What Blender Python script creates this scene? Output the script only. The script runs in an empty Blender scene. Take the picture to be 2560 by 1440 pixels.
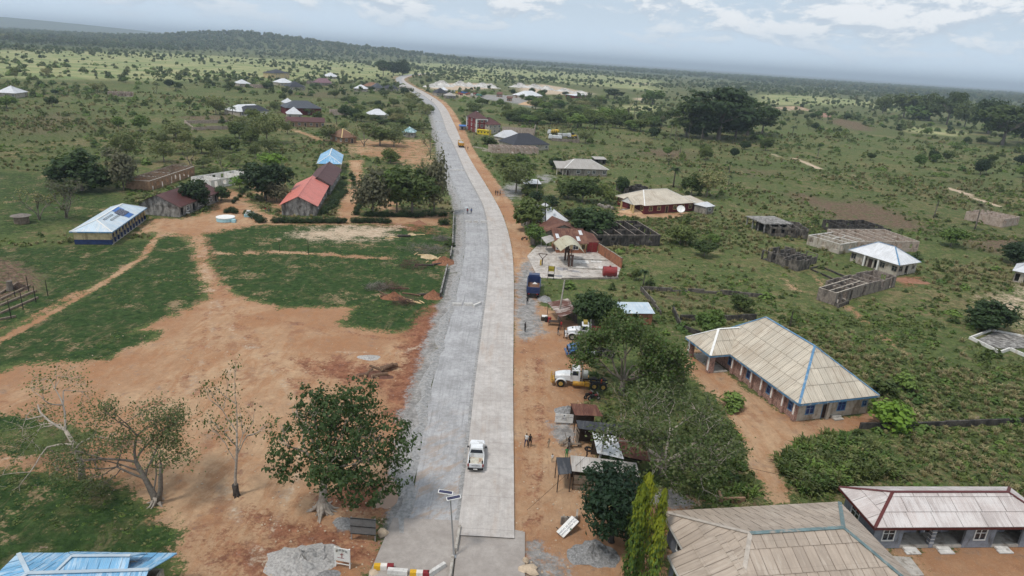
import bpy,math,random
import numpy as np
from mathutils import Vector,Matrix
rad = math.radians
SC = bpy.context.scene
COL = SC.collection
random.seed(7)
RNG = np.random.default_rng(7)

# ------------------------------------------------------------------ camera
F = 1660.0                       # focal length in pixels of a 2560 px wide picture
ROLL = rad(3.66)
PITCH = math.atan(579 / F)
CAMH = 43.0
cam = bpy.data.cameras.new('camera')
cam.sensor_width = 36.0
cam.lens = 36.0 * F / 2560
cam.clip_start = 0.5
cam.clip_end = 90000
camo = bpy.data.objects.new('camera',cam)
COL.objects.link(camo)
_r = Vector((1,0,0)); _u = Vector((0,math.sin(PITCH),math.cos(PITCH))); _f = Vector((0,math.cos(PITCH),-math.sin(PITCH)))
_x = _r * math.cos(ROLL) + _u * math.sin(ROLL)
_y = -_r * math.sin(ROLL) + _u * math.cos(ROLL)
camo.matrix_world = Matrix(((_x.x,_y.x,-_f.x,0),(_x.y,_y.y,-_f.y,0),(_x.z,_y.z,-_f.z,CAMH),(0,0,0,1)))
SC.camera = camo

def at(u,v,z=0.0):
 """survey: the point of the photograph (in its 2560 x 1440 pixels) that stands at height z, in metres"""
 dx = u - 1280.0; dy = 720.0 - v
 x = dx * math.cos(ROLL) - dy * math.sin(ROLL)
 y = dx * math.sin(ROLL) + dy * math.cos(ROLL)
 d2 = -F * math.sin(PITCH) + y * math.cos(PITCH)
 t = (z - CAMH) / d2
 return Vector((x * t,(F * math.cos(PITCH) + y * math.sin(PITCH)) * t,z))

def pix(X,Y,Z):
 y = Y * math.sin(PITCH) + (Z - CAMH) * math.cos(PITCH)
 d = Y * math.cos(PITCH) - (Z - CAMH) * math.sin(PITCH)
 a = X * F / d; b = y * F / d
 return 1280 + a * math.cos(ROLL) + b * math.sin(ROLL),720 + a * math.sin(ROLL) - b * math.cos(ROLL)

def height_at(base,vtop):
 """height of a thing standing at the pixel base whose top shows at row vtop"""
 p = at(*base)
 lo,hi = 0.0,60.0
 for _ in range(40):
  m = (lo + hi) / 2
  if pix(p.x,p.y,m)[1] > vtop: lo = m
  else: hi = m
 return lo

def mpp(u,v):
 """metres per pixel across the line of sight at a ground pixel"""
 p = at(u,v)
 return (p.y * math.cos(PITCH) + CAMH * math.sin(PITCH)) / F

# ------------------------------------------------------------------ node helper
class NT:
 def __init__(s,tree):
  s.t = tree; s.n = tree.nodes; s.l = tree.links
 def node(s,typ,**kw):
  n = s.n.new(typ)
  for k,v in kw.items():
   setattr(n,k,v)
  return n
 def put(s,sock,val):
  if val is None: return
  if hasattr(val,'is_output'): s.l.new(val,sock)
  elif isinstance(val,(tuple,list)):
   if len(val) == 3 and sock.type == 'RGBA': val = tuple(val) + (1,)
   sock.default_value = val
  else: sock.default_value = val
 def mix(s,fac,a,b,blend='MIX'):
  n = s.node('ShaderNodeMix',data_type='RGBA',blend_type=blend)
  s.put(n.inputs[0],fac); s.put(n.inputs[6],a); s.put(n.inputs[7],b)
  return n.outputs[2]
 def math(s,op,a,b=None,c=None,clamp=False):
  n = s.node('ShaderNodeMath',operation=op,use_clamp=clamp)
  s.put(n.inputs[0],a); s.put(n.inputs[1],b)
  if c is not None: s.put(n.inputs[2],c)
  return n.outputs[0]
 def noise(s,vec,scale,detail=4,rough=0.55,dist=0.0):
  n = s.node('ShaderNodeTexNoise')
  s.put(n.inputs['Vector'],vec); n.inputs['Scale'].default_value = scale
  n.inputs['Detail'].default_value = detail; n.inputs['Roughness'].default_value = rough
  n.inputs['Distortion'].default_value = dist
  return n.outputs['Fac']
 def voronoi(s,vec,scale,feature='F1'):
  n = s.node('ShaderNodeTexVoronoi',feature=feature)
  s.put(n.inputs['Vector'],vec); n.inputs['Scale'].default_value = scale
  return n.outputs['Distance']
 def ramp(s,val,lo,hi,a=0.0,b=1.0):
  n = s.node('ShaderNodeMapRange',interpolation_type='SMOOTHSTEP')
  s.put(n.inputs[0],val); n.inputs[1].default_value = lo; n.inputs[2].default_value = hi
  n.inputs[3].default_value = a; n.inputs[4].default_value = b
  return n.outputs[0]
 def vscale(s,vec,k):
  n = s.node('ShaderNodeVectorMath',operation='MULTIPLY')
  s.put(n.inputs[0],vec); n.inputs[1].default_value = k
  return n.outputs[0]
 def sep(s,vec):
  n = s.node('ShaderNodeSeparateXYZ'); s.put(n.inputs[0],vec); return n.outputs
 def comb(s,x,y,z):
  n = s.node('ShaderNodeCombineXYZ')
  s.put(n.inputs[0],x); s.put(n.inputs[1],y); s.put(n.inputs[2],z)
  return n.outputs[0]
 def bump(s,h,strength=0.3,dist=0.1):
  n = s.node('ShaderNodeBump'); n.inputs['Strength'].default_value = strength
  n.inputs['Distance'].default_value = dist; s.put(n.inputs['Height'],h)
  return n.outputs[0]

# ------------------------------------------------------------------ sky, sun, exposure
SUN_DIR = Vector((-0.34,-0.30,0.89)).normalized()      # towards the sun
world = bpy.data.worlds.new('World'); SC.world = world
world.use_nodes = True
W = NT(world.node_tree)
W.n.clear()
sky = W.node('ShaderNodeTexSky',sky_type='NISHITA')
sky.sun_disc = False
sky.sun_elevation = math.asin(SUN_DIR.z)
sky.sun_rotation = math.atan2(SUN_DIR.x,SUN_DIR.y)
sky.air_density = 1.2; sky.dust_density = 2.0
tc = W.node('ShaderNodeTexCoord')
d = tc.outputs['Generated']
dx,dy,dz = W.sep(d)
el = W.math('MAXIMUM',dz,0.0)
def cloud_noise(lift):
 v = W.comb(dx,dy,W.math('MULTIPLY',W.math('ADD',W.math('POWER',W.math('ADD',el,0.002),0.8),lift),2.0))
 big = W.noise(v,4.0,3,0.5)
 fine = W.noise(v,11.0,9,0.6,0.2)
 return W.math('ADD',W.math('MULTIPLY',big,0.34),W.math('MULTIPLY',fine,0.66))
n0 = cloud_noise(0.0); n1 = cloud_noise(0.012)
cover = W.ramp(W.math('ADD',n0,W.ramp(dz,0.0,0.16,-0.035,0.055)),0.45,0.55)
lit = W.ramp(W.math('ADD',W.math('MULTIPLY',W.math('SUBTRACT',n0,n1),3.2),W.math('MULTIPLY',W.math('SUBTRACT',n0,0.5),1.3)),-0.13,0.19)
lit = W.math('MULTIPLY',lit,W.ramp(dz,0.005,0.06,0.45,1.0))
ccol = W.mix(lit,(6.0,6.9,7.9,1),(9.3,9.6,9.9,1))
clear = W.mix(W.ramp(dz,0.0,0.5),(6.9,8.3,9.9,1),(3.8,5.1,7.1,1))
clear = W.mix(0.78,sky.outputs[0],clear)
clear = W.mix(W.ramp(dz,0.0,0.075,1.0,0.0),clear,(8.1,9.7,11.3,1))
skyc = W.mix(W.math('MULTIPLY',cover,W.ramp(dz,0.008,0.07,0.25,0.95)),clear,ccol)
bg = W.node('ShaderNodeBackground'); W.put(bg.inputs[0],skyc); bg.inputs[1].default_value = 0.1
wo = W.node('ShaderNodeOutputWorld'); W.l.new(bg.outputs[0],wo.inputs[0])

sun = bpy.data.lights.new('sun','SUN'); sun.energy = 2.4; sun.angle = rad(8); sun.color = (1.0,0.95,0.88)
suno = bpy.data.objects.new('sun',sun); COL.objects.link(suno)
suno.rotation_euler = SUN_DIR.to_track_quat('Z','Y').to_euler(); suno.location = SUN_DIR * 300

SC.view_settings.view_transform = 'Standard'
SC.view_settings.look = 'None'
SC.view_settings.exposure = 0.0
SC.view_settings.gamma = 1.0
SC.view_settings.use_curve_mapping = False
SC.render.engine = 'CYCLES'
SC.cycles.use_denoising = True
SC.cycles.max_bounces = 6
SC.cycles.diffuse_bounces = 3
SC.cycles.glossy_bounces = 2
SC.cycles.transmission_bounces = 4
SC.cycles.transparent_max_bounces = 6
SC.cycles.volume_bounces = 0
SC.cycles.use_adaptive_sampling = True
SC.cycles.adaptive_threshold = 0.02

# ------------------------------------------------------------------ mesh helper
def tag(o,label=None,cat=None,group=None,kind=None):
 if label: o['label'] = label
 if cat: o['category'] = cat
 if group: o['group'] = group
 if kind: o['kind'] = kind
 return o

def thing(name,label,cat,loc=(0,0,0),rz=0.0,group=None):
 o = bpy.data.objects.new(name,None); COL.objects.link(o)
 o.empty_display_size = 0.2
 o.location = loc; o.rotation_euler = (0,0,rz)
 return tag(o,label,cat,group,'thing')

class MB:
 """collects faces for ONE mesh"""
 def __init__(s):
  s.v = []; s.f = []; s.m = []; s.uv = []
 def add(s,vs,fs,mi=0,uvs=None):
  b = len(s.v); s.v.extend([tuple(p) for p in vs])
  for k,f in enumerate(fs):
   s.f.append(tuple(b + i for i in f)); s.m.append(mi)
   s.uv.append(uvs[k] if uvs else None)
  return s
 def bx(s,x0,x1,y0,y1,z0,z1,mi=0):
  vs = [(x0,y0,z0),(x1,y0,z0),(x1,y1,z0),(x0,y1,z0),(x0,y0,z1),(x1,y0,z1),(x1,y1,z1),(x0,y1,z1)]
  return s.add(vs,[(0,3,2,1),(4,5,6,7),(0,1,5,4),(1,2,6,5),(2,3,7,6),(3,0,4,7)],mi)
 def box(s,c,dims,rz=0.0,mi=0,tilt=None):
  hx,hy,hz = dims[0] / 2,dims[1] / 2,dims[2] / 2
  M = Matrix.Rotation(rz,3,'Z')
  if tilt: M = M @ Matrix.Rotation(tilt[0],3,'X') @ Matrix.Rotation(tilt[1],3,'Y')
  vs = []
  for z in (-hz,hz):
   for x,y in ((-hx,-hy),(hx,-hy),(hx,hy),(-hx,hy)):
    vs.append(Vector(c) + M @ Vector((x,y,z)))
  return s.add(vs,[(0,3,2,1),(4,5,6,7),(0,1,5,4),(1,2,6,5),(2,3,7,6),(3,0,4,7)],mi)
 def bar(s,a,b,w,h=None,mi=0):
  """a square bar from a to b"""
  a = Vector(a); b = Vector(b); h = h or w
  t = (b - a).normalized()
  up = Vector((0,0,1)) if abs(t.z) < 0.95 else Vector((0,1,0))
  sx = t.cross(up).normalized(); sz = sx.cross(t)
  vs = []
  for p in (a,b):
   for i,j in ((-1,-1),(1,-1),(1,1),(-1,1)):
    vs.append(p + sx * (i * w / 2) + sz * (j * h / 2))
  return s.add(vs,[(0,1,2,3),(7,6,5,4),(0,4,5,1),(1,5,6,2),(2,6,7,3),(3,7,4,0)],mi)
 def tube(s,pts,rads,n=6,mi=0,caps=True):
  pts = [Vector(p) for p in pts]; vs = []; fs = []
  for i,p in enumerate(pts):
   t = (pts[min(i + 1,len(pts) - 1)] - pts[max(i - 1,0)])
   t = t.normalized() if t.length > 1e-6 else Vector((0,0,1))
   up = Vector((0,0,1)) if abs(t.z) < 0.9 else Vector((1,0,0))
   sx = t.cross(up).normalized(); sy = sx.cross(t)
   r = rads[i] if hasattr(rads,'__len__') else rads
   for k in range(n):
    a = 2 * math.pi * k / n
    vs.append(p + sx * (r * math.cos(a)) + sy * (r * math.sin(a)))
  for i in range(len(pts) - 1):
   for k in range(n):
    k2 = (k + 1) % n
    fs.append((i * n + k,i * n + k2,(i + 1) * n + k2,(i + 1) * n + k))
  if caps:
   fs.append(tuple(range(n))[::-1]); fs.append(tuple((len(pts) - 1) * n + k for k in range(n)))
  return s.add(vs,fs,mi)
 def prism(s,poly,z0,z1,mi=0):
  n = len(poly)
  vs = [(p[0],p[1],z0) for p in poly] + [(p[0],p[1],z1) for p in poly]
  fs = [tuple(range(n))[::-1],tuple(range(n,2 * n))]
  fs += [(i,(i + 1) % n,n + (i + 1) % n,n + i) for i in range(n)]
  return s.add(vs,fs,mi)
 def slab(s,poly,t,mi=0,uvs=None):
  """a sheet of thickness t under a (planar, possibly tilted) polygon"""
  n = len(poly)
  vs = [Vector(p) for p in poly] + [Vector(p) - Vector((0,0,t)) for p in poly]
  fs = [tuple(range(n)),tuple(range(n,2 * n))[::-1]] + [(i,n + i,n + (i + 1) % n,(i + 1) % n) for i in range(n)]
  return s.add(vs,fs,mi,[uvs] + [None] * (n + 1) if uvs else None)
 def mesh(s,name,mats,smooth=False):
  me = bpy.data.meshes.new(name)
  me.from_pydata(s.v,[],s.f)
  for m in (mats if isinstance(mats,(list,tuple)) else [mats]): me.materials.append(m)
  if max(s.m,default=0): me.polygons.foreach_set('material_index',s.m)
  if any(u is not None for u in s.uv):
   lay = me.uv_layers.new(name='UVMap'); i = 0
   buf = []
   for f,u in zip(s.f,s.uv):
    if u is None: buf.extend([0.0,0.0] * len(f))
    else:
     for a,b in u: buf.extend([a,b])
   lay.data.foreach_set('uv',buf)
  if smooth: me.polygons.foreach_set('use_smooth',[True] * len(s.f))
  me.update()
  return me
 def build(s,name,mats,parent=None,loc=None,rz=None,smooth=False):
  o = bpy.data.objects.new(name,s.mesh(name,mats,smooth)); COL.objects.link(o)
  if parent: o.parent = parent
  if loc is not None: o.location = loc
  if rz is not None: o.rotation_euler = (0,0,rz)
  return o

def link_mesh(name,me,parent=None,loc=None,rot=None,scale=None):
 o = bpy.data.objects.new(name,me); COL.objects.link(o)
 if parent: o.parent = parent
 if loc is not None: o.location = loc
 if rot is not None: o.rotation_euler = rot
 if scale is not None: o.scale = scale
 return o

def copy_tree(o,parent=None):
 c = o.copy(); COL.objects.link(c); c.parent = parent
 for ch in list(o.children): copy_tree(ch,c)
 return c

# ------------------------------------------------------------------ materials
MATS = {}
def new_mat(name):
 m = bpy.data.materials.new(name); m.use_nodes = True
 t = NT(m.node_tree); t.n.clear()
 out = t.node('ShaderNodeOutputMaterial')
 return m,t,out

def paint(name,col,rough=0.8,var=0.25,scale=1.5,dirt=None,dirt_amt=0.0,bump=0.15,bdist=0.03,metal=0.0,spec=0.3,dscale=0.6):
 """a plain surface with blotches, stains and fine relief"""
 if name in MATS: return MATS[name]
 m,t,out = new_mat(name)
 pos = t.node('ShaderNodeNewGeometry').outputs['Position']
 n1 = t.noise(pos,scale,5,0.6)
 n2 = t.noise(pos,scale * 9,3,0.6)
 k = t.math('ADD',t.math('MULTIPLY',n1,0.65),t.math('MULTIPLY',n2,0.35))
 c = t.mix(t.ramp(k,0.32,0.68),tuple(x * (1 - var) for x in col),tuple(min(1,x * (1 + var * 0.8)) for x in col))
 if dirt:
  px,py,pz = t.sep(pos)
  streak = t.noise(t.comb(t.math('MULTIPLY',px,1.0),t.math('MULTIPLY',py,1.0),t.math('MULTIPLY',pz,0.35)),dscale * 2,6,0.65)
  c = t.mix(t.ramp(streak,0.62 - dirt_amt * 0.35,0.75 - dirt_amt * 0.2),c,dirt)
 b = t.node('ShaderNodeBsdfPrincipled')
 t.put(b.inputs['Base Color'],c); b.inputs['Roughness'].default_value = rough; b.inputs['Metallic'].default_value = metal
 b.inputs['Specular IOR Level'].default_value = spec
 if bump: t.l.new(t.bump(n2,bump,bdist),b.inputs['Normal'])
 t.l.new(b.outputs[0],out.inputs[0])
 MATS[name] = m
 return m

def roofing(name,col,col2=None,amt=0.5,rough=0.5,metal=0.0,rib=4.0,stain=(0.25,0.17,0.1),stain_amt=0.3,edge=None,bump=0.5):
 """corrugated sheet: ribs along the slope, rain streaks, patches of a second colour"""
 if name in MATS: return MATS[name]
 m,t,out = new_mat(name)
 uv = t.node('ShaderNodeUVMap').outputs[0]
 pos = t.node('ShaderNodeNewGeometry').outputs['Position']
 u,v,_ = t.sep(uv)
 rs = t.math('SINE',t.math('MULTIPLY',u,2 * math.pi * rib))
 st = t.noise(t.comb(t.math('MULTIPLY',u,2.2),t.math('MULTIPLY',v,0.28),t.math('MULTIPLY',t.sep(pos)[2],0.1)),1.6,6,0.68)
 blot = t.noise(pos,0.5,5,0.6)
 info = t.node('ShaderNodeObjectInfo').outputs['Random']
 c = t.mix(t.ramp(blot,0.3,0.7),tuple(x * 0.86 for x in col),tuple(min(1,x * 1.1) for x in col))
 c = t.mix(t.math('MULTIPLY',info,0.5),c,tuple(x * 0.66 for x in col))
 if col2:
  c = t.mix(t.ramp(t.math('ADD',t.math('MULTIPLY',st,0.6),t.math('MULTIPLY',t.noise(pos,0.35,4),0.4)),0.58 - amt * 0.25,0.66 - amt * 0.15),c,col2)
 c = t.mix(t.math('MULTIPLY',t.ramp(st,0.45,0.8),stain_amt),c,stain)
 # sheet laps every 2.4 m up the slope and every 0.9 m across
 lap = t.math('LESS_THAN',t.math('FRACT',t.math('MULTIPLY',v,1 / 2.4)),0.02)
 lap2 = t.math('LESS_THAN',t.math('FRACT',t.math('MULTIPLY',u,1 / 0.9)),0.03)
 c = t.mix(t.math('MULTIPLY',t.math('MAXIMUM',lap,lap2),0.22),c,tuple(x * 0.35 for x in col))
 b = t.node('ShaderNodeBsdfPrincipled')
 t.put(b.inputs['Base Color'],c); b.inputs['Roughness'].default_value = rough; b.inputs['Metallic'].default_value = metal
 b.inputs['Specular IOR Level'].default_value = 0.35
 t.l.new(t.bump(rs,bump,0.02),b.inputs['Normal'])
 t.l.new(b.outputs[0],out.inputs[0])
 MATS[name] = m
 return m

def foliage(name,a,b_,dry=None,dry_amt=0.0,trans=0.25,vscale=0.35):
 if name in MATS: return MATS[name]
 m,t,out = new_mat(name)
 pos = t.node('ShaderNodeNewGeometry').outputs['Position']
 info = t.node('ShaderNodeObjectInfo').outputs['Random']
 n = t.noise(pos,vscale,4,0.6); n2 = t.noise(pos,3.1,2,0.5)
 k = t.math('ADD',t.math('ADD',t.math('MULTIPLY',n,0.4),t.math('MULTIPLY',n2,0.35)),t.math('MULTIPLY',info,0.3))
 c = t.mix(t.ramp(k,0.3,0.78),a,b_)
 if dry:
  c = t.mix(t.ramp(t.math('ADD',t.math('MULTIPLY',t.noise(pos,0.8,3),0.6),t.math('MULTIPLY',info,0.4)),0.72 - dry_amt * 0.4,0.84 - dry_amt * 0.3),c,dry)
 df = t.node('ShaderNodeBsdfPrincipled'); t.put(df.inputs['Base Color'],c)
 df.inputs['Roughness'].default_value = 0.6; df.inputs['Specular IOR Level'].default_value = 0.25
 tr = t.node('ShaderNodeBsdfTranslucent'); t.put(tr.inputs[0],t.mix(0.5,c,(0.16,0.24,0.03,1),'MIX'))
 mx = t.node('ShaderNodeMixShader'); mx.inputs[0].default_value = trans
 t.l.new(df.outputs[0],mx.inputs[1]); t.l.new(tr.outputs[0],mx.inputs[2])
 t.l.new(mx.outputs[0],out.inputs[0])
 MATS[name] = m
 return m

# ------------------------------------------------------------------ what the ground is made of, surveyed region by region
def poly_px(pts): return np.array([[p.x,p.y] for p in (at(*q) for q in pts)])

def dist_segs(P,V,closed):
 """distance of the points P (n,2) to a polyline V"""
 best = np.full(len(P),1e18)
 m = len(V)
 for i in range(m if closed else m - 1):
  a = V[i]; b = V[(i + 1) % m]; ab = b - a
  t = np.clip(((P - a) @ ab) / max(ab @ ab,1e-9),0,1)
  dd = ((P - a - t[:,None] * ab) ** 2).sum(1)
  best = np.minimum(best,dd)
 return np.sqrt(best)

def inside(P,V):
 c = np.zeros(len(P),bool); m = len(V)
 for i in range(m):
  x1,y1 = V[i]; x2,y2 = V[(i + 1) % m]
  cond = ((y1 > P[:,1]) != (y2 > P[:,1]))
  with np.errstate(divide='ignore',invalid='ignore'):
   xi = (x2 - x1) * (P[:,1] - y1) / (y2 - y1) + x1
  c ^= cond & (P[:,0] < xi)
 return c

AREAS = {k: [] for k in ('dirt','lawn','red','till','sand','grey','pale','dark')}
def area(kind,pts,soft=2.0,amt=1.0): AREAS[kind].append(('a',poly_px(pts),soft,amt))
def trail(kind,pts,width,soft=1.0,amt=1.0): AREAS[kind].append(('l',poly_px(pts),soft,amt,width))

def mask(kind,P):
 """0..1, 0.5 on the surveyed outline"""
 out = np.zeros(len(P))
 for it in AREAS[kind]:
  V,soft,amt = it[1],it[2],it[3]
  w = it[4] / 2 if it[0] == 'l' else 0.0
  lo = V.min(0) - soft - w; hi = V.max(0) + soft + w
  sel = np.where((P[:,0] > lo[0]) & (P[:,0] < hi[0]) & (P[:,1] > lo[1]) & (P[:,1] < hi[1]))[0]
  if not len(sel): continue
  Q = P[sel]
  if it[0] == 'a':
   d_ = dist_segs(Q,V,True); sd = np.where(inside(Q,V),d_,-d_)
  else:
   sd = w - dist_segs(Q,V,False)
  out[sel] = np.maximum(out[sel],np.clip(0.5 + sd / (2 * soft),0,1) * amt)
 return out

# the road: right edge of the concrete lane, seam between lane and stone base, left edge of the stone base
RIGHT = [(1291,1460),(1283,1330),(1283,1133),(1283,900),(1284,760),(1284,700),(1284,659),(1277,608),(1264,556),(1241,510),(1220,471),(1187,420),(1158,368),(1145,330),(1130,299),(1117,273),(1101,255),(1078,240),(1052,226),(1027,213),(1010,202),(1011,196),(1027,189.6),(1065,184.4),(1088,183)]
SEAM = [(1133,1420),(1148,1302),(1163,1186),(1176,1070),(1189,945),(1205,829),(1220,710),(1224,634),(1221,582),(1214,530),(1199,494),(1184,469),(1156,414),(1143,381),(1131,356),(1117,330),(1109,304),(1101,281),(1090,263),(1068,245),(1042,229),(1022,219),(1003,204),(1003,195),(1024,187.8),(1068,183.6),(1088,182.5)]
LEFT = [(995,1330),(1003,1294),(1011,1190),(1030,1070),(1052,984),(1076,906),(1093,842),(1106,803),(1123,752),(1130,715),(1144,659),(1152,608),(1153,569),(1148,530),(1140,494),(1127,463),(1114,435),(1104,396),(1099,363),(1089,340),(1086,315),(1079,284),(1073,266),(1052,248),(1032,232),(1011,219),(996,209),(988,198),(993,192),(1019,186.2),(1070,182.8),(1088,181.8)]

# clearing and tracks left of the road
area('dirt',[(470,565),(505,565),(522,650),(548,705),(600,742),(700,768),(795,770),(890,764),(850,803),(870,818),(1010,833),(1095,765),(1150,760),(1080,920),(1040,1060),(1010,1190),(1010,1300),(960,1300),(920,1470),(700,1470),(640,1470),(430,1460),(460,1325),(400,1290),(320,1220),(250,1198),(80,1172),(-60,1180),(-60,1145),(180,1130),(250,1080),(60,1040),(-60,1030),(-60,945),(64,908),(258,901),(309,878),(387,846),(405,822),(330,830),(438,785),(503,757),(518,728),(500,680),(485,620)],2.2)
area('lawn',[(-60,1186),(80,1180),(250,1206),(330,1240),(400,1300),(455,1330),(420,1400),(380,1470),(-60,1470)],2.0)
area('lawn',[(-60,1010),(60,1015),(120,1060),(60,1075),(-60,1075)],1.5)
area('lawn',[(-60,1090),(70,1105),(60,1160),(-60,1170)],1.2)
area('lawn',[(-60,870),(130,790),(270,705),(365,640),(395,600),(420,580),(455,600),(480,620),(500,690),(512,735),(500,755),(430,783),(320,832),(400,825),(380,845),(300,880),(250,900),(64,905),(-60,935)],2.0)
area('lawn',[(505,565),(700,560),(1090,565),(1120,580),(1110,640),(1105,720),(1090,755),(1040,815),(1000,828),(880,812),(855,802),(890,766),(700,766),(600,738),(548,700),(522,645)],2.0)
area('lawn',[(-60,620),(180,615),(330,605),(385,598),(350,640),(255,700),(120,775),(-60,850),(-60,760),(30,740),(130,715),(60,690)],2.5,0.9)
area('lawn',[(-60,420),(120,430),(280,465),(330,480),(300,560),(175,560),(60,600),(-60,600)],6,0.6)
trail('dirt',[(-60,885),(0,852),(130,780),(270,700),(360,640),(385,600),(410,580),(470,560)],1.3,0.8)
trail('dirt',[(-20,830),(60,800),(190,730)],0.8,0.8,0.8)
trail('dirt',[(515,630),(580,634),(690,630),(800,634),(960,645)],1.6,2.2,0.9)
area('sand',[(715,590),(760,573),(880,562),(1000,566),(985,592),(950,600),(820,603),(760,597)],6,0.78)
area('dirt',[(400,585),(470,590),(505,585),(640,562),(720,560),(1095,562),(1120,570),(1120,530),(1060,535),(870,545),(700,545),(640,520),(600,480),(560,470),(540,520),(470,545),(380,545),(345,580)],4)
area('dirt',[(690,520),(640,480),(620,430),(700,450),(720,540)],4)
area('dirt',[(840,545),(850,500),(885,440),(870,400),(905,400),(905,480),(890,550)],3)
area('dirt',[(940,520),(970,470),(1000,440),(1000,540)],5,0.8)
area('dirt',[(850,350),(1090,345),(1105,400),(1100,450),(960,400),(850,385)],9,0.62)
trail('dirt',[(735,325),(770,336),(800,350),(860,355),(920,350)],3,3)
area('till',[(-60,290),(100,272),(280,280),(300,330),(200,345),(-60,350)],25,0.56)
area('till',[(430,290),(600,285),(600,300),(470,303)],5,0.7)
area('till',[(640,228),(860,225),(930,232),(880,250),(700,245)],25,0.56)
area('till',[(0,640),(60,650),(120,690),(110,730),(40,750),(-60,770),(-60,640)],3,0.8)
area('red',[(1110,770),(1124,752),(1100,842),(1084,906),(1060,984),(1035,1075),(1014,1190),(985,1150),(985,1060),(970,960),(1010,900),(1005,850),(1040,800),(1080,760)],2.6,1.0)
area('red',[(735,900),(860,895),(1000,930),(1000,975),(900,960),(780,935)],3.5,0.85)
area('red',[(810,1220),(870,1215),(990,1190),(1005,1290),(960,1300),(830,1290)],3,0.9)
area('red',[(620,1270),(800,1300),(930,1340),(930,1400),(880,1420),(760,1360),(640,1400)],3,0.8)
area('red',[(500,1350),(640,1280),(800,1330),(900,1440),(800,1470),(560,1470)],4,0.62)
area('red',[(850,560),(1060,555),(1100,590),(1000,575)],3,0.6)
trail('dirt',[(1168,470),(1150,420),(1128,363),(1090,310)],1,1,0.0)
# red verge right of the lane
trail('dirt',[(1326,1440),(1324,1200),(1322,1000),(1318,800),(1313,700),(1308,659),(1300,608),(1286,556),(1262,510),(1238,471),(1200,420),(1168,368),(1154,330),(1138,299),(1123,273),(1107,255),(1084,240),(1057,226),(1031,213),(1014,202),(1015,196),(1030,190),(1067,185)],5.2,1.3)
trail('dirt',[(1083,262),(1060,244),(1034,228),(1013,215),(998,206),(986,197),(992,190)],9,5,0.75)
area('dirt',[(1284,1480),(1284,1000),(1300,760),(1340,690),(1350,760),(1430,800),(1470,830),(1470,1000),(1440,1010),(1480,1040),(1480,1200),(1470,1240),(1560,1290),(1680,1240),(1760,1250),(1680,1300),(1660,1480)],1.5)
area('grey',[(1286,690),(1330,640),(1345,700),(1345,755),(1360,830),(1340,850),(1290,850)],2.0,0.95)
area('grey',[(1372,1055),(1430,1055),(1450,1100),(1430,1125),(1395,1105),(1375,1080)],1.2,0.9)
area('grey',[(1315,1360),(1345,1345),(1420,1400),(1420,1480),(1315,1480)],1.2,0.8)
area('grey',[(1620,1235),(1680,1230),(1740,1262),(1660,1276),(1640,1262)],1.0,0.95)
area('grey',[(1255,465),(1300,455),(1310,480),(1285,500),(1255,490)],3,0.8)
area('grey',[(1340,440),(1375,435),(1382,455),(1340,460)],4,0.85)
# gravel fringe left of the stone base
trail('grey',[(990,1330),(998,1294),(1006,1190),(1022,1070),(1045,984),(1068,906),(1086,842),(1100,803),(1118,752),(1126,715),(1140,659),(1149,608),(1150,569),(1145,530),(1137,494),(1123,463),(1110,435),(1100,396),(1096,363),(1086,340),(1083,315),(1076,284)],2.6,1.2)
area('grey',[(848,1300),(880,1295),(890,1320),(850,1325)],0.6,0.95)
# wheel tracks over the clearing
for k,q in enumerate(([(505,600),(520,680),(545,760),(600,850),(700,950),(760,1050),(740,1200),(640,1400)],[(512,600),(530,700),(580,800),(640,870),(760,980),(830,1010),(960,1000),(1020,980)],[(500,640),(525,740),(530,850),(470,980),(350,1060),(200,1120),(0,1150)],[(560,790),(700,800),(850,830),(1000,850),(1080,830)],[(540,800),(660,880),(850,880),(1010,880),(1060,860)],[(930,1350),(800,1330),(640,1290),(500,1330)],[(700,1440),(600,1330),(560,1180),(600,1020),(560,880)],[(520,780),(500,900),(420,1000),(260,1040)])):
 trail('red' if k % 2 else 'sand',q,0.7,0.8,0.56)
 trail('red',[(u_ + 26 * (v_ / 1000),v_ + 2) for u_,v_ in q],0.6,0.7,0.5)
trail('red',[(1345,1440),(1345,1250),(1350,1120),(1352,1000),(1345,900),(1330,860)],1.1,0.9,0.62)
trail('red',[(1318,1440),(1316,1200),(1318,1000),(1312,870)],0.8,0.8,0.5)
# church yard and paths
area('dirt',[(1690,905),(1720,872),(1765,858),(1800,920),(1880,980),(1990,1050),(2180,1035),(2215,1060),(2080,1088),(1990,1112),(1945,1135),(1938,1180),(1990,1262),(1935,1258),(1880,1180),(1845,1075),(1800,1000),(1730,940)],1.5)
area('dirt',[(2200,1390),(2250,1370),(2620,1345),(2620,1480),(2200,1480)],1.5,0.85)
area('lawn',[(2330,1380),(2420,1365),(2500,1400),(2480,1440),(2400,1420)],1.5,0.75)
area('dirt',[(1540,520),(1575,500),(1610,530),(1720,530),(1700,545),(1600,545),(1550,540)],3,0.9)
area('red',[(2240,690),(2310,690),(2300,715),(2250,715)],2.5,0.7)
area('sand',[(2445,750),(2560,700),(2620,740),(2560,830),(2500,800)],6,0.62)
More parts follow.
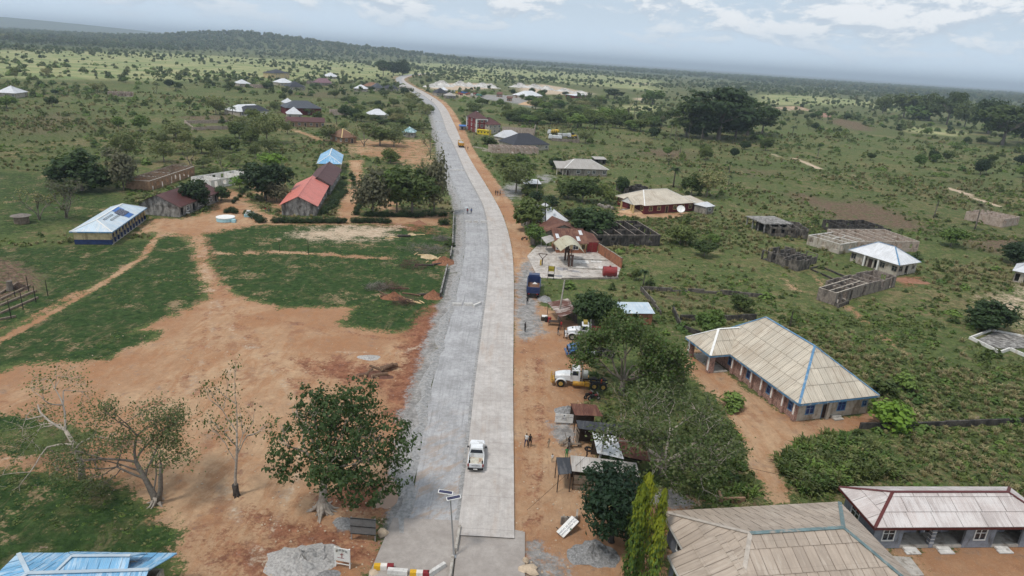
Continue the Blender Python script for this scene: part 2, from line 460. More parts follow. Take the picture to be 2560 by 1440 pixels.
# tilled plots
area('till',[(1940,480),(2000,475),(2080,500),(2150,495),(2240,520),(2300,545),(2350,570),(2350,590),(2200,570),(2090,555),(2060,545),(2000,510)],9,0.8)
area('till',[(2360,590),(2440,585),(2620,590),(2620,640),(2500,640),(2420,625)],8,0.75)
area('till',[(1570,370),(1680,366),(1760,385),(1740,405),(1650,395),(1570,385)],14,0.72)
area('till',[(1810,415),(1900,420),(1990,440),(1900,450),(1830,440)],14,0.62)
area('till',[(2050,300),(2100,295),(2180,310),(2200,330),(2120,325)],10,0.75)
area('till',[(2330,440),(2440,450),(2480,490),(2400,500),(2340,470)],14,0.6)
area('till',[(1640,730),(1700,735),(1900,745),(1880,760),(1650,755)],3,0.65)
trail('sand',[(1928,384),(1945,390)],2.4,2)
trail('sand',[(1982,395),(2010,405),(2050,422)],3.4,1.6)
trail('sand',[(2090,432),(2140,440),(2170,442)],2.2,1.6,0.8)
trail('sand',[(2370,470),(2410,482),(2450,500),(2490,515)],3.2,1.6)
trail('dirt',[(2030,690),(2090,735),(2160,800),(2260,880)],1.6,2.0,0.7)
trail('dirt',[(1900,690),(1960,700),(2020,745)],1.2,1.5,0.7)
# quarry
area('sand',[(1060,214),(1120,207),(1230,208),(1240,222),(1150,226),(1075,224)],14,0.8)
area('sand',[(1290,212),(1360,210),(1420,220),(1500,236),(1430,238),(1350,236),(1290,228)],14,0.72)
area('sand',[(1090,232),(1180,234),(1290,240),(1350,250),(1330,262),(1260,250),(1170,243),(1100,240)],12,0.6)
area('grey',[(1180,236),(1290,238),(1330,250),(1335,270),(1270,255),(1190,246)],14,0.9)
area('sand',[(1580,245),(1620,243),(1640,250),(1590,252)],10,0.8)
area('sand',[(1910,270),(1950,266),(2010,270),(2000,278),(1930,278)],20,0.62)
area('sand',[(1575,208),(1630,208),(1640,211),(1580,211)],20,0.8)
# grassland beyond the village, sunlight put into its paler colour, and woodland farther out
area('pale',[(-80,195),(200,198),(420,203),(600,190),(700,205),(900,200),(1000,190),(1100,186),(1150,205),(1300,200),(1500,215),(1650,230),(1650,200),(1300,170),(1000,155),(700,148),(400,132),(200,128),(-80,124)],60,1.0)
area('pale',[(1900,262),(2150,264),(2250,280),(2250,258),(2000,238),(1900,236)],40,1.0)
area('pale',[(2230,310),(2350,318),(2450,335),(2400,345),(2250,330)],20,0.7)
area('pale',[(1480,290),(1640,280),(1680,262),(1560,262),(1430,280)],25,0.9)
area('dark',[(-300,112),(-80,116),(300,119),(640,124),(900,140),(1280,160),(1700,190),(1960,210),(2640,262),(2640,228.6),(1280,141.5),(900,117.2),(640,100.6),(300,78.8),(-80,54.5),(-300,40.5)],260,1.0)

# ------------------------------------------------------------------ ground sheet
def geo_axis(lo,hi,step,grow,far):
 mid = list(np.arange(lo,hi + step * 0.5,step)); out = []
 x,s_ = hi,step
 while x < far:
  s_ *= grow; x += s_; out.append(x)
 neg = []; x,s_ = lo,step
 while x > -far:
  s_ *= grow; x -= s_; neg.append(x)
 return neg[::-1] + mid + out
gx = np.unique(np.r_[geo_axis(-130,130,1.0,1.055,42000),np.arange(-62,34,0.5)])
gy = np.array([-400,-150,-60,-20,5,20,30] + [y for y in geo_axis(36,270,1.0,1.045,42000) if y >= 36])
gy = np.unique(np.r_[gy,np.arange(44,112,0.5)])
def ray_az(u):
 p = at(u,300 + u * 0.05); return math.atan2(p.x,p.y)
HILLS = [(ray_az(600),3500,26,300,500),(ray_az(655),3600,12,260,450),(ray_az(480),3700,17,420,450),(ray_az(740),3400,14,420,500),(ray_az(850),3200,17,500,420),(ray_az(980),3300,12,500,420),(ray_az(330),4200,10,700,500),
  (ray_az(-250),9500,105,2600,1500),(ray_az(150),10500,30,1800,1500)]
def ground_z(x,y):
 x = np.asarray(x,float); y = np.asarray(y,float)
 z = np.zeros_like(x)
 for az,D,h,rl,rc in HILLS:
  cx,cy = D * math.sin(az),D * math.cos(az)
  a = (x - cx) * math.cos(az) - (y - cy) * math.sin(az)
  b = (x - cx) * math.sin(az) + (y - cy) * math.cos(az)
  z += h * np.exp(-(a / rl) ** 2 - (b / rc) ** 2)
 return z
GX,GY = np.meshgrid(gx,gy)
GP = np.stack([GX.ravel(),GY.ravel()],1)
gz = ground_z(GP[:,0],GP[:,1])
def wav(P,k,s): return np.sin(P[:,0] * k + s) * np.sin(P[:,1] * k * 1.1 + s * 2.3)
near = np.clip((320 - np.hypot(GP[:,0],GP[:,1])) / 200,0,1)
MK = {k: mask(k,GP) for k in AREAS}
till = np.clip((MK['till'] - 0.4) * 3,0,1) * near
gz = gz - 0.05 + till * 0.10 * np.sin(GP[:,0] * 2.3 + GP[:,1] * 1.4)
nx,ny = len(gx),len(gy)
gm = bpy.data.meshes.new('ground')
idx = np.arange(nx * ny).reshape(ny,nx)
quads = np.stack([idx[:-1,:-1].ravel(),idx[:-1,1:].ravel(),idx[1:,1:].ravel(),idx[1:,:-1].ravel()],1)
gm.vertices.add(nx * ny); gm.vertices.foreach_set('co',np.stack([GP[:,0],GP[:,1],gz],1).ravel())
gm.loops.add(quads.size); gm.loops.foreach_set('vertex_index',quads.ravel())
gm.polygons.add(len(quads)); gm.polygons.foreach_set('loop_start',np.arange(0,quads.size,4)); 
gm.update(calc_edges=True)
for nm,ks in (('soil_a',('dirt','lawn','red','till')),('soil_b',('sand','grey','pale','dark'))):
 at_ = gm.attributes.new(nm,'FLOAT_COLOR','POINT')
 at_.data.foreach_set('color',np.stack([MK[k] for k in ks],1).ravel().astype(np.float32))

m,t,out = new_mat('ground_soil')
pos = t.node('ShaderNodeNewGeometry').outputs['Position']
A1 = t.node('ShaderNodeAttribute',attribute_name='soil_a'); A2 = t.node('ShaderNodeAttribute',attribute_name='soil_b')
def chan(a):
 s_ = t.node('ShaderNodeSeparateColor'); t.l.new(a.outputs['Color'],s_.inputs[0]); return list(s_.outputs) + [a.outputs['Alpha']]
D1,L1,R1,T1 = chan(A1); S1,G1,P1,K1 = chan(A2)
nA = t.noise(pos,0.045,6,0.6); nB = t.noise(pos,0.31,8,0.7); nC = t.noise(pos,2.3,6,0.75); nD = t.noise(pos,9.0,3,0.7)
nE = t.noise(pos,0.006,5,0.6)
fine = t.ramp(t.noise(pos,0.9,12,0.8),0.33,0.67)           # grain from a metre down to gravel
rag = t.math('ADD',t.math('MULTIPLY',t.ramp(nB,0.3,0.7),0.55),t.math('MULTIPLY',t.ramp(nC,0.3,0.7),0.45))
stre = t.noise(t.vscale(pos,(1.0,0.35,1.0)),0.5,8,0.72,0.6)
# wheel ruts: thin warped rings and lines in the bare earth
warp = t.node('ShaderNodeTexWave',wave_type='RINGS',rings_direction='SPHERICAL'); warp.inputs['Scale'].default_value = 0.42; warp.inputs['Distortion'].default_value = 22.0; warp.inputs['Detail'].default_value = 2.0; warp.inputs['Detail Scale'].default_value = 0.25
t.put(warp.inputs['Vector'],t.node('ShaderNodeMapping').outputs[0]); mp = [n_ for n_ in t.n if n_.type == 'MAPPING'][-1]; t.l.new(pos,mp.inputs[0]); mp.inputs['Location'].default_value = (38,-62,0)
ruts = t.math('MULTIPLY',t.ramp(warp.outputs['Fac'],0.82,0.97),t.ramp(t.noise(pos,0.09,4,0.6),0.46,0.6))
def edge(mk,amp=0.55,w=0.12,n=None):
 j = rag if n is None else n
 return t.ramp(t.math('ADD',mk,t.math('MULTIPLY',t.math('SUBTRACT',j,0.5),amp)),0.5 - w,0.5 + w)
# rough herbage with dry straw and bare earth showing through
veg = t.mix(fine,(0.034,0.055,0.017,1),(0.125,0.152,0.053,1))
dryf = t.math('ADD',t.math('MULTIPLY',t.noise(pos,0.035,5,0.65),0.55),t.math('MULTIPLY',rag,0.35))
veg = t.mix(t.ramp(dryf,0.43,0.57),veg,t.mix(fine,(0.11,0.085,0.042,1),(0.27,0.215,0.11,1)))
veg = t.mix(t.math('MULTIPLY',t.ramp(stre,0.55,0.68),0.75),veg,t.mix(fine,(0.12,0.078,0.052,1),(0.25,0.175,0.115,1)))
veg = t.mix(t.math('MULTIPLY',t.ramp(nE,0.40,0.62),0.32),veg,t.mix(fine,(0.05,0.085,0.024,1),(0.16,0.20,0.066,1)))
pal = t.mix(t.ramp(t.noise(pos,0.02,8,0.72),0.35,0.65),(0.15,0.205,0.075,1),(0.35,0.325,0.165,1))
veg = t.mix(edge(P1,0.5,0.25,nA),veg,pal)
drk = t.mix(t.ramp(t.noise(pos,0.012,8,0.75),0.35,0.65),(0.022,0.036,0.016,1),(0.095,0.115,0.046,1))
veg = t.mix(edge(K1,0.5,0.3,nE),veg,drk)
lawn = t.mix(fine,(0.014,0.034,0.010,1),(0.052,0.092,0.027,1))
lawn = t.mix(t.math('MULTIPLY',t.ramp(nB,0.48,0.62),0.55),lawn,t.mix(fine,(0.05,0.06,0.022,1),(0.13,0.13,0.055,1)))
lawn = t.mix(t.math('MULTIPLY',t.ramp(stre,0.54,0.66),0.6),lawn,t.mix(fine,(0.10,0.085,0.045,1),(0.27,0.20,0.115,1)))
lawn = t.mix(t.math('MULTIPLY',t.ramp(t.math('ADD',t.math('MULTIPLY',t.noise(pos,0.12,6,0.65),0.7),t.math('MULTIPLY',rag,0.3)),0.57,0.66),0.8),lawn,t.mix(fine,(0.22,0.15,0.085,1),(0.42,0.29,0.175,1)))
dirt = t.mix(t.ramp(nA,0.40,0.60),(0.38,0.205,0.112,1),(0.52,0.345,0.21,1))
dirt = t.mix(t.math('MULTIPLY',t.ramp(stre,0.44,0.62),0.7),dirt,(0.38,0.185,0.090,1))
dirt = t.mix(t.math('MULTIPLY',t.ramp(nB,0.54,0.68),0.6),dirt,(0.32,0.215,0.15,1))
dirt = t.mix(t.math('MULTIPLY',t.ramp(t.noise(pos,0.16,6,0.7),0.56,0.66),0.55),dirt,(0.26,0.115,0.065,1))
dirt = t.mix(t.math('MULTIPLY',t.math('SUBTRACT',1.0,fine),0.42),dirt,(0.22,0.135,0.082,1))
dirt = t.mix(t.math('MULTIPLY',t.ramp(nD,0.60,0.70),0.45),dirt,(0.62,0.48,0.36,1))
dirt = t.mix(t.math('MULTIPLY',ruts,0.16),dirt,(0.20,0.125,0.08,1))
redc = t.mix(fine,(0.13,0.050,0.030,1),(0.34,0.155,0.09,1))
tilc = t.mix(fine,(0.075,0.048,0.036,1),(0.27,0.175,0.125,1))
tilc = t.mix(t.ramp(rag,0.55,0.7),tilc,(0.10,0.125,0.045,1))
sanc = t.mix(fine,(0.38,0.275,0.185,1),(0.60,0.485,0.365,1))
gryc = t.mix(fine,(0.15,0.142,0.135,1),(0.40,0.38,0.36,1))
c = t.mix(edge(L1,1.0),veg,lawn)
c = t.mix(edge(D1,1.0),c,dirt)
c = t.mix(edge(T1,1.1,0.2),c,tilc)
c = t.mix(edge(R1,1.1,0.25),c,redc)
c = t.mix(edge(S1,0.9,0.2),c,sanc)
c = t.mix(edge(G1,1.1,0.22),c,gryc)
b = t.node('ShaderNodeBsdfPrincipled'); t.put(b.inputs['Base Color'],c)
b.inputs['Roughness'].default_value = 0.95; b.inputs['Specular IOR Level'].default_value = 0.1
px_,py_,pz_ = t.sep(pos)
rows = t.math('SINE',t.math('ADD',t.math('ADD',t.math('MULTIPLY',px_,2.6),t.math('MULTIPLY',py_,3.3)),t.math('MULTIPLY',nB,14.0)))
hh = t.math('ADD',t.math('MULTIPLY',fine,0.5),t.math('MULTIPLY',nD,0.3))
hh = t.math('ADD',hh,t.math('MULTIPLY',t.math('MULTIPLY',rows,T1),1.3))
t.l.new(t.bump(hh,0.8,0.18),b.inputs['Normal'])
t.l.new(b.outputs[0],out.inputs[0])
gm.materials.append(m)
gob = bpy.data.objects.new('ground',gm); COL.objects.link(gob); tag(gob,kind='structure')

# ------------------------------------------------------------------ the road
def resample(pts,n):
 V = np.array([[p.x,p.y] for p in (at(*q) for q in pts)])
 return V
def smooth_line(V,it=3):
 for _ in range(it):
  W_ = [V[0]]
  for i in range(len(V) - 1):
   W_ += [V[i] * 0.75 + V[i + 1] * 0.25,V[i] * 0.25 + V[i + 1] * 0.75]
  W_.append(V[-1]); V = np.array(W_)
 return V
def to_len(V,d):
 s_ = np.r_[0,np.cumsum(np.hypot(*(np.diff(V,axis=0).T)))]
 q = np.arange(0,s_[-1],d)
 return np.stack([np.interp(q,s_,V[:,0]),np.interp(q,s_,V[:,1])],1),q
seam,sq = to_len(smooth_line(poly_px(SEAM),2),2.0)
tan = np.gradient(seam,axis=0); tan /= np.hypot(tan[:,0],tan[:,1])[:,None]
nor = np.stack([tan[:,1],-tan[:,0]],1)          # to the right of the way we look
def offset_to(line):
 """how far the given edge lies from the seam, measured square to it"""
 L = smooth_line(poly_px(line),2); res = []
 for p,n_ in zip(seam,nor):
  best = None
  for a,b_ in zip(L[:-1],L[1:]):
   e = b_ - a; den = n_[0] * e[1] - n_[1] * e[0]
   if abs(den) < 1e-9: continue
   w = a - p
   s_ = (w[0] * e[1] - w[1] * e[0]) / den; k = (w[0] * n_[1] - w[1] * n_[0]) / den
   if -0.02 <= k <= 1.02 and (best is None or abs(s_) < abs(best)): best = s_
  res.append(best)
 x = np.array([np.nan if r is None else r for r in res]); ok = ~np.isnan(x)
 x = np.interp(np.arange(len(x)),np.where(ok)[0],x[ok])
 x = np.clip(x,np.median(x) - 1.6,np.median(x) + 2.6)
 return np.convolve(np.pad(x,7,mode='edge'),np.ones(15) / 15,'valid')
rw = offset_to(RIGHT); lw = offset_to(LEFT)
ZL,ZG = 0.24,0.02

def ribbon(mb,offs,zs,i0,i1,uv_w=True):
 """a strip along the seam: offs are offsets (arrays) with heights zs"""
 n = len(offs); vs = []; uvs = []
 for i in range(i0,i1):
  for o_,z in zip(offs,zs):
   k = o_[i] if hasattr(o_,'__len__') else o_
   zz = z[i] if hasattr(z,'__len__') else z
   vs.append((seam[i,0] + nor[i,0] * k,seam[i,1] + nor[i,1] * k,zz)); uvs.append((k,sq[i]))
 fs = []; fu = []
 for i in range(i1 - i0 - 1):
  for j in range(n - 1):
   q = (i * n + j,i * n + j + 1,(i + 1) * n + j + 1,(i + 1) * n + j)
   fs.append(q); fu.append([uvs[k] for k in q])
 mb.add(vs,fs,0,fu)

def concrete_mat(name,a,b_,joints,streak=0.5,along=True,dark=(0.16,0.15,0.14)):
 m,t,out = new_mat(name)
 pos = t.node('ShaderNodeNewGeometry').outputs['Position']
 uv = t.node('ShaderNodeUVMap').outputs[0]; u,v,_ = t.sep(uv)
 n1 = t.noise(pos,0.25,6,0.65); n2 = t.noise(pos,1.7,6,0.7); n3 = t.noise(pos,11,3,0.7)
 fine = t.ramp(t.noise(pos,1.1,12,0.82),0.33,0.67)
 lng = t.noise(t.comb(t.math('MULTIPLY',u,1.6),t.math('MULTIPLY',v,0.05),0.0),1.3,6,0.7)
 crs = t.noise(t.comb(t.math('MULTIPLY',u,0.25),t.math('MULTIPLY',v,2.5),0.0),1.0,5,0.7)
 k = t.math('ADD',t.math('MULTIPLY',n1,0.4),t.math('ADD',t.math('MULTIPLY',lng,0.4),t.math('MULTIPLY',n2,0.2)))
 c = t.mix(t.ramp(k,0.38,0.62),a,b_)
 c = t.mix(t.math('MULTIPLY',t.ramp(lng,0.52,0.7),streak),c,tuple(x * 0.66 for x in a[:3]))
 c = t.mix(t.math('MULTIPLY',t.math('SUBTRACT',1.0,fine),0.55),c,tuple(x * 0.62 for x in a[:3]))
 c = t.mix(t.math('MULTIPLY',t.ramp(n2,0.62,0.74),0.5),c,dark)
 if joints:
  c = t.mix(t.math('MULTIPLY',t.ramp(crs,0.58,0.74),0.35),c,tuple(x * 0.6 for x in a[:3]))
  j = t.math('LESS_THAN',t.math('FRACT',t.math('MULTIPLY',v,1 / joints)),0.012)
  c = t.mix(t.math('MULTIPLY',j,0.4),c,dark)
  # brown scuffs dragged in from the verge
  c = t.mix(t.math('MULTIPLY',t.ramp(t.noise(t.comb(t.math('MULTIPLY',u,0.8),t.math('MULTIPLY',v,0.12),3.0),0.8,5,0.65),0.52,0.7),0.35),c,(0.36,0.26,0.19,1))
 if not joints:                                       # earth tracked onto the stone where lorries turn in
  mud = t.math('MULTIPLY',t.ramp(v,34.0,10.0),t.ramp(t.noise(t.comb(t.math('MULTIPLY',u,.45),t.math('MULTIPLY',t.math('SUBTRACT',v,t.math('MULTIPLY',u,.9)),.7),0.0),.8,6,.7),.46,.62))
  c = t.mix(t.math('MULTIPLY',mud,.6),c,(0.34,0.24,0.165,1))
 b = t.node('ShaderNodeBsdfPrincipled'); t.put(b.inputs['Base Color'],c)
 b.inputs['Roughness'].default_value = 0.9; b.inputs['Specular IOR Level'].default_value = 0.15
 t.l.new(t.bump(t.math('ADD',n3,t.math('MULTIPLY',n2,0.5)),0.4,0.04),b.inputs['Normal'])
 t.l.new(b.outputs[0],out.inputs[0])
 return m
M_LANE = concrete_mat('lane_concrete',(0.42,0.38,0.35,1),(0.58,0.545,0.515,1),5.0,0.4)
M_BASE = concrete_mat('crushed_stone_base',(0.29,0.285,0.285,1),(0.50,0.495,0.50,1),0,0.75,dark=(0.2,0.2,0.2))
M_OLD = concrete_mat('old_slab_concrete',(0.40,0.35,0.315,1),(0.58,0.525,0.48,1),4.0,0.7)
M_BERM = paint('berm_gravel',(0.31,0.305,0.30),.95,.4,2.5,(0.36,0.34,0.32,1),.4,.8,.1)
N = len(sq)
i_end = int(np.argmin(np.abs(seam[:,1] - at(1148,1302).y)))      # where the new work meets the old slab
mb = MB(); sl = [0.0] * 1
ribbon(mb,[0.0,0.0,rw * 0.5,rw,rw + 0.02],[ZG - 0.2,ZL,ZL + 0.03,ZL,-0.2],i_end - 1,N)
lane = mb.build('concrete_lane',M_LANE); tag(lane,kind='structure')
mb = MB()
wob = np.array([0.35 * math.sin(i * 1.7) + 0.25 * math.sin(i * 0.63) + 0.2 * math.sin(i * 3.9) for i in range(N)])
ribbon(mb,[lw + 1.15,lw * 0.5,-0.01],[ZG,ZG + 0.02,ZG],i_end - 1,N)
base = mb.build('crushed_stone_carriageway',M_BASE); tag(base,kind='structure')
mb = MB(); ribbon(mb,[lw - 0.2 + wob,lw + 0.35 + wob * 0.6,lw + 0.7 + wob * .4,lw + 1.25 + wob * .5],[-0.06,0.13,.11,ZG + .008],i_end - 1,N)
tag(mb.build('gravel_berm',M_BERM),kind='structure')
mb = MB(); ribbon(mb,[-0.42 + wob * .12,-0.2,-0.012],[ZG + .022,ZG + .05,ZG + .07],i_end - 1,N)
tag(mb.build('seam_shadow_strip',M_BERM),kind='structure')  # added gravel-coloured strip standing in for the shadow line beside the lane edge
# old slab at the near end, with the barrier strip between its two halves
mb = MB()
q = [at(983,1296),at(1148,1303),at(1136,1400),at(1128,1480),at(905,1480)]
mb.slab([(p.x,p.y,0.10) for p in q][::-1],0.3,0)
oslab = mb.build('old_concrete_slab',M_OLD); tag(oslab,kind='structure')
mb = MB()
q = [at(1150,1303),at(1178,1312),at(1282,1326),at(1312,1332),at(1312,1480),at(1130,1480),at(1138,1400)]
mb.slab([(p.x,p.y,0.12) for p in q][::-1],0.3,0)
olane = mb.build('old_concrete_lane',M_OLD); tag(olane,kind='structure')

# ------------------------------------------------------------------ haze
mb = MB(); mb.bx(-45000,45000,-600,45000,-1.2,190)
m,t,out = new_mat('haze_air')
pv = t.node('ShaderNodeVolumePrincipled')
pv.inputs['Color'].default_value = (0.74,0.87,1.0,1); pv.inputs['Density'].default_value = 0.00013
pv.inputs['Anisotropy'].default_value = 0.2
t.l.new(pv.outputs[0],out.inputs['Volume'])
hz = mb.build('haze',m); tag(hz,'thin pale haze over the plain',None,None,'stuff')

# ------------------------------------------------------------------ building kit
ROOF = {
'cream': roofing('roof_cream',(0.55,0.485,0.39),(0.40,0.33,0.25),0.4,0.55,rib=3.0,stain=(0.62,0.57,0.5),stain_amt=0.3),
'tan': roofing('roof_tan',(0.40,0.325,0.26),(0.46,0.39,0.32),0.3,0.6,rib=2.2,stain=(0.30,0.23,0.18),stain_amt=0.4),
'pink': roofing('roof_pinkish',(0.52,0.455,0.43),(0.62,0.58,0.56),0.5,0.5,rib=5.0,stain=(0.40,0.31,0.27),stain_amt=0.45),
'white': roofing('roof_white',(0.66,0.67,0.69),(0.55,0.55,0.55),0.35,0.45,rib=4.0,stain=(0.45,0.42,0.38),stain_amt=0.3),
'grey': roofing('roof_weathered',(0.44,0.41,0.38),(0.33,0.30,0.27),0.4,0.6,rib=4.0,stain=(0.24,0.19,0.15),stain_amt=0.4),
'dark': roofing('roof_dark',(0.028,0.030,0.040),None,0,0.55,rib=3.0,stain=(0.06,0.055,0.055),stain_amt=0.4),
'slate': roofing('roof_slate',(0.075,0.082,0.098),None,0,0.6,rib=3.0,stain=(0.04,0.04,0.045),stain_amt=0.4),
'maroon': roofing('roof_maroon',(0.095,0.034,0.032),(0.13,0.06,0.05),0.3,0.6,rib=3.0,stain=(0.05,0.022,0.02),stain_amt=0.5),
'mauve': roofing('roof_mauve',(0.20,0.11,0.13),None,0,0.6,rib=3.0),
'salmon': roofing('roof_salmon',(0.60,0.185,0.145),(0.60,0.18,0.14),0.3,0.5,rib=4.0,stain=(0.42,0.13,0.10),stain_amt=0.25),
'blue': roofing('roof_blue',(0.16,0.40,0.64),(0.36,0.52,0.66),0.5,0.45,rib=4.0,stain=(0.5,0.58,0.64),stain_amt=0.55),
'bluewhite': roofing('roof_bluewhite',(0.50,0.60,0.68),(0.62,0.65,0.66),0.4,0.5,rib=3.0,stain=(0.36,0.36,0.34),stain_amt=0.3),
'azure': roofing('roof_azure',(0.02,0.13,0.42),None,0,0.45,rib=3.0),
'rust': roofing('roof_rust',(0.12,0.048,0.034),(0.21,0.10,0.065),0.5,0.85,rib=4.0,stain=(0.05,0.026,0.02),stain_amt=0.6),
'rustmix': roofing('roof_rust_patched',(0.13,0.052,0.036),(0.48,0.42,0.38),0.45,0.8,rib=4.0,stain=(0.06,0.03,0.022),stain_amt=0.5),
'brown': roofing('roof_brown',(0.20,0.105,0.062),(0.26,0.15,0.09),0.4,0.75,rib=3.0,stain=(0.10,0.055,0.035),stain_amt=0.5),
'tarp': roofing('roof_charcoal',(0.045,0.048,0.056),(0.10,0.10,0.105),0.4,0.8,rib=2.0,stain=(0.02,0.02,0.022),stain_amt=0.4),
'patchy': roofing('roof_patchy_blue',(0.56,0.70,0.74),(0.10,0.22,0.22),0.75,0.5,rib=3.0),
}
WALL = {
'cream': paint('wall_cream',(0.56,0.44,0.25),dirt=(0.30,0.22,0.13,1),dirt_amt=0.35),
'cement': paint('wall_cement',(0.30,0.265,0.225),var=0.3,dirt=(0.12,0.10,0.085,1),dirt_amt=0.45),
'plaster': paint('wall_plaster',(0.43,0.385,0.32),var=0.22,dirt=(0.22,0.17,0.12,1),dirt_amt=0.4),
'block': paint('wall_block',(0.24,0.20,0.17),var=0.35,dirt=(0.09,0.075,0.065,1),dirt_amt=0.5,scale=2.5),
'mildew': paint('wall_mildew',(0.095,0.083,0.072),var=0.5,dirt=(0.025,0.023,0.021,1),dirt_amt=0.7,scale=1.2),
'ruin': paint('wall_ruin',(0.17,0.148,0.125),var=0.5,dirt=(0.045,0.040,0.036,1),dirt_amt=0.65,scale=1.2),
'pinkblock': paint('wall_new_block',(0.40,0.32,0.265),var=0.25,dirt=(0.22,0.16,0.12,1),dirt_amt=0.35),
'maroon': paint('wall_maroon',(0.13,0.022,0.026),var=0.25),
'red': paint('wall_red',(0.17,0.020,0.022),var=0.2),
'greyblue': paint('wall_greyblue',(0.235,0.25,0.285),var=0.25,dirt=(0.12,0.115,0.115,1),dirt_amt=0.35),
'navy': paint('wall_navy',(0.022,0.040,0.115),var=0.3),
'brick': paint('wall_brickwork',(0.36,0.225,0.185),var=0.5,scale=5.0,dirt=(0.16,0.10,0.085,1),dirt_amt=0.4,dscale=2.0),
'orange': paint('wall_orange',(0.30,0.125,0.068),var=0.3,dirt=(0.16,0.08,0.05,1),dirt_amt=0.4),
'white': paint('wall_white',(0.68,0.66,0.62),var=0.15,dirt=(0.4,0.33,0.25,1),dirt_amt=0.3),
'mud': paint('wall_mud',(0.28,0.17,0.105),var=0.3),
'stained': paint('wall_stained_grey',(0.30,0.285,0.265),var=0.4,dirt=(0.09,0.082,0.075,1),dirt_amt=0.6),
}
M_TRIM_W = paint('trim_white',(0.74,0.73,0.70),0.5,0.1)
M_TRIM_B = paint('trim_blue',(0.10,0.225,0.37),0.5,0.3,1.5,(0.4,.42,.43,1),.3)
M_TRIM_T = paint('trim_teal',(0.125,0.185,0.19),0.5,0.3,1.5,(0.3,.26,.22,1),.35)
M_TRIM_N = paint('trim_tan',(0.40,0.35,0.30),0.6,0.25)
M_TRIM_R = paint('trim_maroon',(0.10,0.022,0.02),0.5,0.2)
M_TRIM_C = paint('trim_cream',(0.62,0.47,0.22),0.6,0.15)
M_DARK = paint('dark_interior',(0.018,0.016,0.015),0.9,0.2,bump=0)
M_GLASS = paint('window_glass',(0.022,0.026,0.034),0.12,0.3,bump=0,spec=0.6)
M_GLASSB = paint('window_shutter_blue',(0.020,0.045,0.15),0.4,0.3,bump=0)
M_WOOD = paint('wood_grey',(0.20,0.155,0.115),0.85,0.4,scale=3.0)
M_WOODD = paint('wood_dark',(0.060,0.042,0.032),0.85,0.4,scale=3.0)
M_DOOR = paint('door_brown',(0.045,0.026,0.020),0.6,0.3)
M_STEEL = paint('galvanised_steel',(0.42,0.43,0.44),0.45,0.15,metal=0.6)
M_CONC = paint('cast_concrete',(0.40,0.37,0.33),0.9,0.25,dirt=(0.2,0.17,0.14,1),dirt_amt=0.35)
M_CONCW = paint('pale_concrete',(0.58,0.56,0.53),0.9,0.2,dirt=(0.3,0.27,0.24,1),dirt_amt=0.3)
M_UNDER = paint('roof_underlay',(0.24,0.19,0.15),.9,.3)
FOOT = []                        # footprints (centre, rz, half length, half width) kept clear of plants

def frame_of(A,B,side,z):
 """the plan rectangle whose front edge runs from pixel A to pixel B at height z"""
 a = at(A[0],A[1],z); b = at(B[0],B[1],z)
 e = Vector((b.x - a.x,b.y - a.y)); L = e.length; ux = e / L; uy = Vector((-ux.y,ux.x))
 if side[0] == 'RC':                                 # the long side B-C gives the direction
  c = at(side[1][0],side[1][1],z); uy = Vector((c.x - b.x,c.y - b.y)).normalized(); ux = Vector((uy.y,-uy.x)); L = e.dot(ux); a = Vector((b.x - ux.x * L,b.y - ux.y * L,z))
 if side[0] == 'W': Wd = side[1]
 else:
  c = at(side[1][0],side[1][1],z); o = b if side[0][0] == 'R' else a
  Wd = (Vector((c.x,c.y)) - Vector((o.x,o.y))).dot(uy)
 mid = Vector((a.x,a.y)) + ux * (L / 2) + uy * (Wd / 2)
 return Vector((mid.x,mid.y,0)),math.atan2(ux.y,ux.x),L,Wd

def wall_run(mb,p0,p1,z0,z1,th,holes,mi=0):
 """a wall from p0 to p1 (th thick towards the left of the way), with rectangular holes (s0, s1, za, zb)"""
 p0 = Vector(p0); p1 = Vector(p1); e = p1 - p0; L = e.length; e /= L; n = Vector((-e.y,e.x))
 def blk(s0,s1,za,zb):
  if s1 - s0 < 0.01 or zb - za < 0.01: return
  q = [p0 + e * s0,p0 + e * s1,p0 + e * s1 + n * th,p0 + e * s0 + n * th]
  mb.prism([(v.x,v.y) for v in q],za,zb,mi)
 s = 0.0
 for (s0,s1,za,zb) in sorted(holes):
  s0 = max(s0,s + 0.02); s1 = min(s1,L - 0.02)
  if s1 <= s0: continue
  blk(s,s0,z0,z1)
  blk(s0,s1,z0,min(za,z1)); blk(s0,s1,max(zb,z0),z1)
  s = s1
 blk(s,L,z0,z1)

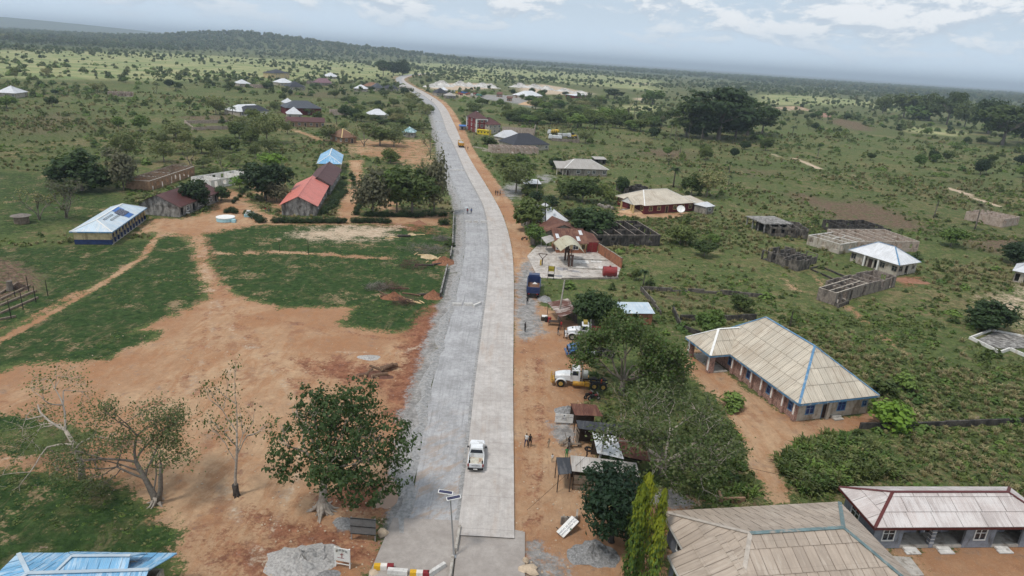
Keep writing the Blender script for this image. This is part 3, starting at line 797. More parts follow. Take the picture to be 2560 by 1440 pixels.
_OPEN = {}
def opening_mesh(kind,w,h,fm,pm):
 key = (kind,round(w,2),round(h,2),fm.name,pm.name)
 if key in _OPEN: return _OPEN[key]
 f = MB(); p = MB(); t = 0.10
 if kind == 'w':
  f.bx(-w / 2 - t,w / 2 + t,-0.06,0.10,h,h + t); f.bx(-w / 2 - t,w / 2 + t,-0.08,0.10,-t,0)
  f.bx(-w / 2 - t,-w / 2,-0.05,0.10,0,h); f.bx(w / 2,w / 2 + t,-0.05,0.10,0,h)
  f.bx(-0.03,0.03,-0.02,0.09,0,h); f.bx(-w / 2,w / 2,-0.015,0.085,h * 0.62,h * 0.62 + 0.05)
  p.bx(-w / 2,w / 2,0.03,0.06,0,h)
 else:
  f.bx(-w / 2 - 0.08,w / 2 + 0.08,-0.03,0.12,h,h + 0.08); f.bx(-w / 2 - 0.08,-w / 2,-0.03,0.12,0,h); f.bx(w / 2,w / 2 + 0.08,-0.03,0.12,0,h)
  p.bx(-w / 2,w / 2,0.05,0.10,0,h); p.bx(-w * 0.38,w * 0.38,0.035,0.05,h * 0.1,h * 0.45); p.bx(-w * 0.38,w * 0.38,0.035,0.05,h * 0.55,h * 0.92)
 _OPEN[key] = (f.mesh('window' if kind == 'w' else 'door',fm),p.mesh('pane' if kind == 'w' else 'door_leaf',pm))
 return _OPEN[key]

def clip_poly(poly,axis,val,keep_greater):
 out = []; n = len(poly)
 for i in range(n):
  a,b = poly[i],poly[(i + 1) % n]
  ia = (a[axis] >= val) == keep_greater or a[axis] == val
  ib = (b[axis] >= val) == keep_greater or b[axis] == val
  if ia: out.append(a)
  if ia != ib:
   k = (val - a[axis]) / (b[axis] - a[axis])
   out.append(tuple(a[j] + (b[j] - a[j]) * k for j in range(2)))
 return out

def plane_uv(poly):
 """(origin, eave direction, up-slope direction) of a roof plane, first edge = eave"""
 p = [Vector(q) for q in poly]
 e = (p[1] - p[0]).normalized(); nrm = e.cross(p[2] - p[1]).normalized()
 if nrm.z < 0: nrm = -nrm
 up = nrm.cross(e)
 if up.z < 0: up = -up
 return p[0],e,up,nrm

def sheets_on(poly,roof,mat,sw,sh,lift=0.02,seed=1,name='roof_sheet'):
 """lay single roofing sheets over a roof plane"""
 rnd = random.Random(seed)
 o,e,up,nrm = plane_uv(poly)
 flat = [((Vector(q) - o).dot(e),(Vector(q) - o).dot(up)) for q in poly]
 u0 = min(f[0] for f in flat); u1 = max(f[0] for f in flat); v1 = max(f[1] for f in flat)
 row = 0; v = 0.0
 while v < v1 - 0.02:
  vb = min(v + sh,v1); u = u0 - rnd.uniform(0,sw)
  while u < u1:
   c = clip_poly(flat,0,u,True)
   c = clip_poly(c,0,u + sw,False) if len(c) > 2 else []
   c = clip_poly(c,1,v,True) if len(c) > 2 else []
   c = clip_poly(c,1,vb,False) if len(c) > 2 else []
   if len(c) > 2:
    a = abs(sum(c[i][0] * c[(i + 1) % len(c)][1] - c[(i + 1) % len(c)][0] * c[i][1] for i in range(len(c)))) / 2
    c = [(max(u + .028,min(u + sw - .028,q[0])),q[1]) for q in c]
    if a > 0.05:
     z = rnd.uniform(0,0.012)
     pts = [o + e * q[0] + up * q[1] + nrm * (lift + z + 0.06 * (1 - (q[1] - v) / sh)) for q in c]
     mb = MB(); mb.slab(pts,0.008,0,[(q[0],q[1]) for q in c]); mb.build(name,mat,roof)
   u += sw
  v += sh; row += 1

def roof_planes(L,Wd,he,rise,typ,inset):
 x,y = L / 2,Wd / 2; zt = he + rise
 c = {'a': (-x,-y,he),'b': (x,-y,he),'c': (x,y,he),'d': (-x,y,he)}
 a,b,cc,d_ = c['a'],c['b'],c['c'],c['d']
 if typ == 'x':       # ridge along the front
  i0,i1 = (inset if hasattr(inset,'__len__') else (inset,inset))
  r0 = (-x + i0,0,zt); r1 = (x - i1,0,zt)
  pl = [[a,b,r1,r0],[cc,d_,r0,r1]]
  if i0 > 0.01: pl.append([d_,a,r0])
  if i1 > 0.01: pl.append([b,cc,r1])
  lines = [(r0,r1)] + ([(a,r0),(d_,r0)] if i0 > 0.01 else []) + ([(b,r1),(cc,r1)] if i1 > 0.01 else [])
  return pl,lines,(r0,r1)
 if typ == 'y':       # ridge running away from the front
  i0,i1 = (inset if hasattr(inset,'__len__') else (inset,inset))
  r0 = (0,-y + i0,zt); r1 = (0,y - i1,zt)
  pl = [[b,cc,r1,r0],[d_,a,r0,r1]]
  if i0 > 0.01: pl.append([a,b,r0])
  if i1 > 0.01: pl.append([cc,d_,r1])
  lines = [(r0,r1)] + ([(a,r0),(b,r0)] if i0 > 0.01 else []) + ([(cc,r1),(d_,r1)] if i1 > 0.01 else [])
  return pl,lines,(r0,r1)
 if typ == 'pyr':
  r = (0,0,zt)
  return [[a,b,r],[b,cc,r],[cc,d_,r],[d_,a,r]],[(a,r),(b,r),(cc,r),(d_,r)],(r,r)
 if typ == 'mono':    # falls towards the front
  return [[a,b,(x,y,zt),(-x,y,zt)]],[],None
 if typ == 'monol':   # falls towards the left
  return [[d_,a,(x,-y,zt),(x,y,zt)]],[],None
 if typ == 'monob':
  return [[cc,d_,(-x,-y,zt),(x,-y,zt)]],[],None

def put_roof(root,L,Wd,he,rise,typ,inset,rm,trim=None,capw=0.3,sheets=None,wall=None,over=0.5,fascia=None,name='roof',seed=1,under=None):
 pl,lines,ridge = roof_planes(L,Wd,he,rise,typ,inset)
 mb = MB()
 for p in pl:
  o,e,up,nrm = plane_uv(p)
  mb.slab(p,0.07,0,[((Vector(q) - o).dot(e),(Vector(q) - o).dot(up)) for q in p])
 r = mb.build(name,(under or M_UNDER) if sheets else rm,root)
 if sheets:
  for k,p in enumerate(pl): sheets_on(p,r,rm,sheets[0],sheets[1],seed=seed * 10 + k)
 if trim:
  for k,(a,b) in enumerate(lines):
   c = MB(); dz = Vector((0,0,0.075 if sheets else 0.03)); c.bar(Vector(a) + dz,Vector(b) + dz,capw,0.05); c.build('ridge_cap',trim[min(k,len(trim) - 1)] if isinstance(trim,list) else trim,r)
 if fascia:
  x,y = L / 2,Wd / 2; f = MB()
  z0,z1 = he - 0.26,he - 0.005
  f.bx(-x,x,-y - 0.03,-y,z0,z1); f.bx(-x,x,y,y + 0.03,z0,z1); f.bx(-x - 0.03,-x,-y - 0.03,y + 0.03,z0,z1); f.bx(x,x + 0.03,-y - 0.03,y + 0.03,z0,z1)
  f.build('fascia',fascia,r)
 if wall is not None:                                   # gable triangles
  zt = he + rise; zw = he - 0.1
  k = rise * over
  if typ == 'x' :
   for sx in (-1,1):
    if (inset if not hasattr(inset,'__len__') else inset[0 if sx < 0 else 1]) < 0.01:
     xx = sx * (L / 2 - over); yw = Wd / 2 - over; zz = zt - 0.1
     P = [(xx,-yw,zw),(xx,yw,zw),(xx,yw * 0.02,zz - 0.05),(xx,-yw * 0.02,zz - 0.05)]
     vs = [(p[0] - 0.1,p[1],p[2]) for p in P] + [(p[0] + 0.1,p[1],p[2]) for p in P]
     MB().add(vs,[(0,1,2,3),(7,6,5,4),(0,4,5,1),(1,5,6,2),(3,2,6,7),(3,7,4,0)]).build('gable_wall',wall,root)
  if typ == 'y':
   for sy in (-1,1):
    if (inset if not hasattr(inset,'__len__') else inset[0 if sy < 0 else 1]) < 0.01:
     yy = sy * (Wd / 2 - over); xw = L / 2 - over; zz = zt - 0.1
     P = [(-xw,yy,zw),(xw,yy,zw),(xw * 0.02,yy,zz - 0.05),(-xw * 0.02,yy,zz - 0.05)]
     vs = [(p[0],p[1] - 0.1,p[2]) for p in P] + [(p[0],p[1] + 0.1,p[2]) for p in P]
     MB().add(vs,[(0,1,2,3),(7,6,5,4),(0,4,5,1),(1,5,6,2),(3,2,6,7),(3,7,4,0)]).build('gable_wall',wall,root)
 return r

def put_walls(root,x0,x1,y0,y1,h,wm,ops=None,band=None,z0=0.0,fm=None,pm=None,dm=None,th=0.2,ww=1.2,wh=1.2,sill=0.95,storey=None,skip=()):
 """four walls with openings; ops = {side: 'w-dw'}: w window, d door, o bare hole, O tall bare hole, - blank; sides front right back left"""
 fm = fm or M_TRIM_W; pm = pm or M_GLASS; dm = dm or M_DOOR
 C = [(x0,y0),(x1,y0),(x1,y1),(x0,y1)]
 mb = MB(); bb = MB(); put = []
 for sd in range(4):
  if sd in skip: continue
  p0 = Vector(C[sd]); p1 = Vector(C[(sd + 1) % 4]); L = (p1 - p0).length; e = (p1 - p0) / L
  levels = storey or [z0]
  spec = (ops or {}).get(sd,'')
  if isinstance(spec,str): spec = [spec] * len(levels)
  for li,zb in enumerate(levels):
   zt = levels[li + 1] if li + 1 < len(levels) else h
   holes = []; s_ = spec[li] if li < len(spec) else ''
   for i,ch in enumerate(s_):
    if ch in '- ': continue
    sc_ = L * (i + 0.5) / len(s_)
    if ch == 'w': w_,a,b = ww,zb + sill,zb + sill + wh
    elif ch == 'v': w_,a,b = ww * 0.55,zb + sill + 0.25,zb + sill + wh * 0.8
    elif ch == 'd': w_,a,b = 1.0,zb + 0.02,zb + 2.1
    elif ch == 'o': w_,a,b = ww,zb + sill,zb + sill + wh
    elif ch == 'O': w_,a,b = 1.15,zb,zb + 2.15
    holes.append((sc_ - w_ / 2,sc_ + w_ / 2,a,b))
    if ch in 'wvd':
     k = 'd' if ch == 'd' else 'w'
     fme,pme = opening_mesh(k,w_,b - a,fm,dm if k == 'd' else pm)
     q = p0 + e * sc_
     put.append((k,fme,pme,(q.x,q.y,a),math.atan2(e.y,e.x)))
   # butt the corners: walls 1 and 3 sit between 0 and 2
   a0,a1 = (p0,p1) if sd % 2 == 0 else (p0 + e * th,p1 - e * th)
   sh = 0 if sd % 2 == 0 else th
   wall_run(mb,a0,a1,zb,zt,th,[(q[0] - sh,q[1] - sh,q[2],q[3]) for q in holes])
   if band and li == 0:
    n = Vector((e.y,-e.x)) * 0.025
    wall_run(bb,p0 + n - e * 0.025,p1 + n + e * 0.025,zb,zb + band[0],0.024,[(q[0] + 0.025,q[1] + 0.025,q[2],q[3]) for q in holes if q[2] < zb + band[0]])
 w = mb.build('wall',wm,root)
 if band: bb.build('wall_base',band[1],root)
 for k,fme,pme,loc,rz in put:
  f = link_mesh('window' if k == 'w' else 'door',fme,root,loc,(0,0,rz))
  link_mesh('pane' if k == 'w' else 'door_leaf',pme,f)
 return w

def house(name,label,A,B,side,he=2.8,rise=1.6,typ='x',inset=3.0,rm='white',wm='cement',over=0.55,trim=None,ops=None,band=None,fascia=None,sheets=None,group=None,cat='house',slab=True,capw=0.3,fm=None,pm=None,dm=None,storey=None,walls=True,ww=1.2,wh=1.2,sill=0.95,seed=1,skip=(),under=None):
 loc,rz,L,Wd = frame_of(A,B,side,he)
 root = thing(name,label,cat,loc,rz,group)
 FOOT.append((loc.x,loc.y,rz,L / 2 + 0.2,abs(Wd) / 2 + 0.2))
 x,y = L / 2 - over,Wd / 2 - over
 wmat = WALL[wm]
 if walls:
  put_walls(root,-x,x,-y,y,he - 0.08,wmat,ops,band,0.0,fm,pm,dm,storey=storey,ww=ww,wh=wh,sill=sill,skip=skip)
  c = MB(); c.bx(-x + 0.21,x - 0.21,-y + 0.21,y - 0.21,0.0,0.12); c.build('floor_slab',M_CONC,root)
 put_roof(root,L,Wd,he,rise,typ,inset,ROOF[rm],trim,capw,sheets,wmat if walls else None,over,fascia,seed=seed,under=under)
 return root,L,Wd

def shell(name,label,A,B,side,h=2.8,nx=3,ny=2,wm='block',ops=None,seed=1,group=None,jag=0.0,coping=None,th=0.23,low=0.0,inner=True):
 """roofless block walls: four outer walls and the partitions, each a wall of its own"""
 rnd = random.Random(seed)
 loc,rz,L,Wd = frame_of(A,B,side,h)
 root = thing(name,label,'unfinished building',loc,rz,group)
 FOOT.append((loc.x,loc.y,rz,L / 2 + 0.2,abs(Wd) / 2 + 0.2))
 x,y = L / 2,Wd / 2
 C = [(-x,-y),(x,-y),(x,y),(-x,y)]
 def one(p0,p1,spec,nm,hh):
  mb = MB(); p0 = Vector(p0); p1 = Vector(p1); ln = (p1 - p0).length; holes = []
  for i,ch in enumerate(spec):
   if ch == '-': continue
   c = ln * (i + 0.5) / len(spec); w_ = 1.2
   if ch == 'o': holes.append((c - w_ / 2,c + w_ / 2,0.9,2.15))
   if ch == 'v': holes.append((c - 0.35,c + 0.35,1.3,2.1))
   if ch == 'O': holes.append((c - 0.55,c + 0.55,0.0,2.15))
   if ch == 'X': holes.append((c - ln / len(spec) * 0.42,c + ln / len(spec) * 0.42,0.0,2.3))
  if jag:
   n = max(2,int(ln / 2.2)); e = (p1 - p0) / n
   for i in range(n):
    a,b = p0 + e * i,p0 + e * (i + 1); k = hh - rnd.random() ** 2 * jag
    s0 = ln * i / n; s1 = ln * (i + 1) / n
    wall_run(mb,a,b,0,max(k,0.4),th,[(max(q[0],s0) - s0,min(q[1],s1) - s0,q[2],q[3]) for q in holes if q[1] > s0 and q[0] < s1])
  else:
   wall_run(mb,p0,p1,0,hh,th,holes)
   if coping:
    wall_run(mb,p0,p1,hh,hh + 0.04,th,[],1)
  mb.build(nm,[WALL[wm],WALL[coping] if coping else WALL[wm]],root)
 ops = ops or {}
 for sd in range(4):
  p0 = Vector(C[sd]); p1 = Vector(C[(sd + 1) % 4]); e = (p1 - p0).normalized()
  if sd % 2: p0 = p0 + e * th; p1 = p1 - e * th
  n = max(1,int((p1 - p0).length / 3.2))
  one(p0,p1,ops.get(sd,''.join(rnd.choice('oo-O') for _ in range(n))),'wall',h)
 if inner:
  for i in range(1,nx):
   xx = -x + L * i / nx + rnd.uniform(-0.4,0.4)
   one((xx,-y + th),(xx,y - th),''.join(rnd.choice('-O-') for _ in range(max(1,ny))),'partition_wall',h)
  for j in range(1,ny):
   yy = -y + Wd * j / ny
   xs = [-x + th + 0.02]
   for i in range(1,nx): xs.append(-x + L * i / nx)
   xs.append(x - th)
   for a,b in zip(xs[:-1],xs[1:]):
    if rnd.random() < 0.8 and b - a > 1.6: one((a + 0.45,yy),(b - 0.45 - th,yy),rnd.choice(['-','O-','-O']),'partition_wall',h)
 mb = MB(); mb.bx(-x + th,x - th,-y + th,y - th,0.0,0.06); mb.build('floor_slab',WALL['mildew'] if wm in ('mildew','ruin') else M_CONC,root)
 return root,L,Wd

# ------------------------------------------------------------------ buildings, near to far
# church hall right of the road
root,L,Wd = house('church_hall','large cream hip roofed hall with blue trim and brick front right of the road',(1762,840),(1998,1011),('R',(2194,986)),3.0,4.9,'x',(5.2,6.3),'cream','plaster',0.75,M_TRIM_B,
 {0: '--w-w-w-w',1: '-w-d-w--v'},None,M_TRIM_B,(1.15,2.35),cat='hall',pm=M_GLASSB,fm=M_TRIM_B,capw=0.32)
x,y = L / 2 - 0.75,Wd / 2 - 0.75
mb = MB(); wall_run(mb,(-x - 0.03,-y - 0.06),(x + 0.05,-y - 0.06),0,2.85,0.055,[(2 * x * (i + 0.5) / 9 - 0.7,2 * x * (i + 0.5) / 9 + 0.7,0.85,2.25) for i in (2,4,6,8)]); mb.build('brick_facing',WALL['brick'],root)
for i in range(7):
 xx = -x + 6.6 + (2 * x - 6.9) * i / 6
 mb = MB(); mb.bx(xx - 0.28,xx + 0.28,-y - 0.42,-y - 0.07,0,2.86); p = mb.build('pilaster',WALL['brick'],root)
 mb = MB(); mb.bx(xx - 0.12,xx + 0.12,-y - 0.46,-y - 0.425,0.9,2.8); mb.build('white_panel',M_TRIM_W,p)
mb = MB(); mb.bx(x + 0.03,x + 0.4,-1.2,-0.8,0,2.86); mb.build('pilaster',WALL['plaster'],root)
mb = MB(); mb.bx(x + 0.03,x + 0.5,-0.2,1.2,0,0.32); mb.bx(x + 0.5,x + 0.95,-0.2,1.2,0,0.16); mb.build('doorstep',M_CONC,root)
# open porch of the hall, its hip roof running into the main slope
px0,px1 = -L / 2 - 0.1,-L / 2 + 6.9; py0 = -Wd / 2 - 3.4
pr = MB()
e0,e1,w0,w1 = (px0,py0,2.98),(px1,py0,2.98),(px1,-Wd / 2 + 0.02,2.98),(px0,-Wd / 2 + 0.02,2.98)
ap = ((px0 + px1) / 2,py0 + 3.2,5.6); ap2 = ((px0 + px1) / 2,-Wd / 2 + 3.55,5.6)
planes = [[e0,e1,ap],[e1,w0,ap2,ap],[w1,e0,ap,ap2]]
for p in planes:
 o,e,up,nrm = plane_uv(p); pr.slab(p,0.07,0,[((Vector(q) - o).dot(e),(Vector(q) - o).dot(up)) for q in p])
prf = pr.build('porch_roof',M_UNDER,root)
for k,p in enumerate(planes): sheets_on(p,prf,ROOF['cream'],1.15,2.35,seed=70 + k)
for a,b in ((e0,ap),(e1,ap),(ap,ap2)):
 c = MB(); c.bar(Vector(a) + Vector((0,0,.08)),Vector(b) + Vector((0,0,.08)),0.34,0.05); c.build('ridge_cap',M_TRIM_W,prf)
c = MB(); c.bx(px0,px1,py0 - 0.035,py0 - 0.005,2.7,2.95); c.bx(px1,px1 + 0.03,py0 - 0.035,-Wd / 2 - 0.04,2.7,2.95); c.bx(px0 - 0.03,px0,py0 - 0.035,-Wd / 2 - 0.04,2.7,2.95); c.build('fascia',M_TRIM_B,prf)
for xx in (px0 + 0.7,px1 - 0.7):
 mb = MB(); mb.bx(xx - 0.42,xx + 0.42,py0 + 0.4,py0 + 1.2,0,2.9); p = mb.build('porch_pillar',WALL['brick'],root)
 mb = MB(); mb.bx(xx - 0.2,xx + 0.2,py0 + 0.36,py0 + 0.395,0.3,2.85); mb.build('white_panel',M_TRIM_W,p)
mb = MB(); mb.bx(px0 + 0.2,px1 - 0.2,py0 + 1.3,-y - 0.5,0,0.15); mb.build('porch_floor',M_CONC,root)

# tan roofed house at the bottom edge
loc,rz,L,Wd = frame_of((1655,1280),(2099,1256),('W',-14.6),2.9)
root = thing('tan_roofed_house','big house under a tan hip roof with teal ridge caps beside the columnar trees','house',loc,rz)
FOOT.append((loc.x,loc.y,rz,L / 2,7.4)); Wd = 14.6
put_roof(root,L,Wd,2.9,3.2,'x',(4.6,5.4),ROOF['tan'],[M_TRIM_T,M_TRIM_N,M_TRIM_N,M_TRIM_T,M_TRIM_T],0.36,(1.0,2.2),seed=5,fascia=M_TRIM_W)
put_walls(root,-L / 2 + .6,L / 2 - .6,-Wd / 2 + .6,Wd / 2 - .6,2.8,WALL['greyblue'],{3: '-w--w-w',0: 'w-w-d-w',1: 'w--w',2: 'w-w-w'})
c = MB(); pl = [[(-L / 2 - 1.7,-3.4,2.86),(-L / 2 - 1.7,-6.6,2.86),(-L / 2 + 2.2,-6.6,4.05),(-L / 2 + 3.2,-3.4,4.05)]]
p = [(-L / 2 - 1.6,1.6,2.84),(-L / 2 - 1.6,-5.4,2.84),(-L / 2 + 2.9,-5.4,5.05),(-L / 2 + 2.9,1.6,5.05)]
o,e,up,nrm = plane_uv(p); c.slab(p,0.08,0,[((Vector(q) - o).dot(e),(Vector(q) - o).dot(up)) for q in p]); pr2 = c.build('lean_to_roof',M_UNDER,root); sheets_on(p,pr2,ROOF['tan'],1.0,2.2,seed=61)
c = MB(); c.bx(-L / 2 - 1.62,-L / 2 + 0.5,1.62,1.66,2.6,2.86); c.bx(-L / 2 - 1.66,-L / 2 - 1.62,-5.4,1.66,2.6,2.86); c.build('fascia',M_TRIM_W,pr2)
for yy in (1.2,-2.0,-5.0):
 c = MB(); c.bx(-L / 2 - 1.45,-L / 2 - 1.15,yy - 0.15,yy + 0.15,0,2.83); c.build('porch_post',WALL['greyblue'],root)

# pinkish roofed row of flats at the right edge
he = 2.9
root,L,Wd = house('flats_row','grey blue row of flats with pale pinkish roof and maroon ridge caps',(2187.5,1320),(2650,1317.5),('L',(2093,1218)),he,1.7,'x',3.4,'pink','greyblue',0.6,M_TRIM_R,
 {3: '-w--'},None,M_TRIM_R,(2.6,1.55),seed=3,skip=(0,),cat='house',under=paint('underlay_pale',(0.34,0.30,0.275),.9,.2))
x,y = L / 2 - 0.6,Wd / 2 - 0.6
# front wall of the flats: bays with windows and deep open porches
s = -x + 0.0; bays = [(3.0,'w'),(3.0,'p'),(0.5,'c'),(3.0,'p'),(3.2,'w'),(2.9,'p'),(3.0,'w'),(2.9,'p')]
for ln,kd in bays:
 e_ = min(s + ln,x - 0.22)
 if e_ - s < 0.3: break
 mb = MB()
 if kd == 'w':
  c_ = (e_ - s) / 2
  wall_run(mb,(s,-y),(e_,-y),0,he - 0.1,0.2,[(c_ - 0.55,c_ + 0.55,1.0,2.15)]); mb.build('front_wall',WALL['greyblue'],root)
  f,p = opening_mesh('w',1.1,1.15,M_TRIM_W,M_GLASS); fo = link_mesh('window',f,root,(s + c_,-y,1.0)); link_mesh('pane',p,fo)
 elif kd == 'p':
  wall_run(mb,(s,-y + 1.9),(e_,-y + 1.9),0,he - 0.1,0.2,[(0.4,1.4,0.3,2.3)]); mb.build('porch_back_wall',WALL['greyblue'],root)
  f,p = opening_mesh('d',1.0,2.0,M_TRIM_W,M_DOOR); fo = link_mesh('door',f,root,(s + 0.9,-y + 1.9,0.3)); link_mesh('door_leaf',p,fo)
  f,p = opening_mesh('w',0.8,0.7,M_TRIM_W,M_GLASS); fo = link_mesh('window',f,root,(s + 2.1,-y + 1.88,1.5)); link_mesh('pane',p,fo)
  mb = MB(); mb.bx(s + 0.02,e_ - 0.02,-y,-y + 1.88,0,0.3); mb.build('porch_floor',M_CONC,root)
  mb = MB(); q = s + 0.3; mb.bx(q,q + 1.3,-y - 0.45,-y - 0.02,0,0.2); mb.bx(q - 0.1,q + 1.4,-y - 0.9,-y - 0.45,0,0.1); mb.build('porch_steps',M_CONCW,root)
 else:
  mb.bx(s + 0.03,e_ - 0.03,-y + 0.02,-y + 0.45,0,he - 0.1); pc = mb.build('porch_column',WALL['greyblue'],root)
  for k in range(5):
   mb = MB(); mb.bx(s + 0.01,e_ - 0.01,-y,-y + 0.47,0.55 + k * 0.42,0.61 + k * 0.42); mb.build('white_band',M_TRIM_W,pc)
 s = e_
mb = MB(); q = [at(2225,1392),at(2275,1395),at(2310,1440),at(2250,1445)]; mb.slab([(p.x,p.y,0.12) for p in q][::-1],0.2); o = mb.build('concrete_apron',M_CONC); tag(o,'flat grey concrete slab between the tan roof and the flats','slab')

# blue roofed building in the lower left corner
root = thing('blue_roofed_house','house under a bright blue stepped sheet roof in the bottom corner','house',at(90,1500),0)
ob = root.location.copy()
def loc_(u,v,z):
 p = at(u,v,z); return (p.x - ob.x,p.y - ob.y,z)
FOOT.append((ob.x,ob.y,0,9,5))
def blue_plane(P,nm,seed,m='blue'):
 mb = MB(); o,e,up,nrm = plane_uv(P); mb.slab(P,0.07,0,[((Vector(q) - o).dot(e),(Vector(q) - o).dot(up)) for q in P]); r = mb.build(nm,ROOF[m],root)
 sheets_on(P,r,ROOF[m],0.8,2.0,seed=seed); return r
za,zb,zc = 3.0,4.6,5.6
rl,rr = loc_(70,1434,4.7),loc_(384,1424,3.1)
A0 = loc_(-60,1470,3.0)
P0 = loc_(49,1390,3.0); P1 = loc_(140,1395,3.0)
ridge_l = loc_(70,1434,4.6); ridge_r = loc_(372,1425,4.6)
bk_l = (ridge_l[0] - 1.0,ridge_l[1] + 3.6,3.0); bk_r = (ridge_r[0] + 0.2,ridge_r[1] + 3.6,3.0)
fr_l = (ridge_l[0] - 3.6,ridge_l[1] - 3.6,3.0); fr_r = (ridge_r[0] + 0.2,ridge_r[1] - 3.6,3.0)
bl2 = (ridge_l[0] - 3.6,ridge_l[1] + 3.6,3.0)
r1 = blue_plane([fr_l,fr_r,ridge_r,ridge_l],'roof',31)
r2 = blue_plane([bk_r,bl2,ridge_l,ridge_r],'roof',32)
blue_plane([bl2,fr_l,ridge_l],'roof',33)
mb = MB(); mb.bar(Vector(ridge_l) + Vector((0,0,.07)),Vector(ridge_r) + Vector((0,0,.07)),0.3,0.05); mb.build('ridge_cap',ROOF['bluewhite'],r1)
mb = MB(); mb.bar(Vector(ridge_l) + Vector((0,0,.07)),Vector(fr_l) + Vector((0,0,.07)),0.3,0.05); mb.build('ridge_cap',ROOF['bluewhite'],r1)
mb = MB(); mb.bar(Vector(ridge_l) + Vector((0,0,.07)),Vector(bl2) + Vector((0,0,.07)),0.3,0.05); mb.build('ridge_cap',ROOF['bluewhite'],r1)
d0,d1 = loc_(180,1391,5.2),loc_(326,1390,5.2)
dl = loc_(157,1373,5.2)
f0 = (d0[0] - 1.3,d0[1] - 1.7,3.95); f1 = (d1[0] + 0.3,d1[1] - 1.7,3.95); g0 = (d0[0] - 1.6,d0[1] + 1.7,3.95); g1 = (d1[0] + 0.3,d1[1] + 1.7,3.95)
q1 = blue_plane([f0,f1,d1,d0],'upper_roof',34); blue_plane([g1,g0,d0,d1],'upper_roof',35); blue_plane([g0,f0,d0],'upper_roof',36)
mb = MB(); mb.bar(Vector(d0) + Vector((0,0,.07)),Vector(d1) + Vector((0,0,.07)),0.25,0.05); mb.build('ridge_cap',ROOF['bluewhite'],q1)
mb = MB(); mb.bar(Vector(d0) + Vector((0,0,.07)),Vector(f0) + Vector((0,0,.07)),0.25,0.05); mb.build('ridge_cap',ROOF['bluewhite'],q1)
put_walls(root,fr_l[0] + .5,fr_r[0] - .3,fr_l[1] + .5,bk_l[1] - .5,2.9,WALL['plaster'],{1: 'w',2: 'w-w-w'})
mb = MB(); mb.bx(f0[0] + .5,f1[0] - .4,f0[1] + .4,g0[1] - .4,2.95,3.9); mb.build('clerestory_wall',WALL['plaster'],root)

# ---- school compound left of the road
root,L,Wd = house('classroom_block','long cream and navy classroom block with blue and white roof carrying solar panels',(173,579),(280,580),('R',(376,519)),2.9,1.7,'y',3.6,'bluewhite','cream',0.5,M_TRIM_W,
 {0: '',3: 'w-w-w-w-w'},(1.05,WALL['navy']),M_TRIM_B,None,skip=(1,),cat='school')
x,y = L / 2 - 0.5,Wd / 2 - 0.5
mb = MB(); wall_run(mb,(x - 2.0,-y + .2),(x - 2.0,y - .2),0,2.8,0.2,[(2.2 + i * 3.9,3.3 + i * 3.9,0.0,2.1) for i in range(5)] + [(0.5 + i * 3.9,1.7 + i * 3.9,1.1,2.1) for i in range(5)]); mb.build('veranda_wall',WALL['cream'],root)
mb = MB(); wall_run(mb,(x - 1.96,-y + .2),(x - 1.96,y - .2),0,1.05,0.02,[(2.2 + i * 3.9,3.3 + i * 3.9,0.0,2.1) for i in range(5)]); mb.build('wall_base',WALL['navy'],root)
for i in range(5):
 f,p = opening_mesh('d',1.1,2.05,M_TRIM_W,M_DOOR); fo = link_mesh('door',f,root,(x - 1.98,-y + 2.95 + i * 3.9,0.02),(0,0,math.pi / 2)); link_mesh('door_leaf',p,fo)
 f,p = opening_mesh('w',1.2,1.0,M_TRIM_B,M_GLASS); fo = link_mesh('window',f,root,(x - 1.98,-y + 1.3 + i * 3.9,1.1),(0,0,math.pi / 2)); link_mesh('pane',p,fo)
for i in range(12):
 yy = -y + 0.2 + (2 * y - 0.4) * i / 11
 mb = MB(); mb.bx(x - 0.15,x + 0.1,yy - 0.13,yy + 0.13,1.12,2.85); pc = mb.build('veranda_column',WALL['cream'],root)
 mb = MB(); mb.bx(x - 0.17,x + 0.12,yy - 0.15,yy + 0.15,0,1.12); mb.build('column_base',WALL['navy'],pc)
mb = MB(); mb.bx(x - 1.9,x + 0.15,-y,y,0,0.10); mb.build('veranda_floor',M_CONC,root)
# blue roof sheets and solar panels on the right slope of the classroom block
sl = math.atan2(1.7,L / 2)
def on_slope(yy,d_,h=0.0):     # point on the right slope, d_ from the ridge down
 return (d_ * math.cos(sl),yy,2.9 + 1.7 - d_ * math.sin(sl) + h)
M_PV = paint('solar_cells',(0.035,0.035,0.075),0.2,0.3,spec=0.6)
for (ya,yb,da,db) in ((0.6,4.6,0.1,1.55),(0.2,3.6,2.55,3.95)):
 mb = MB(); P = [on_slope(ya,db,.06),on_slope(yb,db,.06),on_slope(yb,da,.06),on_slope(ya,da,.06)]; mb.slab(P,0.02,0,[(0,0),(yb - ya,0),(yb - ya,db - da),(0,db - da)]); mb.build('blue_roof_sheet',ROOF['azure'],root)
for i in range(4):
 for j in range(2):
  ya = -0.2 + i * 1.02; da = 0.95 + j * 1.0
  mb = MB(); P = [on_slope(ya,da + .94,.16),on_slope(ya + .96,da + .94,.16),on_slope(ya + .96,da,.16),on_slope(ya,da,.16)]; mb.slab(P,0.035); sp = mb.build('solar_panel',M_PV,root)
  mb = MB()
  for k in range(4): mb.bar(on_slope(ya + .12 + k * .24,da + .02,.172),on_slope(ya + .12 + k * .24,da + .92,.172),0.012,0.006)
  mb.build('cell_line',M_STEEL,sp)
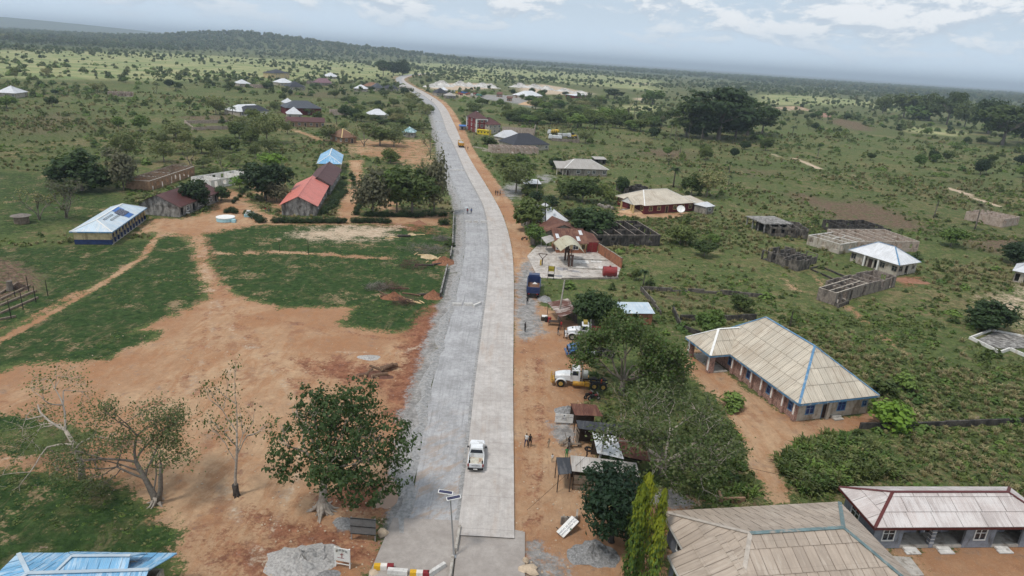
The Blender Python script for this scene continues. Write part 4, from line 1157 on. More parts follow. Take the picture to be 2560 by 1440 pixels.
for (ya,dd) in ((-6.6,0.9),(-5.4,1.9)):
 mb = MB()
 for dq in (dd,dd + .32): mb.bar(on_slope(ya,dq,.1),on_slope(ya + 5.0,dq,.1),0.05,0.05)
 for yq in (ya,ya + 5.0): mb.bar(on_slope(yq,dd,.1),on_slope(yq,dd + .32,.1),0.05,0.05)
 mb.build('mounting_rail',M_DARK,root)

root,L,Wd = house('old_classroom_block','weathered maroon gabled classroom block behind the classroom block with solar panels',(336,509),(449,518),('W',21),2.8,2.6,'y',0,'maroon','stained',0.7,None,{1: 'OwOwOwO',3: 'w-w-w-w'},cat='school')
for k in range(3):
 mb = MB(); yy = 2.0 + k * 2.6; P = [(-2.6,yy,4.6 + .06),(-2.6,yy + 2.2,4.66),(-1.2,yy + 2.2,5.15 + .0),(-1.2,yy,5.15)]
 mb.slab([P[1],P[0],P[3],P[2]],0.02,0,[(0,0),(2,0),(2,1),(0,1)]); mb.build('loose_sheet',ROOF['white'],root)
# roofless school with bare rafters
root,L,Wd = shell('roofless_classrooms','long roofless mud brown classroom block with bare grey rafters',(311,449),(374,453),('R',(453,414)),2.8,1,4,'mud',{0: '-',1: 'OoOoOoOoOo',2: '-',3: 'o-o-o-o'},3,coping='white',inner=True)
rnd = random.Random(4)
for i in range(26):
 yy = -Wd / 2 + 0.4 + (Wd - .8) * i / 25
 mb = MB(); mb.bar((-L / 2,yy,2.86),(0,yy + rnd.uniform(-.6,.6),3.75 + rnd.uniform(-.25,.1)),0.1,0.12); mb.build('rafter',M_WOOD,root)
 mb = MB(); mb.bar((L / 2,yy,2.86),(0,yy + rnd.uniform(-.6,.6),3.75 + rnd.uniform(-.25,.1)),0.1,0.12); mb.build('rafter',M_WOOD,root)
for xx,zz in ((-L * .33,3.2),(-L * .15,3.55),(0,3.8),(L * .15,3.55),(L * .33,3.2)):
 for a in range(4):
  y0 = -Wd / 2 + Wd * a / 4; mb = MB(); mb.bar((xx,y0,zz + rnd.uniform(-.15,.1)),(xx + rnd.uniform(-.4,.4),y0 + Wd / 4,zz + rnd.uniform(-.15,.1)),0.09,0.1); mb.build('purlin',M_WOOD,root)
shell('white_roofless_rooms','white walled roofless rooms half hidden by trees behind the maroon school',(477,442),(527,451),('R',(572,417)),2.6,1,5,'white',{1: 'OoOoOo',0: 'o'},5)
# halls with gabled roofs
root,L,Wd = house('salmon_hall','long stained hall with a salmon red gabled roof facing the hedge',(700,509),(795,516),('RC',(825,461)),2.75,2.5,'y',0,'salmon','stained',0.6,ROOF['salmon'],{1: 'owowowowo',3: 'w-w-w-w',0: ''},capw=0.25,cat='hall')
house('maroon_hall','long hall with a dark maroon roof between the salmon and the sky blue roofs',(757,466),(830,465),('RC',(855,424)),2.75,2.6,'y',(0,0),'maroon','stained',0.6,ROOF['maroon'],{1: 'w-w-w-w',3: 'w-w-w'},capw=0.25,cat='hall')
house('sky_blue_hall','building with a faded sky blue hip roof behind the maroon hall',(791,409.5),(854,410.5),('RC',(859,387)),3.4,2.4,'y',(4.5,0),'blue','cream',0.6,M_TRIM_W,{0: 'O--O-O',1: 'w-w-w',3: 'w-w'},cat='hall')
house('brown_hipped_house','house with a rusty brown four sided roof and pale ridge caps',(854,344.5),(895,343),('L',(835,335.5)),2.8,3.4,'pyr',0,'brown','mud',0.6,M_TRIM_C,{0: '-w-d-',3: 'w-w-w',1: 'w'},capw=0.35)
house('patchy_blue_house','small house with a patchy pale blue and green roof near the road',(1004,330),(1037,332),('W',9),2.6,2.6,'pyr',0,'patchy','cement',0.5,None,{0: 'w-w'})
house('long_maroon_house','very long low house with a plain maroon roof left of the road',(712,303),(813,306),('W',10),2.8,2.0,'x',0,'maroon','mud',0.5,None,{0: 'w-d-w-d-w-d-w'})
house('slate_roofed_house','big maroon walled house with a slate grey hip roof and two front gables',(714,270),(806,271.5),('W',18),4.2,4.0,'x',7,'slate','maroon',0.6,None,{0: 'w-w-w-w'})
house('white_pyramid_house','white four sided roof standing in front of the slate grey roof',(717,285),(757,286),('W',11),2.8,3.8,'pyr',0,'white','plaster',0.5,None,{0: 'w-w'})
house('white_gabled_house','small white roof peeping out behind the slate grey roof',(711,257.5),(737,258),('W',11),2.8,3.0,'x',3.5,'white','plaster',0.5,None,{0: 'w-w'})
root,L,Wd = house('two_tone_house','house with one white and one black roof half behind',(598,279.5),(674,276.5),('W',15),2.8,3.4,'x',5,'white','plaster',0.5,None,{0: 'w-w-w'})
put_roof(root,17,11,2.95,3.0,'x',4.0,ROOF['dark'],name='front_roof').location = (0.5,-4.5,0.0)
mb = MB(); mb.bx(-7,8,-9.2,-6.5,0,2.9); mb.build('front_wing_wall',WALL['white'],root)
house('white_house_in_trees','white four sided roof among trees left of the road bend',(922,286.5),(972,288),('W',13),2.8,3.2,'x',5,'white','plaster',0.5,None,{0: 'w-w-w'})
shell('grey_block_shell','roofless grey block house between the slate roof and the trees',(826,276),(872,277.5),('W',9),2.8,4,2,'pinkblock',None,8)
root,L,Wd = house('two_storey_house','cream two storey house with a dark pyramid roof on the far plain',(687,183.5),(725.5,183.5),('W',19),5.9,4.6,'pyr',0,'dark','cream',0.7,None,{0: 'ww-ww',1: 'w-w'},storey=[0,3.0],cat='house')
FAR = 'houses of the distant hamlet'
for nm,lb,A,B,Wd_,rs,typ,ins,rm,wm in (
 ('white_hip_house','white hip roof leftmost in the distant hamlet',(598,209),(628.6,209.5),14,3.6,'pyr',0,'white','plaster'),
 ('white_hip_house','bright white hip roof below the two storey house',(701.5,207),(735.7,207.5),16,4.0,'x',6,'white','plaster'),
 ('black_hip_house','black hip roof in front of the bright white hip roof',(723,217),(765,218),16,5.0,'x',8,'dark','plaster'),
 ('mauve_gabled_house','dull mauve gabled roof right of the black hip roof',(799.6,207),(831,207.5),14,4.6,'x',3,'mauve','cement'),
 ('white_pyramid_house','pure white pyramid roof standing alone on the bright grass',(822,191.5),(849,192.2),18,5.0,'pyr',0,'white','plaster'),
 ('white_low_house','low white hip roof left of the far road bend',(883,220.5),(917,222.5),13,3.6,'x',6,'white','plaster'),
 ('tan_hip_house','tan brown hip roof behind the low white hip roof',(904,214),(938.5,217),14,4.0,'x',6,'brown','plaster'),
 ('grey_pyramid_house','dark grey pyramid roof by the far road bend',(939,219.8),(962,220.2),12,5.0,'pyr',0,'slate','plaster'),
 ('black_gabled_house','black roof on pale block walls beside the far road bend',(965.5,221),(998.5,222),12,3.2,'x',4,'dark','plaster'),
 ('grey_shed','small grey roof touching the far road bend',(996,215.5),(1010,219.5),8,2.5,'x',2,'grey','cement'),
 ('black_pyramid_house','black pyramid roof beside the road near the quarry',(1091,232.5),(1121.5,233.5),13,5.0,'pyr',0,'dark','plaster'),
 ('white_shed','white roof just behind the black pyramid roof near the quarry',(1106,225.5),(1121,226),10,3.0,'x',3,'white','plaster'),
 ('pale_hip_house','pale hip roof in front of the black pyramid roof near the quarry',(1117,239),(1141,239.6),8,3.0,'pyr',0,'grey','cement'),
 ('quarry_shed','large white shed roof in the quarry yard',(1322,241),(1358,240),22,5.0,'x',7,'white','plaster'),
 ('rust_walled_shed','long flat shed with a rust red front wall at the quarry end',(1436,239.5),(1470,237.5),12,1.0,'mono',0,'white','red'),
 ('rusty_works_shed','rust red works shed in the middle of the quarry yard',(1240,235),(1254,236),10,2.0,'mono',0,'rust','mud'),
 ('rusty_works_shed','low rust red works shed at the front of the quarry yard',(1266,245),(1281,246),8,1.5,'mono',0,'rust','mud'),
 ('brown_works_shed','brown works shed left of the large white quarry shed',(1290,238),(1318,239),8,1.2,'mono',0,'brown','mud'),
 ('white_house_far_edge','white hip roofed house at the left edge of the picture',(-14,231),(38,233.5),16,4.0,'x',6,'white','plaster')):
 house(nm,lb,A,B,('W',Wd_),2.9,rs,typ,ins,rm,wm,0.6,None,{0: 'w-d-w'},group=FAR)
shell('long_unfinished_row','pale unfinished row of rooms alone in the far left field',(268,229.5),(331,231.5),('W',8),2.8,6,1,'pinkblock',{0: 'XXXXXXXX'},2)
shell('far_block_shell','roofless block house between white and black far roofs',(630,212),(674,213),('W',9),2.8,5,1,'pinkblock',{0: 'oOooOo'},3)
shell('brown_block_shell','brown roofless shell beside the mauve roof',(766,201.5),(800,206),('W',12),3.2,3,1,'block',None,6)
# low compound walls
def wall_line(name,label,pts,h,wm,th=0.22,jag=0.0,seed=1,cat='wall',closed=False,coping=None):
 P = [at(*q) for q in pts]; o = P[0]
 root = thing(name,label,cat,(o.x,o.y,0)); rnd = random.Random(seed)
 for a,b in zip(P[:-1],P[1:]):
  n = max(1,int((b - a).length / 3)) if jag else 1
  mb = MB()
  for i in range(n):
   p = a.lerp(b,i / n) - o; q = a.lerp(b,(i + 1) / n) - o
   wall_run(mb,(p.x,p.y),(q.x,q.y),-0.05,max(0.25,h - rnd.random() * jag),th,[])
  mb.build('wall_panel',WALL[wm],root)
  if coping:
   mb = MB(); p = a - o; q = b - o; wall_run(mb,(p.x,p.y),(q.x,q.y),h + 0.002,h + 0.08,th + 0.01,[]); mb.build('coping',WALL[coping],root)
 return root
wall_line('compound_wall','low pinkish compound wall around an empty plot left of the village',[(583,307),(461,309),(482,326),(583,323)],1.9,'pinkblock',0.3,0.4)

# ---- right of the road, far
root,L,Wd = house('red_apartment_block','red three storey block with white framed windows and dark maroon roof',(1191,297),(1221,297.5),('L',(1181,290.5)),8.0,3.6,'x',(2.5,4.5),'maroon','red',0.4,None,{0: 'w-w-w',3: 'w--w--w',1: 'w-w'},storey=[0,2.7,5.3],cat='apartment block',ww=1.4,wh=1.5,sill=0.7)
x,y = L / 2 - .4,Wd / 2 - .4
for sx,sy in ((-x,-y),(x,-y),(-x,y),(x,y)):
 mb = MB(); mb.bx(sx - .3,sx + .3,sy - .3,sy + .3,0,7.9); mb.build('corner_quoin',M_TRIM_W,root)
mb = MB(); mb.bx(-x - .35,x + .35,-y - .35,-y - .31,7.4,7.9); mb.build('cornice',M_TRIM_W,root)
mb = MB(); mb.slab([(-x * .1,.3,11.35),(x * .3,.3,11.3),(x * .3,1.5,11.3),(-x * .1,1.5,11.35)],0.1); mb.build('roof_hatch',M_TRIM_W,root)
root,L,Wd = house('maroon_roofed_annex','pale two storey annex with dark maroon roof beside the red apartment block',(1223,312),(1254,311.5),('W',12),5.2,3.6,'x',(4.5,5.5),'maroon','plaster',0.4,None,{0: 'w-w-w',3: 'w-w'},storey=[0,2.6],cat='house')
loc,rz,L,Wd = frame_of((1192,325),(1224,328),('W',3),2.2)
root = thing('yellow_shop_row','yellow painted kiosk row in front of the red apartment block','kiosk',loc,rz)
FOOT.append((loc.x,loc.y,rz,L / 2,1.6))
mb = MB(); mb.bx(-L / 2,L / 2,-1.4,1.4,0,2.4); mb.build('kiosk_body',paint('yellow_paint',(0.62,0.48,0.03),0.5,0.15),root)
for i in range(4):
 mb = MB(); mb.tube([(-L / 2 + L * (i + .5) / 4,-1.46,1.3),(-L / 2 + L * (i + .5) / 4,-1.41,1.3)],0.42,14); mb.build('round_emblem',M_DARK,root)
mb = MB(); mb.slab([(-L / 2 - .2,-1.7,2.45),(L / 2 + .2,-1.7,2.45),(L / 2 + .2,1.5,2.6),(-L / 2 - .2,1.5,2.6)],0.06,0); mb.build('kiosk_roof',paint('yellow_paint',(0.62,0.48,0.03)),root)
house('blue_stall','small blue sheet roofed stall beside the red verge',(1147,315),(1165,316),('W',4),2.3,0.5,'mono',0,'azure','cement',0.3,None,{0: 'O'},cat='stall')
root,L,Wd = house('black_roofed_house','large black hip roofed house with a white roof behind it right of the road',(1284,362.5),(1376,361.5),('W',16),2.8,4.6,'x',(7,8),'dark','plaster',0.5,None,{0: 'w-w-w-w'})
house('white_hip_annex','white hip roof tucked behind the large black roof',(1270,347),(1318,345),('W',12),3.0,3.6,'x',(2,6),'white','plaster',0.5,None,{0: 'w-w'})
shell('brown_unfinished_row','brown roofless row of rooms in front of the black hip roof',(1229,367),(1347,371),('W',9),2.8,8,2,'pinkblock',{0: 'oo-oOo-ooO'},12)
wall_line('block_yard_wall','tall bare block yard wall beside the maroon roofed annex',[(1254,336),(1335,341),(1338,330)],4.6,'pinkblock',0.25,0.6,4)
wall_line('truck_yard_wall','grey block wall in front of the parked mixer trucks',[(1378,352),(1448,357),(1440,338)],1.8,'block',0.25,0.3,5)
wall_line('old_foundation','low concrete foundation by the red verge right of the yellow truck',[(1182,368),(1207,372),(1228,380),(1206,377)],0.6,'plaster',0.3,0.2,6)
root,L,Wd = house('white_bungalow','white hip roofed bungalow in the middle of the green fields',(1411,421),(1523,424.5),('W',13),2.8,2.9,'x',(5.5,6.0),'grey','cement',0.6,M_TRIM_W,{0: 'd-w-vw-w'})
mb = MB(); P = [(-L / 2 - 3.0,-Wd / 2 + .5,2.7),(-L / 2 + 2.2,-Wd / 2 + .5,2.7),(-L / 2 + 2.2,0.5,4.6),(-L / 2 - 3.0,0.5,4.6)]
mb.slab(P,0.07,0,[(0,0),(5,0),(5,4),(0,4)]); mb.build('porch_roof',ROOF['grey'],root)
for xx in (-L / 2 - 2.7,-L / 2 - .3):
 mb = MB(); mb.bx(xx - .15,xx + .15,-Wd / 2 + .7,-Wd / 2 + 1.0,0,2.65); mb.build('porch_post',WALL['plaster'],root)
root,L,Wd = house('open_roadside_shed','open shed with pale blue sheet roof among the trees by the verge',(1310,459),(1354,460),('W',5),2.5,0.7,'mono',0,'white','cement',0.3,None,None,walls=False,cat='shed')
for sx in (-1,1):
 for sy in (-1,1):
  mb = MB(); mb.bx(sx * (L / 2 - .4) - .08,sx * (L / 2 - .4) + .08,sy * 2 - .08,sy * 2 + .08,0,2.55 if sy < 0 else 3.0); mb.build('post',M_WOOD,root)
house('small_dark_hut','small dark walled hut behind the white bungalow',(1487,398),(1518,399),('W',5),2.3,0.5,'mono',0,'grey','mildew',0.3,None,{0: 'o-O'},cat='hut')
# maroon walled bungalow
root,L,Wd = house('maroon_bungalow','maroon walled bungalow with cream hip roof and a satellite dish',(1612,514.5),(1740,506.5),('L',(1547,489)),2.8,3.2,'x',(5.0,6.2),'cream','maroon',0.7,M_TRIM_W,{0: '-w-w-d-w-w-w',3: 'w-w-w',1: 'w'},fm=M_TRIM_C,cat='house',sheets=None)
x,y = L / 2,Wd / 2
mb = MB(); P = [(-x - 2.8,y * .15,2.75),(-x - 2.8,-y * .75,2.75),(-x + 2.5,-y * .75,2.75),(-x + 2.5,y * .15,2.75)]
r0 = (-x - 2.8,-y * .3,4.6); r1 = (-x + 3.4,-y * .3,4.6)
mb.slab([P[1],P[2],r1,r0],.07,0,[(0,0),(5,0),(5,3),(0,3)]); mb.slab([P[3],P[0],r0,r1],.07,0,[(0,0),(5,0),(5,3),(0,3)]); mb.build('porch_roof',ROOF['cream'],root)
mb = MB(); mb.add([(-x - 2.6,P[1][1] + .3,2.7),(-x - 2.6,P[0][1] - .3,2.7),(-x - 2.6,r0[1],4.45),(-x - 2.5,P[1][1] + .3,2.7),(-x - 2.5,P[0][1] - .3,2.7),(-x - 2.5,r0[1],4.45)],[(0,2,1),(3,4,5),(0,1,4,3),(1,2,5,4),(2,0,3,5)]); mb.build('porch_gable',M_TRIM_W,root)
for yy in (P[1][1] + .4,P[1][1] + 1.5,P[0][1] - .4):
 mb = MB(); mb.bx(-x - 2.6,-x - 2.2,yy - .2,yy + .2,0,2.7); mb.build('porch_column',M_TRIM_C,root)
mb = MB(); mb.bx(-x - 2.7,-x + .6,P[1][1] + .2,P[0][1] - .2,0,.12); mb.build('porch_floor',M_CONC,root)
mb = MB(); mb.bx(x - .6,x + 4.4,-y + .9,y * .4,0,2.4); mb.build('side_wing_wall',WALL['maroon'],root)
mb = MB(); q = [(x - .5,-y + .3,2.5),(x + 4.9,-y + .3,2.5),(x + 3.6,-y * .1,3.6),(x - .5,-y * .1,3.6)]; mb.slab(q,.07,0,[(0,0),(5,0),(5,3),(0,3)])
q = [(x + 4.9,y * .5,2.5),(x - .5,y * .5,2.5),(x - .5,-y * .1,3.6),(x + 3.6,-y * .1,3.6)]; mb.slab(q,.07,0,[(0,0),(5,0),(5,3),(0,3)]); mb.build('side_wing_roof',ROOF['cream'],root)
f,p = opening_mesh('w',1.2,1.2,M_TRIM_C,M_GLASS); fo = link_mesh('window',f,root,(x + 2.0,-y + .88,.9)); link_mesh('pane',p,fo)
house('white_outhouse','small white roofed outhouse at the end of the maroon bungalow',(1766,518),(1789,515),('W',5),2.4,1.0,'x',1.2,'white','cement',0.3,None,{0: 'w'},cat='outhouse')
shell('burnt_shell','sooty black roofless shell behind the maroon bungalow',(1566,471),(1630,472),('W',9),2.2,3,2,'mildew',None,15,jag=0.7)
# white pyramid, rust roofs and the filling station
house('white_roofed_house','steep white hip roof behind the filling station',(1364,560),(1424,552),('W',11),2.9,4.2,'pyr',0,'white','cement',0.5,M_DARK,{0: 'w-w',3: 'w-w'},capw=0.25)
house('rust_gabled_house','rusty maroon gabled house directly behind the filling station office',(1361,581),(1456,580),('W',11),2.4,1.9,'y',0,'rust','cement',0.6,None,{0: '',3: 'w-w'})
root,L,Wd = house('filling_station_office','filling station office with rust red roof and orange and cream walls',(1389,608),(1473,609.5),('W',6.5),2.5,2.0,'mono',0,'rust','cream',0.5,None,{0: 'w-d-w-o'},(1.0,WALL['orange']),cat='filling station')
for (xx,yy) in ((-L / 2 + .6,-1.2),(L / 2 - 2.6,-2.2),(L / 2 - 1.5,.4)):
 z = 2.5 + 2.0 * (yy + Wd / 2) / Wd; k = 2.0 / Wd
 mb = MB(); mb.slab([(xx,yy,z + .05),(xx + .8,yy,z + .05),(xx + .8,yy + 1.9,z + 1.9 * k + .05),(xx,yy + 1.9,z + 1.9 * k + .05)],.02,0,[(0,0),(1,0),(1,2),(0,2)]); mb.build('skylight_sheet',ROOF['white'],root)
mb = MB(); P = [(L / 2 - .1,-Wd / 2 + 1.2,2.6),(L / 2 + 3.2,-Wd / 2 + 2.2,2.3),(L / 2 + 2.6,Wd / 2 - .4,3.3),(L / 2 - .1,Wd / 2 - .2,4.2)]; mb.slab(P,.05,0,[(0,0),(3,0),(3,4),(0,4)]); mb.build('side_roof',ROOF['rust'],root)

# forecourt of the filling station
mb = MB(); q = [at(1318,640),at(1345,612),at(1390,618),at(1495,628),at(1552,668),at(1543,696),at(1400,697),at(1345,694)]
mb.slab([(p.x,p.y,0.05) for p in q][::-1],0.1); o = mb.build('forecourt',paint('forecourt_concrete',(0.46,0.42,0.38),0.9,0.3,0.4,(0.25,0.2,0.16,1),0.4)); tag(o,kind='structure')
def quad_roof(root,P,rm,nm='roof',t=0.05,uv=None):
 mb = MB(); o_,e,up,nrm = plane_uv(P)
 mb.slab(P,t,0,[((Vector(q) - o_).dot(e),(Vector(q) - o_).dot(up)) for q in P]); return mb.build(nm,ROOF[rm],root)
# arched canopy on two props
pA = at(1425,668); pB = at(1416,652)
root = thing('station_canopy','arched pale canopy on rusty pillars over the filling station pumps','canopy',(pA.x,pA.y,0.05))
cl,cr,bl,br = at(1401.6,628,3.6),at(1462.5,634,3.6),at(1384,607,3.6),at(1446,607,3.6)
mb = MB(); n = 14; vs = []; fs = []; uv = []
for k in range(n + 1):
 s_ = k / n; z = 3.6 + 1.75 * math.sin(math.pi * s_) - 0.05
 for a,b in ((cl,cr),(bl,br)):
  p = a.lerp(b,s_); vs.append((p.x - pA.x,p.y - pA.y,z))
for k in range(n):
 fs.append((2 * k,2 * k + 2,2 * k + 3,2 * k + 1)); uv.append([(k * .6,0),(k * .6 + .6,0),(k * .6 + .6,5),(k * .6,5)])
nb = len(vs); vs2 = vs + [(a,b,c - .08) for a,b,c in vs]
fs2 = fs + [tuple(nb + i for i in f[::-1]) for f in fs] + [(2 * k,nb + 2 * k,nb + 2 * k + 2,2 * k + 2) for k in range(n)] + [(2 * k + 1,2 * k + 3,nb + 2 * k + 3,nb + 2 * k + 1) for k in range(n)]
mb.add(vs2,fs2,0,uv + [None] * (len(fs2) - len(uv)))
mb.build('canopy_sheet',roofing('roof_canopy',(0.52,0.49,0.37),(0.42,0.38,0.27),0.5,0.7,rib=1.0,stain=(0.3,0.25,0.18),stain_amt=0.5),root)
M_RUSTP = paint('rusty_pillar',(0.075,0.042,0.032),0.9,0.5)
dB = pB - pA
for c,hh in ((Vector((0,0,0)),2.6),(dB,2.6)):
 mb = MB(); mb.bx(c.x - .55,c.x - .15,c.y - .3,c.y + .3,0.12,hh); mb.bx(c.x + .15,c.x + .55,c.y - .3,c.y + .3,0.12,hh); mb.bx(c.x - .6,c.x + .6,c.y - .35,c.y + .35,hh,hh + .15); mb.build('pump_pillar',M_RUSTP,root)
 mb = MB(); mb.bx(c.x - .8,c.x + .8,c.y - .6,c.y + .6,0,.12); mb.build('pump_plinth',M_CONC,root)
 mb = MB(); mb.tube([(c.x,c.y,hh + .15),(c.x,c.y,4.0)],.09,8); mb.build('prop',M_RUSTP,root)
 for s_ in (-1,1):
  mb = MB(); mb.bar((c.x,c.y,3.5),(c.x + s_ * 1.4,c.y,4.9),.09); mb.build('brace',M_RUSTP,root)
# leaning grey awning left of the canopy
o = at(1366,616); root = thing('leaning_awning','tilted grey flat awning on thin posts left of the arched canopy','awning',(o.x,o.y,0.05))
P = [at(1353,594,2.9),at(1366,609.5,2.5),at(1391,599,2.8),at(1375.6,588,3.3)]
P = [(p.x - o.x,p.y - o.y,p.z) for p in P]; quad_roof(root,P,'grey','awning_sheet',.08)
for i,p in enumerate(P):
 mb = MB(); mb.tube([(p[0] * .92,p[1] * .92,0),(p[0] * .92,p[1] * .92,p[2] - .25)],.05,6); mb.build('post',M_STEEL,root)
# Y shaped stand
o = at(1355,665); root = thing('forked_pump_stand','rusty forked stand with a yellow pump at the forecourt edge','stand',(o.x,o.y,0.05))
mb = MB(); mb.bx(-.6,.6,-.35,.35,0,.15); mb.build('plinth',M_CONC,root)
mb = MB(); mb.bx(-.12,.12,-.1,.1,.15,1.7); mb.build('post',M_RUSTP,root)
for s_ in (-1,1):
 mb = MB(); mb.bar((0,0,1.6),(s_ * .95,0,2.7),.12); mb.build('fork_arm',M_RUSTP,root)
mb = MB(); mb.bar((-.95,0,2.72),(.95,0,2.72),.14); mb.build('fork_bar',M_RUSTP,root)
mb = MB(); mb.bx(-.5,-.18,-.2,.2,.15,1.3); mb.build('pump_body',paint('pump_yellow',(0.5,0.33,0.06)),root)
# yellow price board
TEXTS = []
def text_obj(s_,size,mat,parent,loc,rot=(math.pi / 2,0,0),name='lettering',align='CENTER'):
 cu = bpy.data.curves.new('lettering','FONT'); cu.body = s_; cu.size = size; cu.align_x = align; cu.align_y = 'CENTER'; cu.extrude = 0.002
 tmp = bpy.data.objects.new('tmp',cu); COL.objects.link(tmp)
 TEXTS.append((tmp,cu,mat,parent,loc,rot,name))
def flush_text():
 """turn the lettering into flat meshes"""
 bpy.context.view_layer.update(); dg = bpy.context.evaluated_depsgraph_get()
 ms = [bpy.data.meshes.new_from_object(t_[0].evaluated_get(dg)) for t_ in TEXTS]
 for me,(tmp,cu,mat,parent,loc,rot,name) in zip(ms,TEXTS):
  bpy.data.objects.remove(tmp); bpy.data.curves.remove(cu)
  me.name = name; me.materials.clear(); me.materials.append(mat)
  link_mesh(name,me,parent,loc,rot)['kind'] = 'stuff'
 TEXTS.clear()
def dashes(parent,mat,x0,x1,z,h,seed,y=-.036,name='lettering'):
 """a line of print too small to read"""
 rnd = random.Random(seed); mb = MB(); x = x0
 while x < x1:
  w = h * rnd.uniform(.5,2.2); mb.bx(x,min(x + w,x1),y,y + .004,z - h / 2,z + h / 2); x += w + h * rnd.uniform(.3,.8)
 mb.build(name,mat,parent)['kind'] = 'stuff'
M_INK = paint('ink_navy',(0.012,0.022,0.075),0.6,0.1,bump=0)
M_INKB = paint('ink_black',(0.015,0.014,0.014),0.6,0.1,bump=0)
M_INKR = paint('ink_red',(0.22,0.02,0.02),0.6,0.1,bump=0)
o = at(1376.5,699); root = thing('yellow_notice_board','yellow notice board on a black frame behind the blue dump truck','sign',(o.x,o.y,0.05),rad(-3))
for s_ in (-.62,.62):
 mb = MB(); mb.bx(s_ - .05,s_ + .05,-.04,.04,0,2.9); mb.build('post',M_DARK,root)
mb = MB(); mb.bx(-.57,.57,-.03,.03,1.75,2.85); mb.build('board',paint('board_yellow',(0.42,0.33,0.04),0.6,0.25),root)
text_obj('KING',.42,M_INKB,root,(0,-.04,2.15))
mb = MB(); mb.bx(-.57,.57,-.02,.02,.55,1.15); mb.build('lower_board',M_DARK,root)
# red gate and flank wall
a,b = at(1466,631),at(1492.5,632); loc = (a + b) / 2
root = thing('red_sheet_gate','dark red sheet metal double gate beside the filling station office','gate',(loc.x,loc.y,0),math.atan2(b.y - a.y,b.x - a.x))
gl = (b - a).length
for s_ in (0,1):
 mb = MB(); x0 = -gl / 2 + s_ * gl / 2; mb.bx(x0 + .03,x0 + gl / 2 - .03,-.03,.03,.12,2.5)
 leaf = mb.build('gate_leaf',paint('gate_red',(0.20,0.022,0.022),0.5,0.25),root)
 for k in range(5):
  mb = MB(); xx = x0 + .15 + k * (gl / 2 - .3) / 4; mb.bx(xx - .02,xx + .02,-.055,-.032,.15,2.45); mb.build('rib',paint('gate_red',(0.2,.02,.02)),leaf)
wall_line('station_side_wall','orange and grey wall running along the forecourt beside the red gate',[(1494,632),(1552,671)],2.3,'orange',0.22,0,3,coping='cement')
# red storage tank lying on its side
a,b = at(1506,690),at(1540,692); mid = (a + b) / 2
root = thing('red_fuel_tank','dull red cylindrical tank lying on the forecourt edge','tank',(mid.x,mid.y,0),math.atan2(b.y - a.y,b.x - a.x))
M_TANK = paint('tank_red',(0.25,0.035,0.035),0.5,0.3,dirt=(0.1,0.03,0.03,1),dirt_amt=0.3)
ln = (b - a).length; mb = MB(); mb.tube([(-ln / 2,0,1.15),(-ln / 2 + .05,0,1.15),(ln / 2,0,1.15)],[.95,1.05,1.05],20); mb.build('shell',M_TANK,root,smooth=False)
for xx in (-ln * .25,ln * .25):
 mb = MB(); mb.bx(xx - .15,xx + .15,-.8,.8,0,.35); mb.build('saddle',M_CONC,root)
mb = MB(); mb.tube([(0,0,2.15),(0,0,2.4)],.22,10); mb.build('hatch',M_TANK,root)
# kerbed pit on the forecourt
o = at(1470,662); root = thing('pit_kerb','rectangular kerbed pit with cover slabs on the forecourt','pit',(o.x,o.y,0.05),rad(4))
for x0,x1,y0,y1 in ((-4,5.2,3.4,3.6),(-4.2,-4,-3.4,3.6),(-4,4,-3.6,-3.4)):
 mb = MB(); mb.bx(x0,x1,y0,y1,0,.28); mb.build('kerb',M_CONC,root)
for x0,x1,y0,y1 in ((-3.4,.4,.4,3.0),(1.0,3.6,1.8,3.0),(-3.0,-1.2,-3.0,-2.2),(2,5,-3,-1.4)):
 mb = MB(); mb.bx(x0,x1,y0,y1,0,.12); mb.build('cover_slab',M_CONCW,root)
wall_line('forecourt_edge_wall','low concrete edge along the front of the forecourt',[(1404,699),(1546,697)],0.35,'cement',0.25)
# puddles
def puddle(name,label,px,r,muddy,seed,kind=None):
 rnd = random.Random(seed); c = at(*px); mb = MB(); n = 22; vs = [(0,0,0)]
 ph = [rnd.uniform(0,6) for _ in range(4)]
 for k in range(n):
  a = 2 * math.pi * k / n; q = 1 + .18 * math.sin(2 * a + ph[0]) + .13 * math.sin(3 * a + ph[1]) + .08 * math.sin(5 * a + ph[2])
  vs.append((r[0] * q * math.cos(a),r[1] * q * math.sin(a),0))
 mb.add(vs,[(0,1 + k,1 + (k + 1) % n) for k in range(n)])
 m_ = MATS.get('water_mud' if muddy else 'water_grey')
 if not m_:
  m_,t_,out_ = new_mat('water_mud' if muddy else 'water_grey'); b_ = t_.node('ShaderNodeBsdfPrincipled')
  b_.inputs['Base Color'].default_value = (0.24,0.145,0.09,1) if muddy else (0.22,0.2,0.2,1); b_.inputs['Roughness'].default_value = 0.08
  t_.l.new(b_.outputs[0],out_.inputs[0]); MATS['water_mud' if muddy else 'water_grey'] = m_
 o = mb.build(name,m_,None,(c.x,c.y,c.z)); return tag(o,label,'puddle','puddles')
puddle('puddle','long brown puddle between the leafy tree and the stone carriageway',(968,1240,-0.035),(.95,2.6),True,3)
puddle('puddle','grey puddle between the pump pillar and the yellow board',(1405,672,0.056),(1.1,1.3),False,4)
puddle('puddle','long grey puddle right of the pump pillar',(1435,678,0.056),(1.5,.6),False,5)
puddle('puddle','oval puddle right of the yellow notice board',(1396,690,0.056),(1.1,.6),False,6)
puddle('puddle','small pale puddle before the red tank',(1436,691,0.056),(1.2,.45),False,7)
